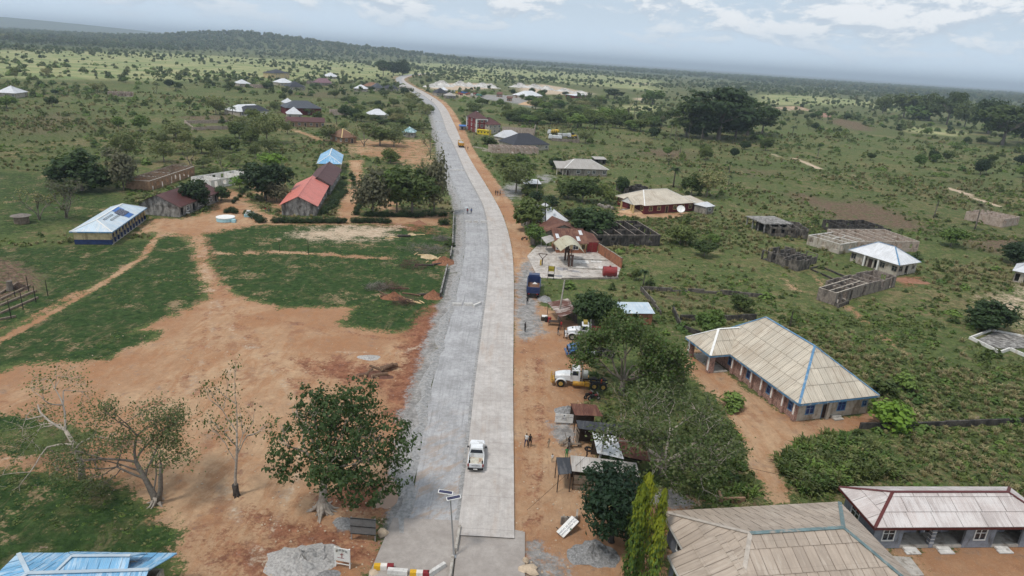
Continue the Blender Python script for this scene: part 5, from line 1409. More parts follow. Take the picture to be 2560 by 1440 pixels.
# roofless shells on the right
shell('dark_roofless_shell','black stained roofless block house behind the filling station wall',(1493,588),(1652,588),('W',15),2.8,5,3,'mildew',{0: 'o-vO-oO-o-',3: '-o-o'},21,coping='block')
root,L,Wd = shell('mildewed_rooms','blackened roofless rooms attached to the concrete slab roof',(1930,566),(2023,573),('W',9),2.8,4,2,'ruin',{0: 'OoovvO-o'},22,jag=0.3)
loc,rz,L,Wd = frame_of((1912,560),(1985,560),('L',(1857,540)),2.9)
root = thing('slab_roofed_frame','grey flat concrete slab on pillars with starter bars','unfinished building',loc,rz); FOOT.append((loc.x,loc.y,rz,L / 2,Wd / 2))
mb = MB(); mb.bx(-L / 2,L / 2,-Wd / 2,Wd / 2,2.7,2.95); mb.build('roof_slab',WALL['stained'],root)
for i in range(3):
 for j in range(4):
  xx = -L / 2 + .5 + (L - 1) * i / 2; yy = -Wd / 2 + .5 + (Wd - 1) * j / 3
  mb = MB(); mb.bx(xx - .16,xx + .16,yy - .16,yy + .16,0,2.69); mb.build('pillar',WALL['stained'],root)
  if (i + j) % 2 == 0:
   mb = MB(); mb.tube([(xx,yy,2.95),(xx + .03,yy,3.7)],.025,4); mb.build('starter_bar',M_RUSTP,root)
mb = MB(); mb.bx(-L / 2 + .7,L / 2 - .7,-.1,.1,0,2.69); mb.build('inner_wall',WALL['mildew'],root)
shell('tumbled_ruin','tumbled mossy block walls sunk in weeds below the slab roof',(1906,624),(1988,648),('W',10),2.4,4,2,'ruin',{0: 'XO-X',1: 'X-',2: 'XO-',3: 'OX'},23,jag=1.7)
shell('tumbled_ruin','small broken grey room standing at the end of the mossy ruin',(1958,640),(1998,652),('W',5),2.6,2,1,'ruin',{0: '--',1: '-'},24,jag=0.9)
shell('sooty_shell','blackened roofless shell at the edge of the tilled plot',(2122,572),(2228,572),('W',11),2.7,4,2,'mildew',{0: '-o-O-o-'},25,jag=0.5)
root,L,Wd = shell('new_block_shell','long pale pinkish roofless house with arched openings behind the white roof',(2150,604),(2300,604),('W',13),2.8,6,3,'pinkblock',{0: 'Oo-OOOoo-oo'},26,coping='plaster')
shell('grey_wing_shell','grey roofless wing left of the pale pinkish roofless house',(2102,611),(2165,602),('L',(2050,584)),2.6,3,2,'plaster',{0: 'o-o-oo',3: 'o-o-o'},27,coping='white')
root,L,Wd = house('white_roofed_villa','white sheet roofed house with blue ridge strips in front of the roofless houses',(2121,624.5),(2249,663.5),('R',(2303,655)),2.8,2.9,'x',(4.4,4.6),'white','plaster',0.6,M_TRIM_B,{0: 'w-ddOw-w',1: 'wOv'},fascia=None,capw=0.3,cat='house',fm=WALL['cement'])
mb = MB(); P = [(-1.5,-Wd / 2 - .2,2.8),(5.2,-Wd / 2 - .2,2.8),(1.9,-Wd / 2 + 3.6,4.9)]; 
for xx in (-2.2,1.4):
 mb2 = MB(); mb2.bx(xx - .2,xx + .2,-Wd / 2 + .1,-Wd / 2 + .45,0,2.75); mb2.build('veranda_column',WALL['white'],root)
shell('front_ruin_row','grey roofless row of block rooms before the white roofed villa',(2128,720),(2243,690),('W',5.5),2.6,4,1,'block',{0: 'XO-oO',1: 'O',2: '-o-'},28,jag=0.35)
shell('front_ruin_room','nearest grey block room with thick open cells in the weeds',(2047,719),(2092,733),('R',(2150,702)),2.6,2,3,'block',{0: '--',1: 'OXO-O'},29,coping='plaster')
wall_line('old_footing','thin black footing walls with red earth inside left of the block rooms',[(2028,672),(2050,667),(2120,698),(2098,706),(2028,674)],0.45,'mildew',0.25,0.2,6)
wall_line('old_footing','small broken footing in the weeds below the nearest block room',[(2075,755),(2095,770),(2122,760),(2095,748)],0.8,'ruin',0.25,0.4,7)
shell('far_right_shell','pinkish block house without a roof beside the pale track',(2511,548),(2551,542),('L',(2481,520)),2.8,3,3,'pinkblock',{0: 'o-Oo',3: '-o-'},30)
house('white_edge_house','white roofed house cut by the right edge',(2531,676),(2600,690),('W',9),2.7,2.0,'x',3.0,'white','plaster',0.6,None,{0: 'O-OO'})
wall_line('foundation','pale low foundation walls with a concrete floor under the round tree',[(2425,848),(2500,885),(2525,876),(2590,905)],0.5,'white',0.25)
wall_line('foundation','rear line of the pale low foundation under the round tree',[(2425,848),(2478,828),(2590,850)],0.4,'white',0.25)
mb = MB(); q = [at(2440,852),at(2500,872),at(2600,870),at(2580,842),at(2490,830)]; mb.slab([(p.x,p.y,.12) for p in q][::-1],.15); o = mb.build('foundation_floor',WALL['stained']); tag(o,'cracked grey concrete floor inside the pale foundation walls','slab')
wall_line('field_wall','long broken dark block wall across the green field',[(1608,725),(1680,729),(1800,735),(1905,744)],0.9,'ruin',0.25,0.6,8)
wall_line('field_wall','broken dark block wall running down towards the blue shed',[(1600,725),(1622,752),(1650,786)],1.1,'ruin',0.25,0.5,9)
wall_line('sunken_wall','dark mossy walls of a sunken plot behind the church hall',[(1700,800),(1770,802),(1890,800)],1.2,'mildew',0.25,0.4,10)
wall_line('sunken_wall','dark mossy wall along the front of the sunken plot behind the church hall',[(1680,778),(1700,822),(1762,845),(1770,822)],1.2,'mildew',0.25,0.4,11)
wall_line('boundary_wall','dark boundary wall hidden in shrubs right of the church hall',[(2150,1072),(2240,1072),(2420,1066),(2600,1058)],0.9,'mildew',0.25,0.15,12)
wall_line('garden_wall','low red brown wall corner in the garden behind the tan roof',[(1793,1238),(1800,1258),(1862,1257)],0.6,'mud',0.25)
house('blue_grey_shed','low shed with pale blue sheet roof and brick wall behind the bushy trees',(1546,783),(1638,784),('W',4),2.2,.6,'mono',0,'bluewhite','orange',0.3,None,{0: '-o-'},cat='shed')
# ---- roadside shacks
def shack(name,label,P,hs,rm,posts=True,skirt=None,back=True,planks=0):
 """P: pixels of the four roof corners (near-left, near-right, far-right, far-left), hs their heights"""
 W3 = [at(u,v,h) for (u,v),h in zip(P,hs)]
 o = sum((w for w in W3),Vector()) / 4; o.z = 0
 root = thing(name,label,'shack',o)
 Q = [(w.x - o.x,w.y - o.y,w.z) for w in W3]
 # two triangles so that a warped sheet stays thin
 mb = MB(); o_,e,up,nrm = plane_uv(Q); uv = [((Vector(q) - o_).dot(e),(Vector(q) - o_).dot(up)) for q in Q]
 # laid as separate sheets across
 n = max(2,int((Vector(Q[1]) - Vector(Q[0])).length / .9)); r = None
 for k in range(n):
  a,b = k / n,(k + 1) / n
  q = [Vector(Q[0]).lerp(Vector(Q[1]),a),Vector(Q[0]).lerp(Vector(Q[1]),b),Vector(Q[3]).lerp(Vector(Q[2]),b),Vector(Q[3]).lerp(Vector(Q[2]),a)]
  dz = Vector((0,0,.015 * (k % 2) + random.uniform(0,.02)))
  mb = MB(); mb.slab([v + dz for v in q],.015,0,[((v - o_).dot(e),(v - o_).dot(up)) for v in q]); mb.build('roof_sheet',ROOF[rm],root)
 for i,q in enumerate(Q):
  mb = MB(); mb.tube([(q[0] * .93,q[1] * .93,0),(q[0] * .93,q[1] * .93,q[2] - .06)],.06,6); mb.build('post',M_WOODD,root)
 FOOT.append((o.x,o.y,0,max(abs(q[0]) for q in Q),max(abs(q[1]) for q in Q)))
 if planks:
  a,b = Vector(Q[0]) * .95,Vector(Q[1]) * .95
  if planks == 2: a,b = Vector(Q[3]) * .95,Vector(Q[0]) * .95
  hh = min(a.z,b.z) - .35; n = 8
  for k in range(n):
   if random.random() < .12: continue
   z = .1 + hh * k / n; mb = MB(); mb.bar((a.x,a.y,z + .1),(b.x,b.y,z + .1 + random.uniform(-.05,.05)),.03,hh / n * .85); mb.build('plank',M_WOOD,root)
 if back:
  a,b = Vector(Q[3]) * .95,Vector(Q[2]) * .95; mb = MB(); wall_run(mb,(a.x,a.y),(b.x,b.y),0,min(a.z,b.z) - .15,.05,[]); mb.build('back_wall',M_WOODD,root)
 return root
shack('rust_sheet_shack','shack with rust and white sheet roof behind the blue dump truck',[(1368,756),(1400,794),(1446,777),(1420,746)],[2.2,2.3,2.4,2.8],'rustmix')
shack('rust_sheet_shack','small rust roofed shelter between the bushes and the church hall',[(1646,930),(1714,934),(1697,888),(1660,905)],[2.2,2.0,2.5,2.3],'rust')
shack('rust_sheet_shack','rust roofed stall directly beside the white church signboard',[(1437,1038),(1508,1041),(1490,1012),(1426,1008)],[2.3,2.3,2.8,2.8],'rust')
shack('charcoal_roofed_shack','long charcoal roofed plank shack between rust and white roofed stalls',[(1446,1071),(1587,1093),(1575,1064),(1440,1050)],[2.4,2.3,2.7,2.8],'tarp',planks=2)
shack('white_sheet_shack','stall with glaring white corrugated roof behind two concrete poles',[(1493,1133),(1560,1148),(1541,1091),(1481,1081)],[2.3,2.2,2.7,2.8],'white')
shack('rust_sheet_shack','rusty roof under the bare branched tree right of the white corrugated roof',[(1560,1141),(1634,1157),(1611,1108),(1543,1093)],[2.2,2.1,2.4,2.5],'rust')
shack('dark_awning','dark grey striped sheet awning at the verge end of the stalls',[(1395.6,1187),(1429,1184),(1425.6,1144),(1390.6,1143)],[2.2,2.3,2.6,2.5],'tarp',back=False)
shack('weathered_sheet_shack','long weathered grey corrugated roof on a plank wall nearest the dark tree',[(1430,1178),(1601,1196),(1591,1157),(1426,1138)],[2.3,2.2,2.6,2.7],'grey',planks=1)

# ---- poles, lamp, signs
def pole(name,label,px,h,lean=(0,0),r=.14,arm=True,mat=None):
 o = at(*px); root = thing(name,label,'pole',o)
 mb = MB(); mb.tube([(0,0,-.2),(lean[0],lean[1],h)],[r * 1.25,r * .8],8); mb.build('shaft',mat or M_CONC,root)
 if arm:
  mb = MB(); mb.bar((lean[0] - .9,lean[1],h - .3),(lean[0] + .9,lean[1],h - .3),.1); ar = mb.build('crossarm',M_WOOD,root)
  for xx in (-.8,0,.8):
   mb = MB(); mb.tube([(lean[0] + xx,lean[1],h - .25),(lean[0] + xx,lean[1],h - .05)],.05,6); mb.build('insulator',M_TRIM_W,ar)
 return root
pole('utility_pole','leaning concrete utility pole beside the rust and white shack',(1395,803),7.6,(.5,0),arm=False)
pole('utility_pole','concrete pole leaning before the glaring white roof, the left one',(1489,1176),5.2,(.9,.4),.12,False,M_CONCW)
pole('utility_pole','concrete pole before the glaring white roof, the right one',(1526,1156),4.4,(.3,.2),.13,False,M_CONCW)
pole('utility_pole','wooden utility pole with crossarm in front of the verge trees by the station',(1330,575),7.0,(0,0),.12,True,M_WOOD)
pole('utility_pole','utility pole beside the open roadside shed',(1341,498),7.0,(0,0),.12,True,M_WOOD)
pole('utility_pole','utility pole standing right of the yellow dump truck',(1222,362),7.5,(0,0),.14,True,M_WOOD)
pole('utility_pole','utility pole by the red apartment block',(1184,346),8.0,(0,0),.14,True,M_WOOD)
pole('fence_pole','thin dark post in the playing field left of the sand patch',(771,636),3.0,(0,0),.05,False,M_DARK)
pole('fence_pole','thin dark post in the playing field nearest the dirt track',(699,629),2.6,(0,0),.05,False,M_DARK)
def wire(name,label,a,b,sag=.6,r=.02):
 a,b = Vector(a),Vector(b); o = Vector((a.x,a.y,0)); pts = []
 for k in range(13):
  s_ = k / 12; p = a.lerp(b,s_); p.z -= sag * 4 * s_ * (1 - s_); pts.append(p - o)
 mb = MB(); mb.tube(pts,r,4); ob = mb.build(name,M_DARK,None,o); tag(ob,label,'cable')
t1 = at(1395,803) + Vector((.5,0,7.4)); t2 = at(1489,1176) + Vector((.9,.4,5.0)); t3 = at(1526,1156) + Vector((.3,.2,4.3))
wire('power_cable','long power cable running over the parked lorries to the stall poles',t1,t2,1.0)
wire('power_cable','second power cable running over the parked lorries',t1 + Vector((.4,0,-.3)),t3,1.2)
wire('power_cable','cable slanting from the weathered roof down to the verge',t2 - Vector((.3,.2,1.0)),at(1318,1275,.3),.1)
wire('power_cable','cable over the garden behind the tan roof',t3,Vector((32,58.0,4.0)),.5)
# street lamp with two solar panels
o = at(1135,1394); root = thing('solar_street_lamp','grey solar street lamp with two panels between the old slabs','street lamp',(o.x,o.y,.1))
top = Vector((-.55,.25,6.2))
mb = MB(); mb.tube([(0,0,0),top * .5,top],[.09,.075,.05],8); mb.build('pole',M_STEEL,root)
mb = MB(); mb.bx(-.2,.2,-.2,.2,-.02,.06); mb.build('base_plate',M_STEEL,root)
for (dx,dy,dz,rz_) in ((-.45,.25,.28,rad(-8)),(.3,-.1,.02,rad(24))):
 c = top + Vector((dx,dy,dz)); mb = MB(); mb.box(c,(1.3,.36,.06),rz_,0,(rad(22),0)); pn = mb.build('panel_frame',M_TRIM_W,root)
 mb = MB(); mb.box(c + Vector((0,-.01,.034)),(1.18,.27,.02),rz_,0,(rad(22),0)); mb.build('solar_cells',M_PV,pn)
 mb = MB(); mb.bar(top - Vector((0,0,.25)),c - Vector((0,0,.05)),.06); mb.build('bracket',M_STEEL,root)
# sign boards
def sign(name,label,px,w,h,z0,rz,face,posts,leg_mat=M_STEEL):
 o = at(*px); root = thing(name,label,'sign',o,rz)
 for s_ in posts:
  mb = MB(); mb.bx(s_ - .05,s_ + .05,.03,.12,0,z0 + h); mb.build('post',leg_mat,root)
 mb = MB(); mb.bx(-w / 2,w / 2,-.03,.03,z0,z0 + h); mb.build('board',face,root)
 return root
M_BOARD = paint('board_white',(0.70,0.69,0.66),0.6,0.12,dirt=(0.45,0.4,0.33,1),dirt_amt=0.3)
root = sign('church_signboard','white church signboard with blue lettering beside the rust roofed stall',(1409,1061),2.25,1.2,.25,rad(0),M_BOARD,(-.9,.9))
text_obj('CREATION DOMINION INT\'L COMMISSION',.125,M_INK,root,(0,-.036,1.05)); dashes(root,M_INK,-.3,.3,.82,.1,1); dashes(root,M_INKB,-.4,.4,.64,.05,2); dashes(root,M_INKB,-1.0,-.75,.86,.07,3)
mb = MB(); mb.tube([(0,-.04,1.27),(0,-.032,1.27)],.085,12); mb.build('crest',M_INK,root)
root = sign('grey_signboard','blank grey back of a signboard by the old slab',(908,1352),2.35,1.75,.75,rad(-2),paint('board_grey',(0.15,0.145,0.14),0.8,0.25),(-1.1,1.1))
for z in (.76,1.6,2.47):
 mb = MB(); mb.bx(-1.18,1.18,-.075,-.032,z - .03,z + .03); mb.build('frame_bar',M_DARK,root)
root = sign('mission_signboard','small white signboard with a red emblem and arched lettering on thin white legs',(856,1420),1.45,1.35,.75,rad(-9),M_BOARD,(-.66,.66),M_TRIM_W)
for k,(rr,zz) in enumerate(((.9,1.98),(.9,1.86))):
 mb = MB()
 for i in range(24):
  if i % 6 == 5: continue
  a = -.62 + 1.24 * i / 23; mb.box((rr * math.sin(a),-.034,zz + rr * math.cos(a) - rr),(.034,.006,.07),0,0,(0,a))
 mb.build('lettering',M_INKB,root)['kind'] = 'stuff'
mb = MB(); mb.bx(-.03,.03,-.042,-.032,1.05,1.62); mb.bx(-.16,.16,-.044,-.034,1.45,1.51); mb.build('cross_emblem',M_INKR,root)
mb = MB(); mb.bx(-.42,.2,-.042,-.032,1.08,1.12); mb.build('emblem_bar',M_INKR,root)
mb = MB(); mb.bx(-.66,.66,.03,.08,.35,.4); mb.build('cross_bar',M_TRIM_W,root)
# the tilted church board lying against a low wall, upside down in the photograph
root = thing('fallen_signboard','white signboard lying tilted against a low wall with its lettering upside down','sign',at(1409,1336))
c0 = root.location.copy()
cs = [at(1392.2,1327,.25),at(1407,1345,.1),at(1446,1304.5,1.1),at(1432,1291,1.2)]
cs = [c - c0 for c in cs]
ex = (cs[2] - cs[1]).normalized(); ey = (cs[0] - cs[1]); ey = (ey - ex * ey.dot(ex)).normalized(); en = ex.cross(ey)
if en.z < 0: en = -en
Lb = (cs[2] - cs[1]).length; Hb = (cs[0] - cs[1]).length; cc = (cs[0] + cs[1] + cs[2] + cs[3]) / 4
mb = MB(); vs = [cc + ex * (sx * Lb / 2) + ey * (sy * Hb / 2) + en * (sn * .04) for sn in (-1,1) for sx,sy in ((-1,-1),(1,-1),(1,1),(-1,1))]
mb.add(vs,[(0,3,2,1),(4,5,6,7),(0,1,5,4),(1,2,6,5),(2,3,7,6),(3,0,4,7)]); mb.build('board',M_BOARD,root)
tx,ty = -ex,-ey
Mr = Matrix((tx,ty,en)).transposed().to_euler()
for txt,sz,off in (('THE PRESBYTERIAN',.24,.16),('CHURCH OF NIGERIA',.24,-.10)):
 text_obj(txt,sz,M_INK,root,cc + ty * off + en * .045,Mr)
mb = MB(); mb.tube([cc + ty * .42 + en * .041,cc + ty * .42 + en * .05],.1,10); mb.build('crest',paint('ink_green',(0.1,0.16,0.1)),root)
for s_ in (-.35,.35):
 mb = MB(); mb.tube([cc - en * .06 + ex * (s_ * Lb),cc - en * .06 + ex * (s_ * Lb) + ey * (Hb * .9) ],.04,6); mb.build('post',M_DARK,root)
wall_line('low_gate_wall','low grey wall stub behind the tilted signboard',[(1401,1312),(1442,1313),(1444,1292)],0.9,'cement',.18)
# ---- barriers and rocks
def barrier(name,label,a,b,w,h,cols,z=.12,grp=None):
 p,q = at(*a,z),at(*b,z); mid = (p + q) / 2; ln = (q - p).length
 root = thing(name,label,'barrier',mid,math.atan2(q.y - p.y,q.x - p.x),grp)
 n = len(cols)
 for k,m_ in enumerate(cols):
  mb = MB(); x0 = -ln / 2 + ln * k / n; x1 = x0 + ln / n
  vs = [(x0,-w / 2,0),(x1,-w / 2,0),(x1,w / 2,0),(x0,w / 2,0),(x0,-w / 2 + .04,h),(x1,-w / 2 + .04,h),(x1,w / 2 - .04,h),(x0,w / 2 - .04,h)]
  mb.add(vs,[(0,3,2,1),(4,5,6,7),(0,1,5,4),(1,2,6,5),(2,3,7,6),(3,0,4,7)]); mb.build('painted_section' if n > 1 else 'beam',m_,root)
 return root
PY,PW,PR = paint('barrier_yellow',(0.62,0.35,0.02),.6,.15),paint('barrier_white',(0.66,0.62,0.57),.7,.15),paint('barrier_red',(0.19,0.018,0.022),.6,.15)
barrier('striped_barrier','yellow white and red concrete barrier at the outer edge of the old slab',(935,1421),(984,1421.5),.5,.42,[PY,PW,PR])
barrier('concrete_beam','white topped concrete beam lying between two striped barriers',(969,1431),(1019,1435),.5,.4,[M_CONCW])
barrier('striped_barrier','yellow white and red concrete barrier in the middle of the old slab',(1025,1437),(1073,1439),.5,.42,[PY,PW,PR])
barrier('concrete_beam','pale concrete beam lying askew at the end of the barriers',(1071,1441),(1112,1415),.4,.42,[M_CONCW])
barrier('kerb_beam','brown concrete kerb beam beside the lamp post',(1139,1379),(1149,1320),.32,.4,[M_CONC])
barrier('kerb_beam','brown concrete kerb beam nearest the bottom edge',(1124,1450),(1132,1396),.32,.4,[M_CONC])
for nm,v,pts in (('nearest',763,[(1131,1154),(1160,1182)]),('second',556,[(1163,1179),(1184,1195),(1201,1218)]),('third',426,[(1126,1140),(1142,1150),(1152,1160)]),('fourth',358,[(1106,1113),(1116,1128)]),('fifth',330,[(1092,1099),(1103,1114)]),('sixth',304.5,[(1087,1094),(1097,1107)])):
 for (a,b) in pts:
  barrier('road_block_beam','pale concrete beam in the %s row laid across the stone carriageway' % nm,(a,v),(b,v + .5),.45 if v > 400 else .7,.45,[M_CONCW],.03,'beams closing the stone carriageway, %s row' % nm)
barrier('road_block_beam','pale concrete beam knocked askew at the end of the nearest row',(1184,768),(1202,760),.45,.45,[M_CONCW],.03)
def rock(name,label,px,s,seed,mat,grp=None,cat='rock',z=0.0):
 rnd = random.Random(seed); c = at(*px); mb = MB(); n = 9; vs = []; fs = []
 rings = [(.0,.9),(.35,1.0),(.75,.8),(1.0,.45)]
 ph = [rnd.uniform(.75,1.2) for _ in range(n)]
 for zz,rr in rings:
  for k in range(n):
   a = 2 * math.pi * k / n; q = rr * ph[k] * rnd.uniform(.9,1.1); vs.append((s[0] * q * math.cos(a),s[1] * q * math.sin(a),s[2] * zz * rnd.uniform(.85,1.1)))
 for i in range(3):
  for k in range(n): fs.append((i * n + k,i * n + (k + 1) % n,(i + 1) * n + (k + 1) % n,(i + 1) * n + k))
 fs.append(tuple(range(3 * n,4 * n)))
 mb.add(vs,fs); o = mb.build(name,mat,None,(c.x,c.y,z),rnd.uniform(0,3)); return tag(o,label,cat,grp)
M_ROCK = paint('rock_tan',(0.46,0.36,0.26),.9,.25,2.0)
rock('boulder','pale tan boulder beside the corner of the old slab',(957,1335),(.62,.5,.45),1,M_ROCK)
rock('boulder','flat tan boulder lying on the lane edge at the bottom',(1318,1423),(.8,.55,.35),2,M_ROCK)
rock('boulder','smaller tan boulder leaning behind the flat one',(1331,1431),(.6,.5,.3),3,M_ROCK)
rock('boulder','upright tan stone behind the flat boulder',(1313,1405),(.25,.35,.5),4,M_ROCK)
rock('boulder','tan rock at the foot of the leftmost striped barrier',(934,1432),(.4,.4,.3),5,M_ROCK)
# ---- heaps
def mound(name,label,px,r,h,mat,seed,cat='heap',n=26,rough=.18,z=-.06,grp=None):
 rnd = random.Random(seed); c = at(*px); mb = MB(); rings = 7; vs = [(0,0,h)]; fs = []
 ph = [[rnd.uniform(0,6.28) for _ in range(3)] for _ in range(rings + 1)]
 for i in range(1,rings + 1):
  t_ = i / rings
  for k in range(n):
   a = 2 * math.pi * k / n; q = 1 + .12 * math.sin(2 * a + ph[0][0]) + .1 * math.sin(3 * a + ph[0][1]) + rnd.uniform(-rough,rough) * .35
   zz = h * (1 - t_) ** 1.15 * (1 + rnd.uniform(-rough,rough)) if i < rings else -.02
   vs.append((r[0] * t_ * q * math.cos(a),r[1] * t_ * q * math.sin(a),zz))
 for k in range(n): fs.append((0,1 + k,1 + (k + 1) % n))
 for i in range(rings - 1):
  for k in range(n): fs.append((1 + i * n + k,1 + (i + 1) * n + k,1 + (i + 1) * n + (k + 1) % n,1 + i * n + (k + 1) % n))
 mb.add(vs,fs); o = mb.build(name,mat,None,(c.x,c.y,z)); return tag(o,label,cat,grp)
M_GRAV = paint('gravel_grey',(0.27,0.265,0.26),.95,.5,5.0,bump=.8,bdist=.08)
M_GRAVL = paint('gravel_light',(0.42,0.40,0.38),.95,.4,5.0,bump=.8,bdist=.08)
M_SANDH = paint('sand_heap',(0.50,0.33,0.20),.95,.2,2.0)
M_QUAR = paint('quarry_spoil',(0.50,0.48,0.45),.95,.4,.12)
mound('gravel_heap','broad low gravel heap at the bottom left of the old slab',(755,1405),(2.9,2.7),1.1,M_GRAVL,1,rough=.35)
mound('gravel_heap','small darker gravel heap beside the broad gravel heap',(815,1440),(1.2,.9),.4,M_GRAV,2)
mound('gravel_heap','dark gravel heap in front of the dark round tree',(1485,1385),(2.3,2.0),1.0,M_GRAV,3,rough=.35)
mound('gravel_heap','grey gravel heap behind the white church signboard',(1418,1030),(1.6,1.5),1.0,M_GRAV,4)
mound('gravel_heap','grey gravel heap beside the rust and white shack',(1362,748),(1.5,1.8),.8,M_GRAV,5)
mound('ash_heap','pale grey cement heap on the red clearing',(922,893),(2.0,.9),.4,M_GRAVL,6)
mound('gravel_heap','flat gravel patch beside the grey signboard',(868,1308),(1.5,1.1),.15,M_GRAV,7)
mound('sand_heap','orange sand heap in front of the maroon bungalow',(1583,531),(4.0,2.4),1.4,M_SANDH,8)
mound('earth_heap','red earth heap beside the white roofed villa',(2275,702),(4.0,2.2),.8,paint('red_earth',(0.26,0.13,0.08)),9)
mound('earth_heap','small red earth heap on the field before the hedge',(1048,558),(2.2,1.5),.9,paint('red_earth',(0.26,0.13,0.08)),10)
for k,(px,r,h) in enumerate((((1105,215),(60,40),14),((1150,214),(45,34),13),((1172,216),(38,34),11),((1205,218),(60,40),12),((1225,219),(46,38),11),((1085,218),(50,30),9),((1300,218),(60,40),13),((1335,220),(50,36),12),((1365,224),(46,34),11),((1410,228),(50,34),8),((1450,233),(50,30),7))):
 mound('quarry_heap',['pale quarry spoil heap number counting from the road: first','second pale spoil heap from the road in the quarry','third pale spoil heap from the road in the quarry','fourth and broadest grey spoil heap in the quarry','fifth grey spoil heap in the quarry','low pale spoil heap nearest the road in the quarry','rocky pale heap left of the quarry dust','rocky pale heap in the quarry dust','rocky pale heap right of the quarry dust','low yellowish heap behind the rust walled shed','lowest heap at the far end of the quarry'][k].replace('pale quarry spoil heap number counting from the road: first','tallest pale spoil heap nearest the quarry sheds'),px,(r[0] * .30,r[1] * .40),h * .5,M_QUAR,40 + k,grp='quarry spoil heaps',rough=.28)
mound('sand_heap','peach coloured sand cone at the front of the quarry yard',(1324,262),(10,9),4,M_SANDH,60)
mound('earth_bank','bare ochre earth bank right of the great grove',(1985,273),(30,14),4,paint('ochre_bank',(0.34,0.25,0.17),.95,.4,.1),61,rough=.3)
mound('earth_bank','reddish earth bank below the ochre bank',(2058,292),(16,8),4,paint('pink_bank',(0.34,0.21,0.16),.95,.3,.1),62,rough=.3)

# ---- bark
BARK = paint('bark',(0.17,0.145,0.12),.95,.35,3.0)
BARKP = paint('bark_pale',(0.36,0.31,0.26),.95,.35,3.0)
BARKD = paint('bark_dark',(0.065,0.055,0.048),.95,.35,3.0)

# ------------------------------------------------------------------ vehicles
def loft(mb,rings,mi=0,cap=True):
 n = len(rings[0]); vs = [p for r in rings for p in r]; fs = []
 for i in range(len(rings) - 1):
  for k in range(n): fs.append((i * n + k,i * n + (k + 1) % n,(i + 1) * n + (k + 1) % n,(i + 1) * n + k))
 if cap: fs += [tuple(range(n))[::-1],tuple((len(rings) - 1) * n + k for k in range(n))]
 mb.add(vs,fs,mi); return mb
def sec(x,hw,z0,z1,c=.12):
 """rounded cross-section at station x"""
 return [(x,-hw,z0),(x,hw,z0),(x,hw,z1 - c),(x,hw - c * .9,z1),(x,-hw + c * .9,z1),(x,-hw,z1 - c)]
def carpaint(name,col):
 if name in MATS: return MATS[name]
 m = paint(name,col,.3,.12,1.0,(col[0] * .6 + .06,col[1] * .6 + .045,col[2] * .6 + .03,1),.25,bump=0,spec=.5); return m
M_TYRE = paint('tyre',(0.022,0.021,0.020),.9,.3)
M_RIM = paint('rim_grey',(0.30,0.28,0.25),.5,.3)
M_RIMY = paint('rim_yellow',(0.42,0.27,0.06),.6,.3)
M_BLK = paint('black_plastic',(0.016,0.016,0.017),.6,.2)
M_LAMP = paint('lamp_red',(0.26,0.012,0.012),.3,.1)
M_LAMPW = paint('lamp_clear',(0.6,0.58,0.5),.2,.1)
WHEEL = {}
def wheel(root,x,y,r,w,rim=None,name='wheel'):
 key = (r,w,(rim or M_RIM).name)
 if key not in WHEEL:
  mb = MB(); mb.tube([(0,-w / 2,0),(0,-w / 2 + w * .15,0),(0,w / 2 - w * .15,0),(0,w / 2,0)],[r * .9,r,r,r * .9],16); t_ = mb.mesh('wheel',M_TYRE)
  mb = MB(); mb.tube([(0,-w / 2 - .012,0),(0,w / 2 + .012,0)],r * .55,12); WHEEL[key] = (t_,mb.mesh('rim',rim or M_RIM))
 a,b = WHEEL[key]; o = link_mesh(name,a,root,(x,y,r)); link_mesh('rim',b,o); return o
def quadp(root,P,mat,nm,t=.012):
 """a thin pane over the four points, outwards along its own normal"""
 P = [Vector(p) for p in P]; n = (P[1] - P[0]).cross(P[2] - P[1]).normalized() * t
 mb = MB(); mb.add([p for p in P] + [p + n for p in P],[(0,3,2,1),(4,5,6,7),(0,1,5,4),(1,2,6,5),(2,3,7,6),(3,0,4,7)]); return mb.build(nm,mat,root)
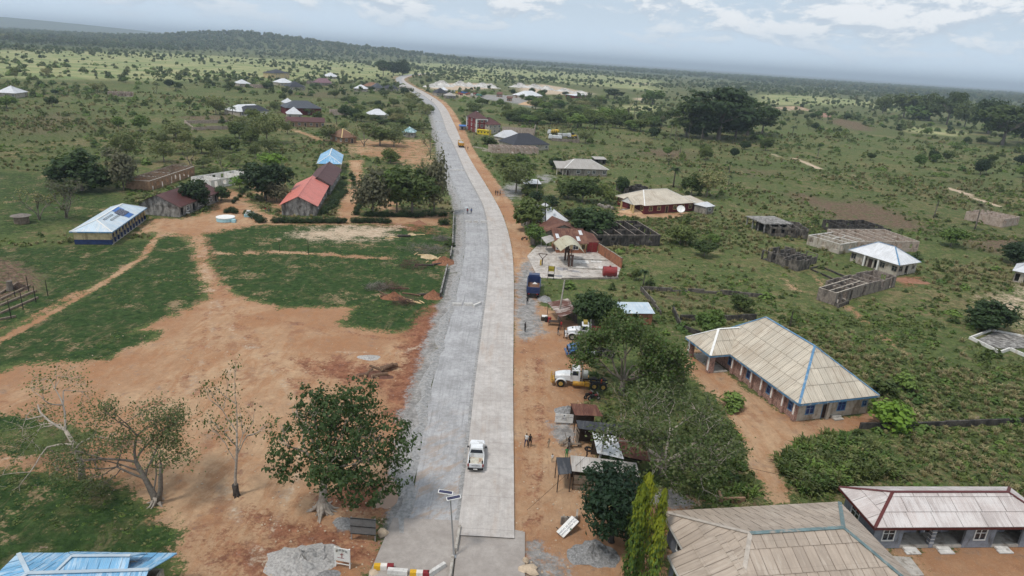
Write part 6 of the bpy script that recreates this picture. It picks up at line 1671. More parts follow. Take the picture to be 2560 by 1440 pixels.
def pickup(px,rz):
 c = at(*px,ZL + .03); root = thing('pickup_truck','white double cab pickup driving away on the concrete lane','pickup',(c.x,c.y,ZL + .02),rz)
 Pw = carpaint('pickup_white',(0.72,0.73,0.74))
 mb = MB(); loft(mb,[sec(.75,.86,.42,1.02),sec(1.3,.87,.42,1.05),sec(2.0,.86,.42,1.0),sec(2.4,.80,.45,.9),sec(2.55,.70,.5,.78)]); mb.build('hood',Pw,root)
 mb = MB(); loft(mb,[sec(-.62,.87,.42,1.02),sec(.75,.87,.42,1.02)]); mb.build('cabin_side',Pw,root)
 def gs(z,x0,x1,hw): return [(x0,-hw,z),(x1,-hw,z),(x1,hw,z),(x0,hw,z)]
 mb = MB(); loft(mb,[gs(1.02,-.62,1.1,.84),gs(1.45,-.52,.72,.74),gs(1.66,-.45,.45,.68),gs(1.72,-.3,.3,.6)]); mb.build('cab_roof',Pw,root)
 quadp(root,[(-.615,.70,1.12),(-.615,-.70,1.12),(-.545,-.60,1.5),(-.545,.60,1.5)],M_GLASS,'rear_window')
 for yy in (-.3,.05,.35): pass
 quadp(root,[(1.02,-.72,1.1),(1.02,.72,1.1),(.70,.62,1.5),(.70,-.62,1.5)],M_GLASS,'windscreen')
 for s in (-1,1):
  for x0,x1 in ((-.42,.12),(.2,.72)):
   P = [(x0,s * .835,1.1),(x1 + .08,s * .835,1.1),(x1 - .1,s * .752,1.46),(x0 + .03,s * .752,1.46)]
   quadp(root,P if s < 0 else P[::-1],M_GLASS,'side_window')
  mb = MB(); mb.box((.62,s * 1.0,1.1),(.14,.2,.17)); mb.build('mirror',M_BLK,root)
  mb = MB(); mb.bx(-2.48,-.64,s * .87 - .07 if s > 0 else -.87,s * .87 if s > 0 else -.80,.42,1.0); mb.build('bed_side',Pw,root)
  mb = MB(); mb.bx(-2.575,-2.49,min(s * .86,s * .72),max(s * .86,s * .72),.66,.98); mb.build('tail_lamp',M_LAMP,root)
  mb = MB(); mb.bx(2.36,2.47,min(s * .74,s * .5),max(s * .74,s * .5),.68,.82); mb.build('head_lamp',M_LAMPW,root)
 mb = MB(); mb.bx(-2.48,-.64,-.79,.79,.42,.58); mb.build('bed_floor',paint('bed_liner',(0.52,0.50,0.42),.7,.25,3.0,(0.3,0.16,0.1,1),.3),root)
 mb = MB(); mb.bx(-2.56,-2.485,-.71,.71,.5,1.0); tg = mb.build('tailgate',Pw,root)
 mb = MB(); mb.bx(-2.72,-2.58,-.84,.84,.36,.54); bp = mb.build('rear_bumper',M_BLK,root)
 mb = MB(); mb.bx(-2.735,-2.722,-.22,.22,.40,.52); mb.build('number_plate',M_TRIM_W,bp)
 text_obj('MITSUBISHI',.17,M_INKB,tg,(-2.575,0,.80),(math.pi / 2,0,-math.pi / 2),'tailgate_lettering')
 mb = MB(); mb.bx(2.5,2.62,-.78,.78,.4,.6); mb.build('front_bumper',M_BLK,root)
 for x in (-1.55,1.55):
  for y in (-.76,.76): wheel(root,x,y,.37,.24)
 return root
i = int(np.argmin(np.abs(seam[:,1] - 65))); hd = math.atan2(tan[i,1],tan[i,0])
pickup((1191,1146),hd)

def tractor(name,label,px,rz,col,yellow=True,bar=True,load=None):
 c = at(*px); root = thing(name,label,'lorry',(c.x,c.y,0),rz); Pc = carpaint(name + '_' + str(col),col)
 My = paint('lorry_yellow',(0.50,0.27,0.03),.5,.3,2.0,(0.2,0.09,0.03,1),.35)
 mb = MB(); mb.bx(-5.2,2.2,-.45,-.33,.75,1.0); mb.build('frame_rail',M_BLK,root)
 mb = MB(); mb.bx(-5.2,2.2,.33,.45,.75,1.0); mb.build('frame_rail',M_BLK,root)
 mb = MB(); loft(mb,[sec(.05,.82,1.0,1.95,.2),sec(1.0,.76,1.0,1.88,.2),sec(1.9,.64,1.0,1.72,.2),sec(2.2,.58,1.02,1.6,.2)]); mb.build('hood',Pc,root)
 mb = MB(); mb.bx(2.2,2.27,-.5,.5,1.0,1.55); mb.build('grille',M_BLK,root)
 for s in (-1,1):
  mb = MB(); y0,y1 = sorted((s * .78,s * 1.18))
  vs = []
  for k in range(9):
   a = math.pi * k / 8; vs.append((1.35 + .78 * math.cos(a),.55 + .68 * math.sin(a)))
  for a,b in zip(vs[:-1],vs[1:]):
   mb.add([(a[0],y0,a[1]),(b[0],y0,b[1]),(b[0],y1,b[1]),(a[0],y1,a[1]),(a[0],y0,a[1] + .1),(b[0],y0,b[1] + .1),(b[0],y1,b[1] + .1),(a[0],y1,a[1] + .1)],[(0,1,2,3),(7,6,5,4),(0,4,5,1),(2,6,7,3),(1,5,6,2),(3,7,4,0)])
  mb.build('fender',Pc,root)
  mb = MB(); mb.tube([(-1.9,s * .98,.75),(-.3,s * .98,.75)],.34,12); mb.build('fuel_tank',My if yellow else M_STEEL,root)
  mb = MB(); mb.bx(-2.6,-2.0,min(s * .7,s * 1.2),max(s * .7,s * 1.2),.5,1.05); mb.build('battery_box',My if yellow else M_BLK,root)
  mb = MB(); mb.tube([(-1.55,s * .95,1.0),(-1.55,s * .95,3.1)],.07,8); mb.build('exhaust',M_STEEL,root)
  mb = MB(); mb.box((.1,s * 1.2,2.2),(.1,.18,.4)); mb.build('mirror',M_BLK,root)
  P = [(-.95,s * 1.005,1.95),(-.12,s * 1.005,1.95),(-.2,s * .93,2.55),(-.95,s * .93,2.55)]; quadp(root,P if s < 0 else P[::-1],M_GLASS,'side_window')
 mb = MB(); loft(mb,[[(-1.25,-1.0,1.0),(.1,-1.0,1.0),(.1,1.0,1.0),(-1.25,1.0,1.0)],[(-1.25,-1.0,1.9),(.1,-1.0,1.9),(.1,1.0,1.9),(-1.25,1.0,1.9)],[(-1.25,-.92,2.6),(-.12,-.92,2.6),(-.12,.92,2.6),(-1.25,.92,2.6)],[(-1.1,-.75,2.75),(-.35,-.75,2.75),(-.35,.75,2.75),(-1.1,.75,2.75)]]); mb.build('cab',Pc,root)
 quadp(root,[(.115,-.85,1.98),(.115,.85,1.98),(-.085,.8,2.52),(-.085,-.8,2.52)],M_GLASS,'windscreen')
 for x in (-3.3,-4.55):
  for y in (-.85,.85): wheel(root,x,y,.52,.5,M_RIMY if yellow else M_RIM)
 for y in (-.95,.95): wheel(root,1.35,y,.55,.32,M_RIMY if yellow else M_RIM)
 if bar:
  for z in (.65,1.0,1.35):
   mb = MB(); mb.tube([(2.55,-.95,z),(2.75,-.6,z),(2.75,.6,z),(2.55,.95,z)],.05,6); mb.build('bull_bar',My,root)
  for y in (-.6,0,.6):
   mb = MB(); mb.bar((2.72,y,.45),(2.72,y,1.5),.07); mb.build('bull_bar_upright',My,root)
  mb = MB(); mb.bx(2.25,2.6,-1.0,1.0,.5,.75); mb.build('front_bumper',My,root)
 else:
  mb = MB(); mb.bx(2.28,2.5,-1.0,1.0,.5,.8); mb.build('front_bumper',Pc,root)
 if load == 'red':
  mb = MB(); mb.bx(-3.2,-1.75,-1.0,1.0,1.05,2.0); mb.build('body_frame',carpaint('dull_red',(0.12,.02,.022)),root)
  mb = MB(); mb.bx(-.95,-.3,-.6,.6,2.76,3.15); mb.build('roof_bundle',paint('bundle',(0.3,.22,.05),.9,.5,4),root)
 if load == 'tank':
  mb = MB(); mb.tube([(-1.55,.0,1.75),(-2.35,0,1.75)],.62,14); mb.build('air_tank',paint('tank_grey',(0.34,.35,.33)),root)
 return root
tractor('white_lorry','white bonneted lorry with yellow bull bar and tanks under the spreading tree',(1425,961),math.pi - rad(3),(0.66,0.67,0.68),True,True,'tank')
tractor('white_lorry','white bonneted lorry with a bundle on its roof and a dull red frame',(1450,846),math.pi - rad(3),(0.66,0.67,0.68),False,False,'red')
tractor('blue_lorry','old blue bonneted lorry half hidden by the spreading tree',(1452,888),math.pi + rad(8),(0.045,0.12,0.27),False,False)
def tipper(name,label,px,rz,col,bed,z=0.0,load=None,s=1.0):
 c = at(*px); root = thing(name,label,'dump truck',(c.x,c.y,z),rz); Pb = carpaint('tip_' + str(bed),bed); Pc = carpaint('cab_' + str(col),col); root.scale = (s,s,s)
 for y in (-.42,.42):
  mb = MB(); mb.bx(-3.6,3.2,y - .07,y + .07,.75,1.05); mb.build('frame_rail',M_BLK,root)
 Mi = paint('bed_rust',(0.16,.085,.055),.9,.4,2.0)
 mb = MB(); mb.bx(-3.5,1.9,-1.14,1.14,1.15,1.3); mb.build('bed_floor',Mi,root)
 for s_ in (-1,1):
  mb = MB(); y0,y1 = sorted((s_ * 1.25,s_ * 1.15)); mb.bx(-3.5,1.9,y0,y1,1.1,2.35); sd = mb.build('bed_side',Pb,root)
  for k in range(7):
   mb = MB(); x = -3.3 + k * .85; mb.bx(x - .05,x + .05,min(s_ * 1.25,s_ * 1.32),max(s_ * 1.25,s_ * 1.32),1.12,2.33); mb.build('rib',Pb,sd)
  mb = MB(); mb.bx(-3.72,-3.6,s_ * .8 - .15,s_ * .8 + .15,.8,.95); mb.build('tail_lamp',M_LAMP,root)
 mb = MB(); mb.bx(-3.6,-3.5,-1.25,1.25,1.0,2.2); tg = mb.build('tailgate',Pb,root)
 mb = MB(); mb.bx(-3.66,-3.605,-1.2,1.2,1.55,1.65); mb.build('tailgate_bar',Pb,tg)
 mb = MB(); mb.bx(1.9,2.0,-1.25,1.25,1.1,2.6); mb.build('headboard',Pb,root)
 mb = MB(); loft(mb,[[(2.1,-1.15,.8),(3.9,-1.15,.8),(3.9,1.15,.8),(2.1,1.15,.8)],[(2.1,-1.15,1.9),(3.95,-1.15,1.9),(3.95,1.15,1.9),(2.1,1.15,1.9)],[(2.15,-1.05,2.8),(3.6,-1.05,2.8),(3.6,1.05,2.8),(2.15,1.05,2.8)]]); mb.build('cab',Pc,root)
 quadp(root,[(3.955,-1.0,1.95),(3.955,1.0,1.95),(3.65,.95,2.65),(3.65,-.95,2.65)],M_GLASS,'windscreen')
 for s_ in (-1,1):
  P = [(2.4,s_ * 1.155,1.95),(3.6,s_ * 1.155,1.95),(3.4,s_ * 1.07,2.6),(2.45,s_ * 1.07,2.6)]; quadp(root,P if s_ < 0 else P[::-1],M_GLASS,'side_window')
 for x in (-2.7,-1.4,3.0):
  for y in (-.98,.98): wheel(root,x,y,.52,.46 if x < 0 else .32)
 mb = MB(); mb.bx(-3.75,-3.6,-1.2,1.2,.55,.75); mb.build('rear_bumper',M_BLK,root)
 if load:
  mb = MB(); loft(mb,[[(-3.45,-1.12,1.32),(1.88,-1.12,1.32),(1.88,1.12,1.32),(-3.45,1.12,1.32)],[(-3.45,-1.12,2.2),(1.88,-1.12,2.2),(1.88,1.12,2.2),(-3.45,1.12,2.2)],[(-2.4,-.5,2.75),(.9,-.4,2.8),(.9,.4,2.7),(-2.4,.5,2.75)]]); mb.build('stone_load',load,root)
 return root
i = int(np.argmin(np.abs(seam[:,1] - 125))); hd2 = math.atan2(tan[i,1],tan[i,0])
tipper('blue_dump_truck','empty blue dump truck parked on the verge facing away',(1333,730),rad(88),(0.02,.035,.10),(0.014,0.032,0.105))
mb = MB(); c = at(1337,708,1.4); mb.add([(-.5,-.3,0),(.6,-.2,0),(.4,.3,0),(-.3,.35,0),(0,0,.35)],[(0,1,4),(1,2,4),(2,3,4),(3,0,4),(3,2,1,0)]); tag(mb.build('white_sack',M_TRIM_W,None,(c.x,c.y,1.31)),'white sack lying in the bed of the blue dump truck','sack')
i = int(np.argmin(np.abs(seam[:,1] - 330))); hd3 = math.atan2(tan[i,1],tan[i,0])
tipper('yellow_dump_truck','yellow dump truck loaded with grey stone driving away far up the lane',(1152,368),hd3,(0.5,.3,.03),(0.55,0.27,0.02),ZL + .02,M_GRAVL)
# parked machines of the yard and the quarry
def mixer(name,label,px,rz,drum=True,cab=(0.66,.67,.68)):
 c = at(*px); root = thing(name,label,'truck',(c.x,c.y,0),rz); Pc = carpaint('mix_' + str(cab),cab)
 mb = MB(); mb.bx(-3.8,3.0,-.5,.5,.8,1.1); mb.build('frame',M_BLK,root)
 mb = MB(); loft(mb,[[(2.0,-1.15,.8),(3.9,-1.15,.8),(3.9,1.15,.8),(2.0,1.15,.8)],[(2.0,-1.15,2.0),(3.95,-1.15,2.0),(3.95,1.15,2.0),(2.0,1.15,2.0)],[(2.1,-1.05,2.9),(3.6,-1.05,2.9),(3.6,1.05,2.9),(2.1,1.05,2.9)]]); mb.build('cab',Pc,root)
 quadp(root,[(3.955,-1,2.05),(3.955,1,2.05),(3.66,.95,2.75),(3.66,-.95,2.75)],M_GLASS,'windscreen')
 My = paint('drum_yellow',(0.55,.36,.04),.5,.2)
 if drum:
  mb = MB(); mb.tube([(1.8,0,2.1),(1.2,0,2.15),(-1.4,0,2.5),(-3.2,0,3.0)],[.5,1.15,1.2,.5],14); mb.build('drum',My,root)
  for k in range(3):
   mb = MB(); x = .8 - k * 1.0; mb.tube([(x,0,2.2 + .1 * k),(x - .35,0,2.24 + .1 * k)],1.22,14); mb.build('drum_stripe',M_BLK,root)
 else:
  mb = MB(); mb.bx(-3.6,1.8,-1.2,1.2,1.1,2.5); mb.build('box_body',Pc,root)
 for x in (-2.7,-1.4,2.9):
  for y in (-.98,.98): wheel(root,x,y,.52,.46)
mixer('mixer_truck','white mixer truck with black and yellow drum in the walled yard',(1385,338),math.pi * .93)
mixer('mixer_truck','white truck parked right of the mixer in the walled yard',(1410,345),rad(10),False)
mixer('mixer_truck','second white truck parked before the mixer in the walled yard',(1388,350),math.pi,False)
o = at(1432,345); root = thing('yellow_loader','yellow wheel loader at the back of the walled yard','loader',o,rad(160))
My = paint('drum_yellow',(0.55,.36,.04))
mb = MB(); loft(mb,[sec(-2,1,.8,1.9),sec(1.2,1,.8,1.7)]); mb.build('engine_cover',My,root)
mb = MB(); mb.bx(-.6,.8,-.7,.7,1.8,3.0); mb.build('operator_cab',M_GLASS,root)
mb = MB(); mb.bar((1,0,1.5),(3.2,0,1.0),.35); mb.build('boom',My,root)
mb = MB(); mb.prism([(3.0,-1.2),(3.9,-1.2),(3.9,1.2),(3.0,1.2)],.2,1.1); mb.build('bucket',My,root)
for x in (-1.4,1.3):
 for y in (-1.0,1.0): wheel(root,x,y,.75,.5)
QC = [((0.6,.6,.6),'white'),((0.55,.36,.04),'yellow'),((0.30,.05,.04),'red'),((0.05,.15,.4),'blue'),((0.35,.12,.06),'rust coloured'),((0.62,.62,.6),'pale'),((0.22,.05,.04),'dark red'),((0.1,.3,.25),'green')]
for k,(col,cn) in enumerate(QC):
 px = (1132 + k * 9.5,232 + k * 1.0 + (k % 3) * 2.0)
 tipper('quarry_truck','%s truck in the row parked beside the quarry' % cn,px,rad(70 + 25 * (k % 4)),col,col,0,None)
# ------------------------------------------------------------------ people
def body(pose):
 """a skinned figure about 1.72 m tall facing +y; pose: swing of legs and arms"""
 lg,ar,bend = pose
 V = []; R_ = []; E_ = []
 def v(p,r,par=None):
  V.append(p); R_.append(r); i_ = len(V) - 1
  if par is not None: E_.append((par,i_))
  return i_
 pel = v((0,0,.95),(.15,.11)); wst = v((0,.01,1.08),(.135,.095),pel); chs = v((0,.02,1.3),(.17,.11),wst); nk0 = v((0,.01,1.45),(.085,.07),chs)
 nk = v((0,.02,1.50),(.055,.055),nk0); hd_ = v((0,.035,1.58),(.078,.088),nk); tp = v((0,.03,1.68),(.066,.078),hd_)
 for s in (-1,1):
  a = s * lg
  hp = v((s * .10,0,.90),(.09,.095),pel); kn = v((s * .105,.42 * math.sin(a) + .02,.90 - .42 * math.cos(a)),(.06,.065),hp)
  an = v((s * .11,kn and V[kn][1] - .40 * max(0,-math.sin(a)) * .4 + .1 * math.sin(a),.09),(.04,.042),kn); to = v((s * .125,V[an][1] + .15,.035),(.04,.03),an)
  sh = v((s * .19,.01,1.40),(.06,.06),nk0); b = -s * ar
  el_ = v((s * .25,.27 * math.sin(b) - .02,1.40 - .27 * math.cos(b)),(.042,.042),sh); wr = v((s * .26,V[el_][1] + .10 * bend + .10 * math.sin(b) + .06,V[el_][2] - .24 + .12 * bend),(.028,.028),el_)
  pm = v((s * .262,V[wr][1] + .02,V[wr][2] - .07),(.036,.018),wr)
  for k in range(4): v((s * (.245 + .014 * k),V[pm][1] + .02 + .012 * k,V[pm][2] - .075 + .008 * abs(k - 1)),(.009,.009),pm)
  v((s * .235,V[wr][1] + .045,V[wr][2] - .06),(.011,.011),wr)
 me = bpy.data.meshes.new('body'); me.from_pydata(V,E_,[]); o = bpy.data.objects.new('tmp_body',me); COL.objects.link(o)
 sk = o.modifiers.new('skin','SKIN'); sk.use_smooth_shade = True
 for i_,r in enumerate(R_): me.skin_vertices[0].data[i_].radius = r
 me.skin_vertices[0].data[0].use_root = True
 ss = o.modifiers.new('sub','SUBSURF'); ss.levels = 1; ss.render_levels = 1
 bpy.context.view_layer.update()
 out_ = bpy.data.meshes.new_from_object(o.evaluated_get(bpy.context.evaluated_depsgraph_get())); bpy.data.objects.remove(o); bpy.data.meshes.remove(me)
 mi = []
 for f in out_.polygons:
  c_ = f.center; mi.append(2 if (c_.z < .99 and c_.z > .1 and abs(c_.x) < .215) else (1 if (c_.z >= .99 and c_.z < 1.475 and (abs(c_.x) < .235 and c_.z > .98)) else (3 if c_.z <= .1 else 0)))
 for _ in range(4): out_.materials.append(M_DARK)
 out_.polygons.foreach_set('material_index',mi); out_.polygons.foreach_set('use_smooth',[True] * len(mi)); out_.name = 'body'
 return out_
BODY = [body((.0,.05,.2)),body((.38,.4,.3)),body((.1,.12,1.2))]
SKIN = paint('skin_brown',(0.085,0.045,0.030),.6,.1,bump=0)
HAIR = paint('hair_black',(0.010,0.009,0.008),.8,.1,bump=0)
hm = MB(); rings = []
for zz,rr,yy in ((1.60,.084,.0),(1.65,.083,.005),(1.70,.072,.015),(1.745,.045,.02),(1.755,.01,.02)):
 rings.append([(rr * math.cos(a),yy + .02 + rr * 1.12 * math.sin(a) - (.02 if zz < 1.65 else 0),zz) for a in [2 * math.pi * k / 12 for k in range(12)]])
loft(hm,rings); HAIRM = hm.mesh('hair',HAIR,True)
def person(label,px,face,shirt,trousers,pose=0,z=0.0,s=1.0):
 c = at(*px,z); root = thing('person',label,'person',(c.x,c.y,z),face); root.scale = (s,s,s)
 me = BODY[pose].copy()
 for k_,m_ in enumerate((SKIN,paint('cloth_%.2f_%.2f_%.2f' % shirt,shirt,.9,.15),paint('cloth_%.2f_%.2f_%.2f' % trousers,trousers,.9,.15),HAIR)): me.materials[k_] = m_
 link_mesh('body',me,root); link_mesh('hair',HAIRM,root); return root
NAVY,BLK,WHT,RED,GRN,ORG,BEI,GRY = (.02,.03,.08),(.018,.018,.02),(.62,.62,.6),(.35,.03,.03),(.03,.2,.06),(.5,.09,.03),(.4,.33,.24),(.15,.15,.15)
person('walker in white shirt and dark shorts on the red verge',(1315,1115.5),rad(160),WHT,NAVY,1)
person('walker all in black beside the one in the white shirt',(1324,1117),rad(165),BLK,BLK,1)
person('child in pale clothes standing on the verge near the gravel',(1371,1119),rad(40),BEI,BEI,0,0,.7)
person('person in dark clothes standing alone on the grey gravel verge',(1312,830),rad(-60),BLK,BLK,0)
person('person in a red shirt before the rust and white shack',(1402,825),rad(120),RED,(.08,.02,.02),0)
person('person in black walking before the lorry with the roof bundle',(1395,838),rad(-120),BLK,GRY,1)
person('person standing close to the front of the lorry with the roof bundle',(1410,845),rad(90),GRY,BLK,0)
person('walker leaning at the rear corner of the blue dump truck',(1318,762),rad(0),BLK,BLK,2)
person('walker under a pale umbrella on the stone carriageway',(1168.5,535),rad(0),RED,NAVY,1,ZG + .02)
person('walker in blue beside the one with the umbrella',(1178,535),rad(0),(.05,.09,.25),BLK,1,ZG + .02)
person('left walker of three in black on the far verge',(1239,488),rad(180),BLK,BLK,1)
person('middle walker of three in black on the far verge',(1244,489),rad(180),BLK,NAVY,1)
person('right walker of three on the far verge',(1250,489),rad(180),GRY,BLK,1)
person('walker on the verge beside the yellow dump truck',(1169.5,375),rad(0),BLK,BLK,1)
person('person in orange bending under the spreading tree by the lorry',(1502,972),rad(90),ORG,ORG,2)
person('child in green before the weathered stall roof',(1415.5,1146),rad(180),GRN,GRN,0,0,.85)
person('person in white beside the plank shack',(1459,1102),rad(-60),WHT,GRY,2)
person('person in black sitting place by the wooden frames',(1421,1123),rad(-60),BLK,GRY,2)
person('person in black behind the weathered stall roof',(1466,1150),rad(90),BLK,BLK,0)
person('child in white at the verge left of the dark awning',(1380,1156),rad(0),WHT,BEI,2,0,.65)
person('person far up the stone carriageway',(1079,252),rad(0),(.1,.2,.5),BLK,0)
person('child in red by the salmon hall corner',(664,531),rad(0),RED,GRY,0,0,.8)
person('child in brown by the salmon hall corner',(672,531),rad(0),(.15,.08,.05),GRY,0,0,.8)
c = at(1167,535); root = thing('umbrella','pale grey umbrella held over the walker on the stone carriageway','umbrella',(c.x - .1,c.y,0))
mb = MB(); rings = [[(r * math.cos(2 * math.pi * k / 8),r * math.sin(2 * math.pi * k / 8),z) for k in range(8)] for r,z in ((.62,1.85),(.45,2.0),(.2,2.1),(.02,2.13))]; loft(mb,rings); mb.build('canopy',paint('umbrella_cloth',(.45,.48,.5),.7,.1),root)
mb = MB(); mb.tube([(0.05,0,1.15),(0,0,2.1)],.012,5); mb.build('handle',M_BLK,root)
# ------------------------------------------------------------------ felled timber, brush and clutter
M_CUT = paint('cut_wood',(0.62,0.44,0.24),.8,.2,4.0)
M_CHIP = paint('wood_chips',(0.50,0.38,0.23),.95,.3,6.0,bump=.8)
M_LOG = paint('log_bark',(0.14,0.085,0.055),.95,.4,4.0)
def log(label,px,ln,r,rz,tilt=0.0,mat=None,z=None,grp='felled logs',pale=False):
 c = at(*px); root = thing('log',label,'log',(c.x,c.y,(r if z is None else z) - .04),rz,grp)
 d_ = Vector((math.cos(tilt),0,math.sin(tilt))) * ln / 2; mb = MB(); mb.tube([-d_,Vector((0,.03 * ln,.02)),d_],[r,r * .95,r * .85],9,caps=False); mb.build('bark',M_CUT if pale else (mat or M_LOG),root)
 for s in (-1,1):
  mb = MB(); t_ = d_.normalized() * .01; mb.tube([d_ * s - t_,d_ * s + t_],r * (1.0 if s < 0 else .85) * .98,9); mb.build('cut_end',M_CUT,root)
rnd = random.Random(33)
for k,(u,v,ln,r,a,tl,z) in enumerate(((950,942,2.2,.32,.3,.1,None),(935,938,2.4,.25,2.2,.15,None),(922,937,1.8,.22,1.2,.2,.4),(962,930,3.0,.3,.8,.25,.5),(972,922,2.6,.35,.5,.1,None),(940,930,2.0,.2,2.8,.1,.7),(912,940,1.6,.18,.2,0,None),(930,945,1.4,.16,1.8,0,None))):
 log(['stump log with a pale cut face in the red earth heap','dark log across the heap on the red clearing','short dark log on top of the heap','long dark log sticking out of the heap','thick root end at the right of the heap','thin log crossing the top of the heap','small log at the left of the heap','small log in front of the heap'][k],(u,v),ln,r,a,tl,None,z)
mound('root_heap','heap of dark earth and roots under the logs on the red clearing',(940,938),(2.4,1.1),.8,paint('root_earth',(.13,.06,.04)),71)
mound('root_heap','reddish uprooted stump mass left of the carriageway',(985,745),(2.2,1.4),1.3,paint('stump_red',(.22,.10,.055),.95,.5,3),72)
mound('root_heap','reddish stump heap beside the roadside wall',(1083,740),(1.6,2.6),1.3,paint('stump_red',(.22,.10,.055)),73)
mound('root_heap','uprooted stump heap at the gap in the roadside wall',(1110,655),(2.6,2.6),1.4,paint('stump_red',(.22,.10,.055)),74)
mound('chip_heap','pale heap of wood chips on the grass',(1072,642),(2.0,2.2),.35,M_CHIP,75,rough=.5)
mound('chip_heap','yellow chips beside the dead stump on the field',(1030,586),(1.1,.9),.4,M_CHIP,76,rough=.5)
for k,(u,v,ln,a) in enumerate(((1020,749,2.6,-.4),(1033,756,2.8,-.35),(1045,757,1.6,-.6),(1055,756,1.4,-.8),(1040,635,1.8,1.3),(1052,638,1.4,.2),(1085,648,1.5,1.0),(1098,645,1.8,1.4),(985,594,2.2,.1),(1052,587,2.0,.15),(972,597,1.8,-.2),(1068,655,1.0,1.2))):
 log('pale split timber lying on the grass left of the carriageway',(u,v),ln,.11,a,0,None,None,'split timber',True)
for k,(u,v,ln,r,a) in enumerate(((965,740,2.4,.2,.6),(958,735,2.0,.16,2.4),(1000,722,3.4,.14,.1),(1028,737,3.6,.16,-.3),(1060,738,2.6,.2,.2),(1010,592,3.2,.3,.2),(1060,664,4.0,.18,.1),(1090,662,2.6,.2,.5))):
 log(['grey log left end of the long brush pile','second grey log at the left end of the brush pile','thin long log behind the brush pile','thin long log across the middle of the brush pile','dark log near the roadside wall','thick dark trunk by the yellow chips','long dark branch under the wood chips','dark log at the wall gap'][k],(u,v),ln,r,a,.03,BARKD if k > 3 else None)
def brush(label,px,r,h,seed,mat):
 rnd_ = random.Random(seed); c = at(*px); mb = MB()
 for _ in range(190):
  a = rnd_.uniform(0,6.28); q = rnd_.random() ** .6 * r; p = Vector((q * math.cos(a),q * math.sin(a) * .7,rnd_.uniform(0,h * (1 - (q / r) ** 2) + .1))); d_ = Vector((rnd_.gauss(0,1),rnd_.gauss(0,1),rnd_.uniform(-.1,.8))).normalized()
  ln = rnd_.uniform(.6,1.5); mb.tube([p,p + d_ * ln * .5 + Vector((0,0,.08)),p + d_ * ln],[.03,.022,.01],3,caps=False)
 tag(mb.build('brush_pile',mat,None,(c.x,c.y,0)),label,'brush pile','brush piles')
M_TW = paint('twigs_grey',(0.19,.165,.145),.95,.3); M_TWR = paint('twigs_reddish',(0.13,.075,.06),.95,.3)
brush('grey tangle of cut branches on the field, leftmost',(942,722),2.2,1.3,1,M_TW); brush('reddish tangle of cut branches right of the grey one',(975,722),2.6,1.2,2,M_TWR); brush('reddish brush heap below the wood chips',(1030,668),2.8,1.8,3,M_TWR); brush('wide grey brush spread behind the wood chips',(1050,625),5.2,1.0,4,M_TW); brush('grey brush spread beside the roadside wall',(1090,628),4.2,1.1,5,M_TW); brush('reddish brush end of the long pile',(1010,758),2.0,.9,6,M_TWR); brush('grey brush at the roadside below the hedge',(1105,600),2.4,.9,7,M_TW)
wall_line('roadside_wall','dark low wall with pale rail along the stone carriageway by the hedge',[(1133,540),(1131,585),(1130,618)],1.1,'mildew',.25,0,3,coping='stained')
wall_line('roadside_wall','dark low wall with pale rail along the carriageway beside the stump heap',[(1117,672),(1110,700),(1099,745)],1.0,'mildew',.25,0,3,coping='stained')
wall_line('roadside_wall','short dark wall piece between the brush and the carriageway',[(1128,625),(1124,650)],.9,'mildew',.25,0,3,coping='stained')
# pole fence and low earth rows at the left edge
for k,(u,v,h) in enumerate(((28,795,3.0),(58,773,3.0),(90,755,2.9),(120,740,2.8),(72,728,2.8),(38,742,2.2),(0,745,2.6))):
 pole('fence_pole','thin dark pole in the bare plot at the left edge',(u,v),h,(0,0),.06,False,M_DARK)['group'] = 'poles in the bare plot'
for k,(a,b) in enumerate((((0,735),(45,708)),((0,750),(75,715)),((0,765),(90,728)),((0,785),(95,745)),((0,800),(40,792)))):
 p,q = at(*a),at(*b); mb = MB(); mb.bar((0,0,.12),(q.x - p.x,q.y - p.y,.12),.3,.3); tag(mb.build('timber_row',M_WOOD,None,p),'grey timber laid in rows on the bare plot at the left edge','timber','timber rows')
c = at(25,726); root = thing('tree_stump','tall broken stump at the back of the bare plot','stump',c); mb = MB(); mb.tube([(0,0,0),(.05,0,.8),(.1,.05,1.7)],[.55,.42,.45],9); mb.build('trunk',BARK,root)
mound('brush_mound','dark round heap of twigs beside the broken stump',(48,720),(1.6,1.3),1.0,paint('twig_heap',(.06,.04,.03),.95,.5,5),79)
o = at(55,557); root = thing('thatched_kiosk','tiny weathered thatched hut under the leaning tree at the left','hut',o); mb = MB(); mb.tube([(0,0,0),(0,0,1.7)],1.5,12); mb.build('hut_wall',M_WOOD,root); mb = MB(); mb.tube([(0,0,1.7),(0,0,2.2)],[2.1,.2],12); mb.build('hut_roof',M_TW,root)
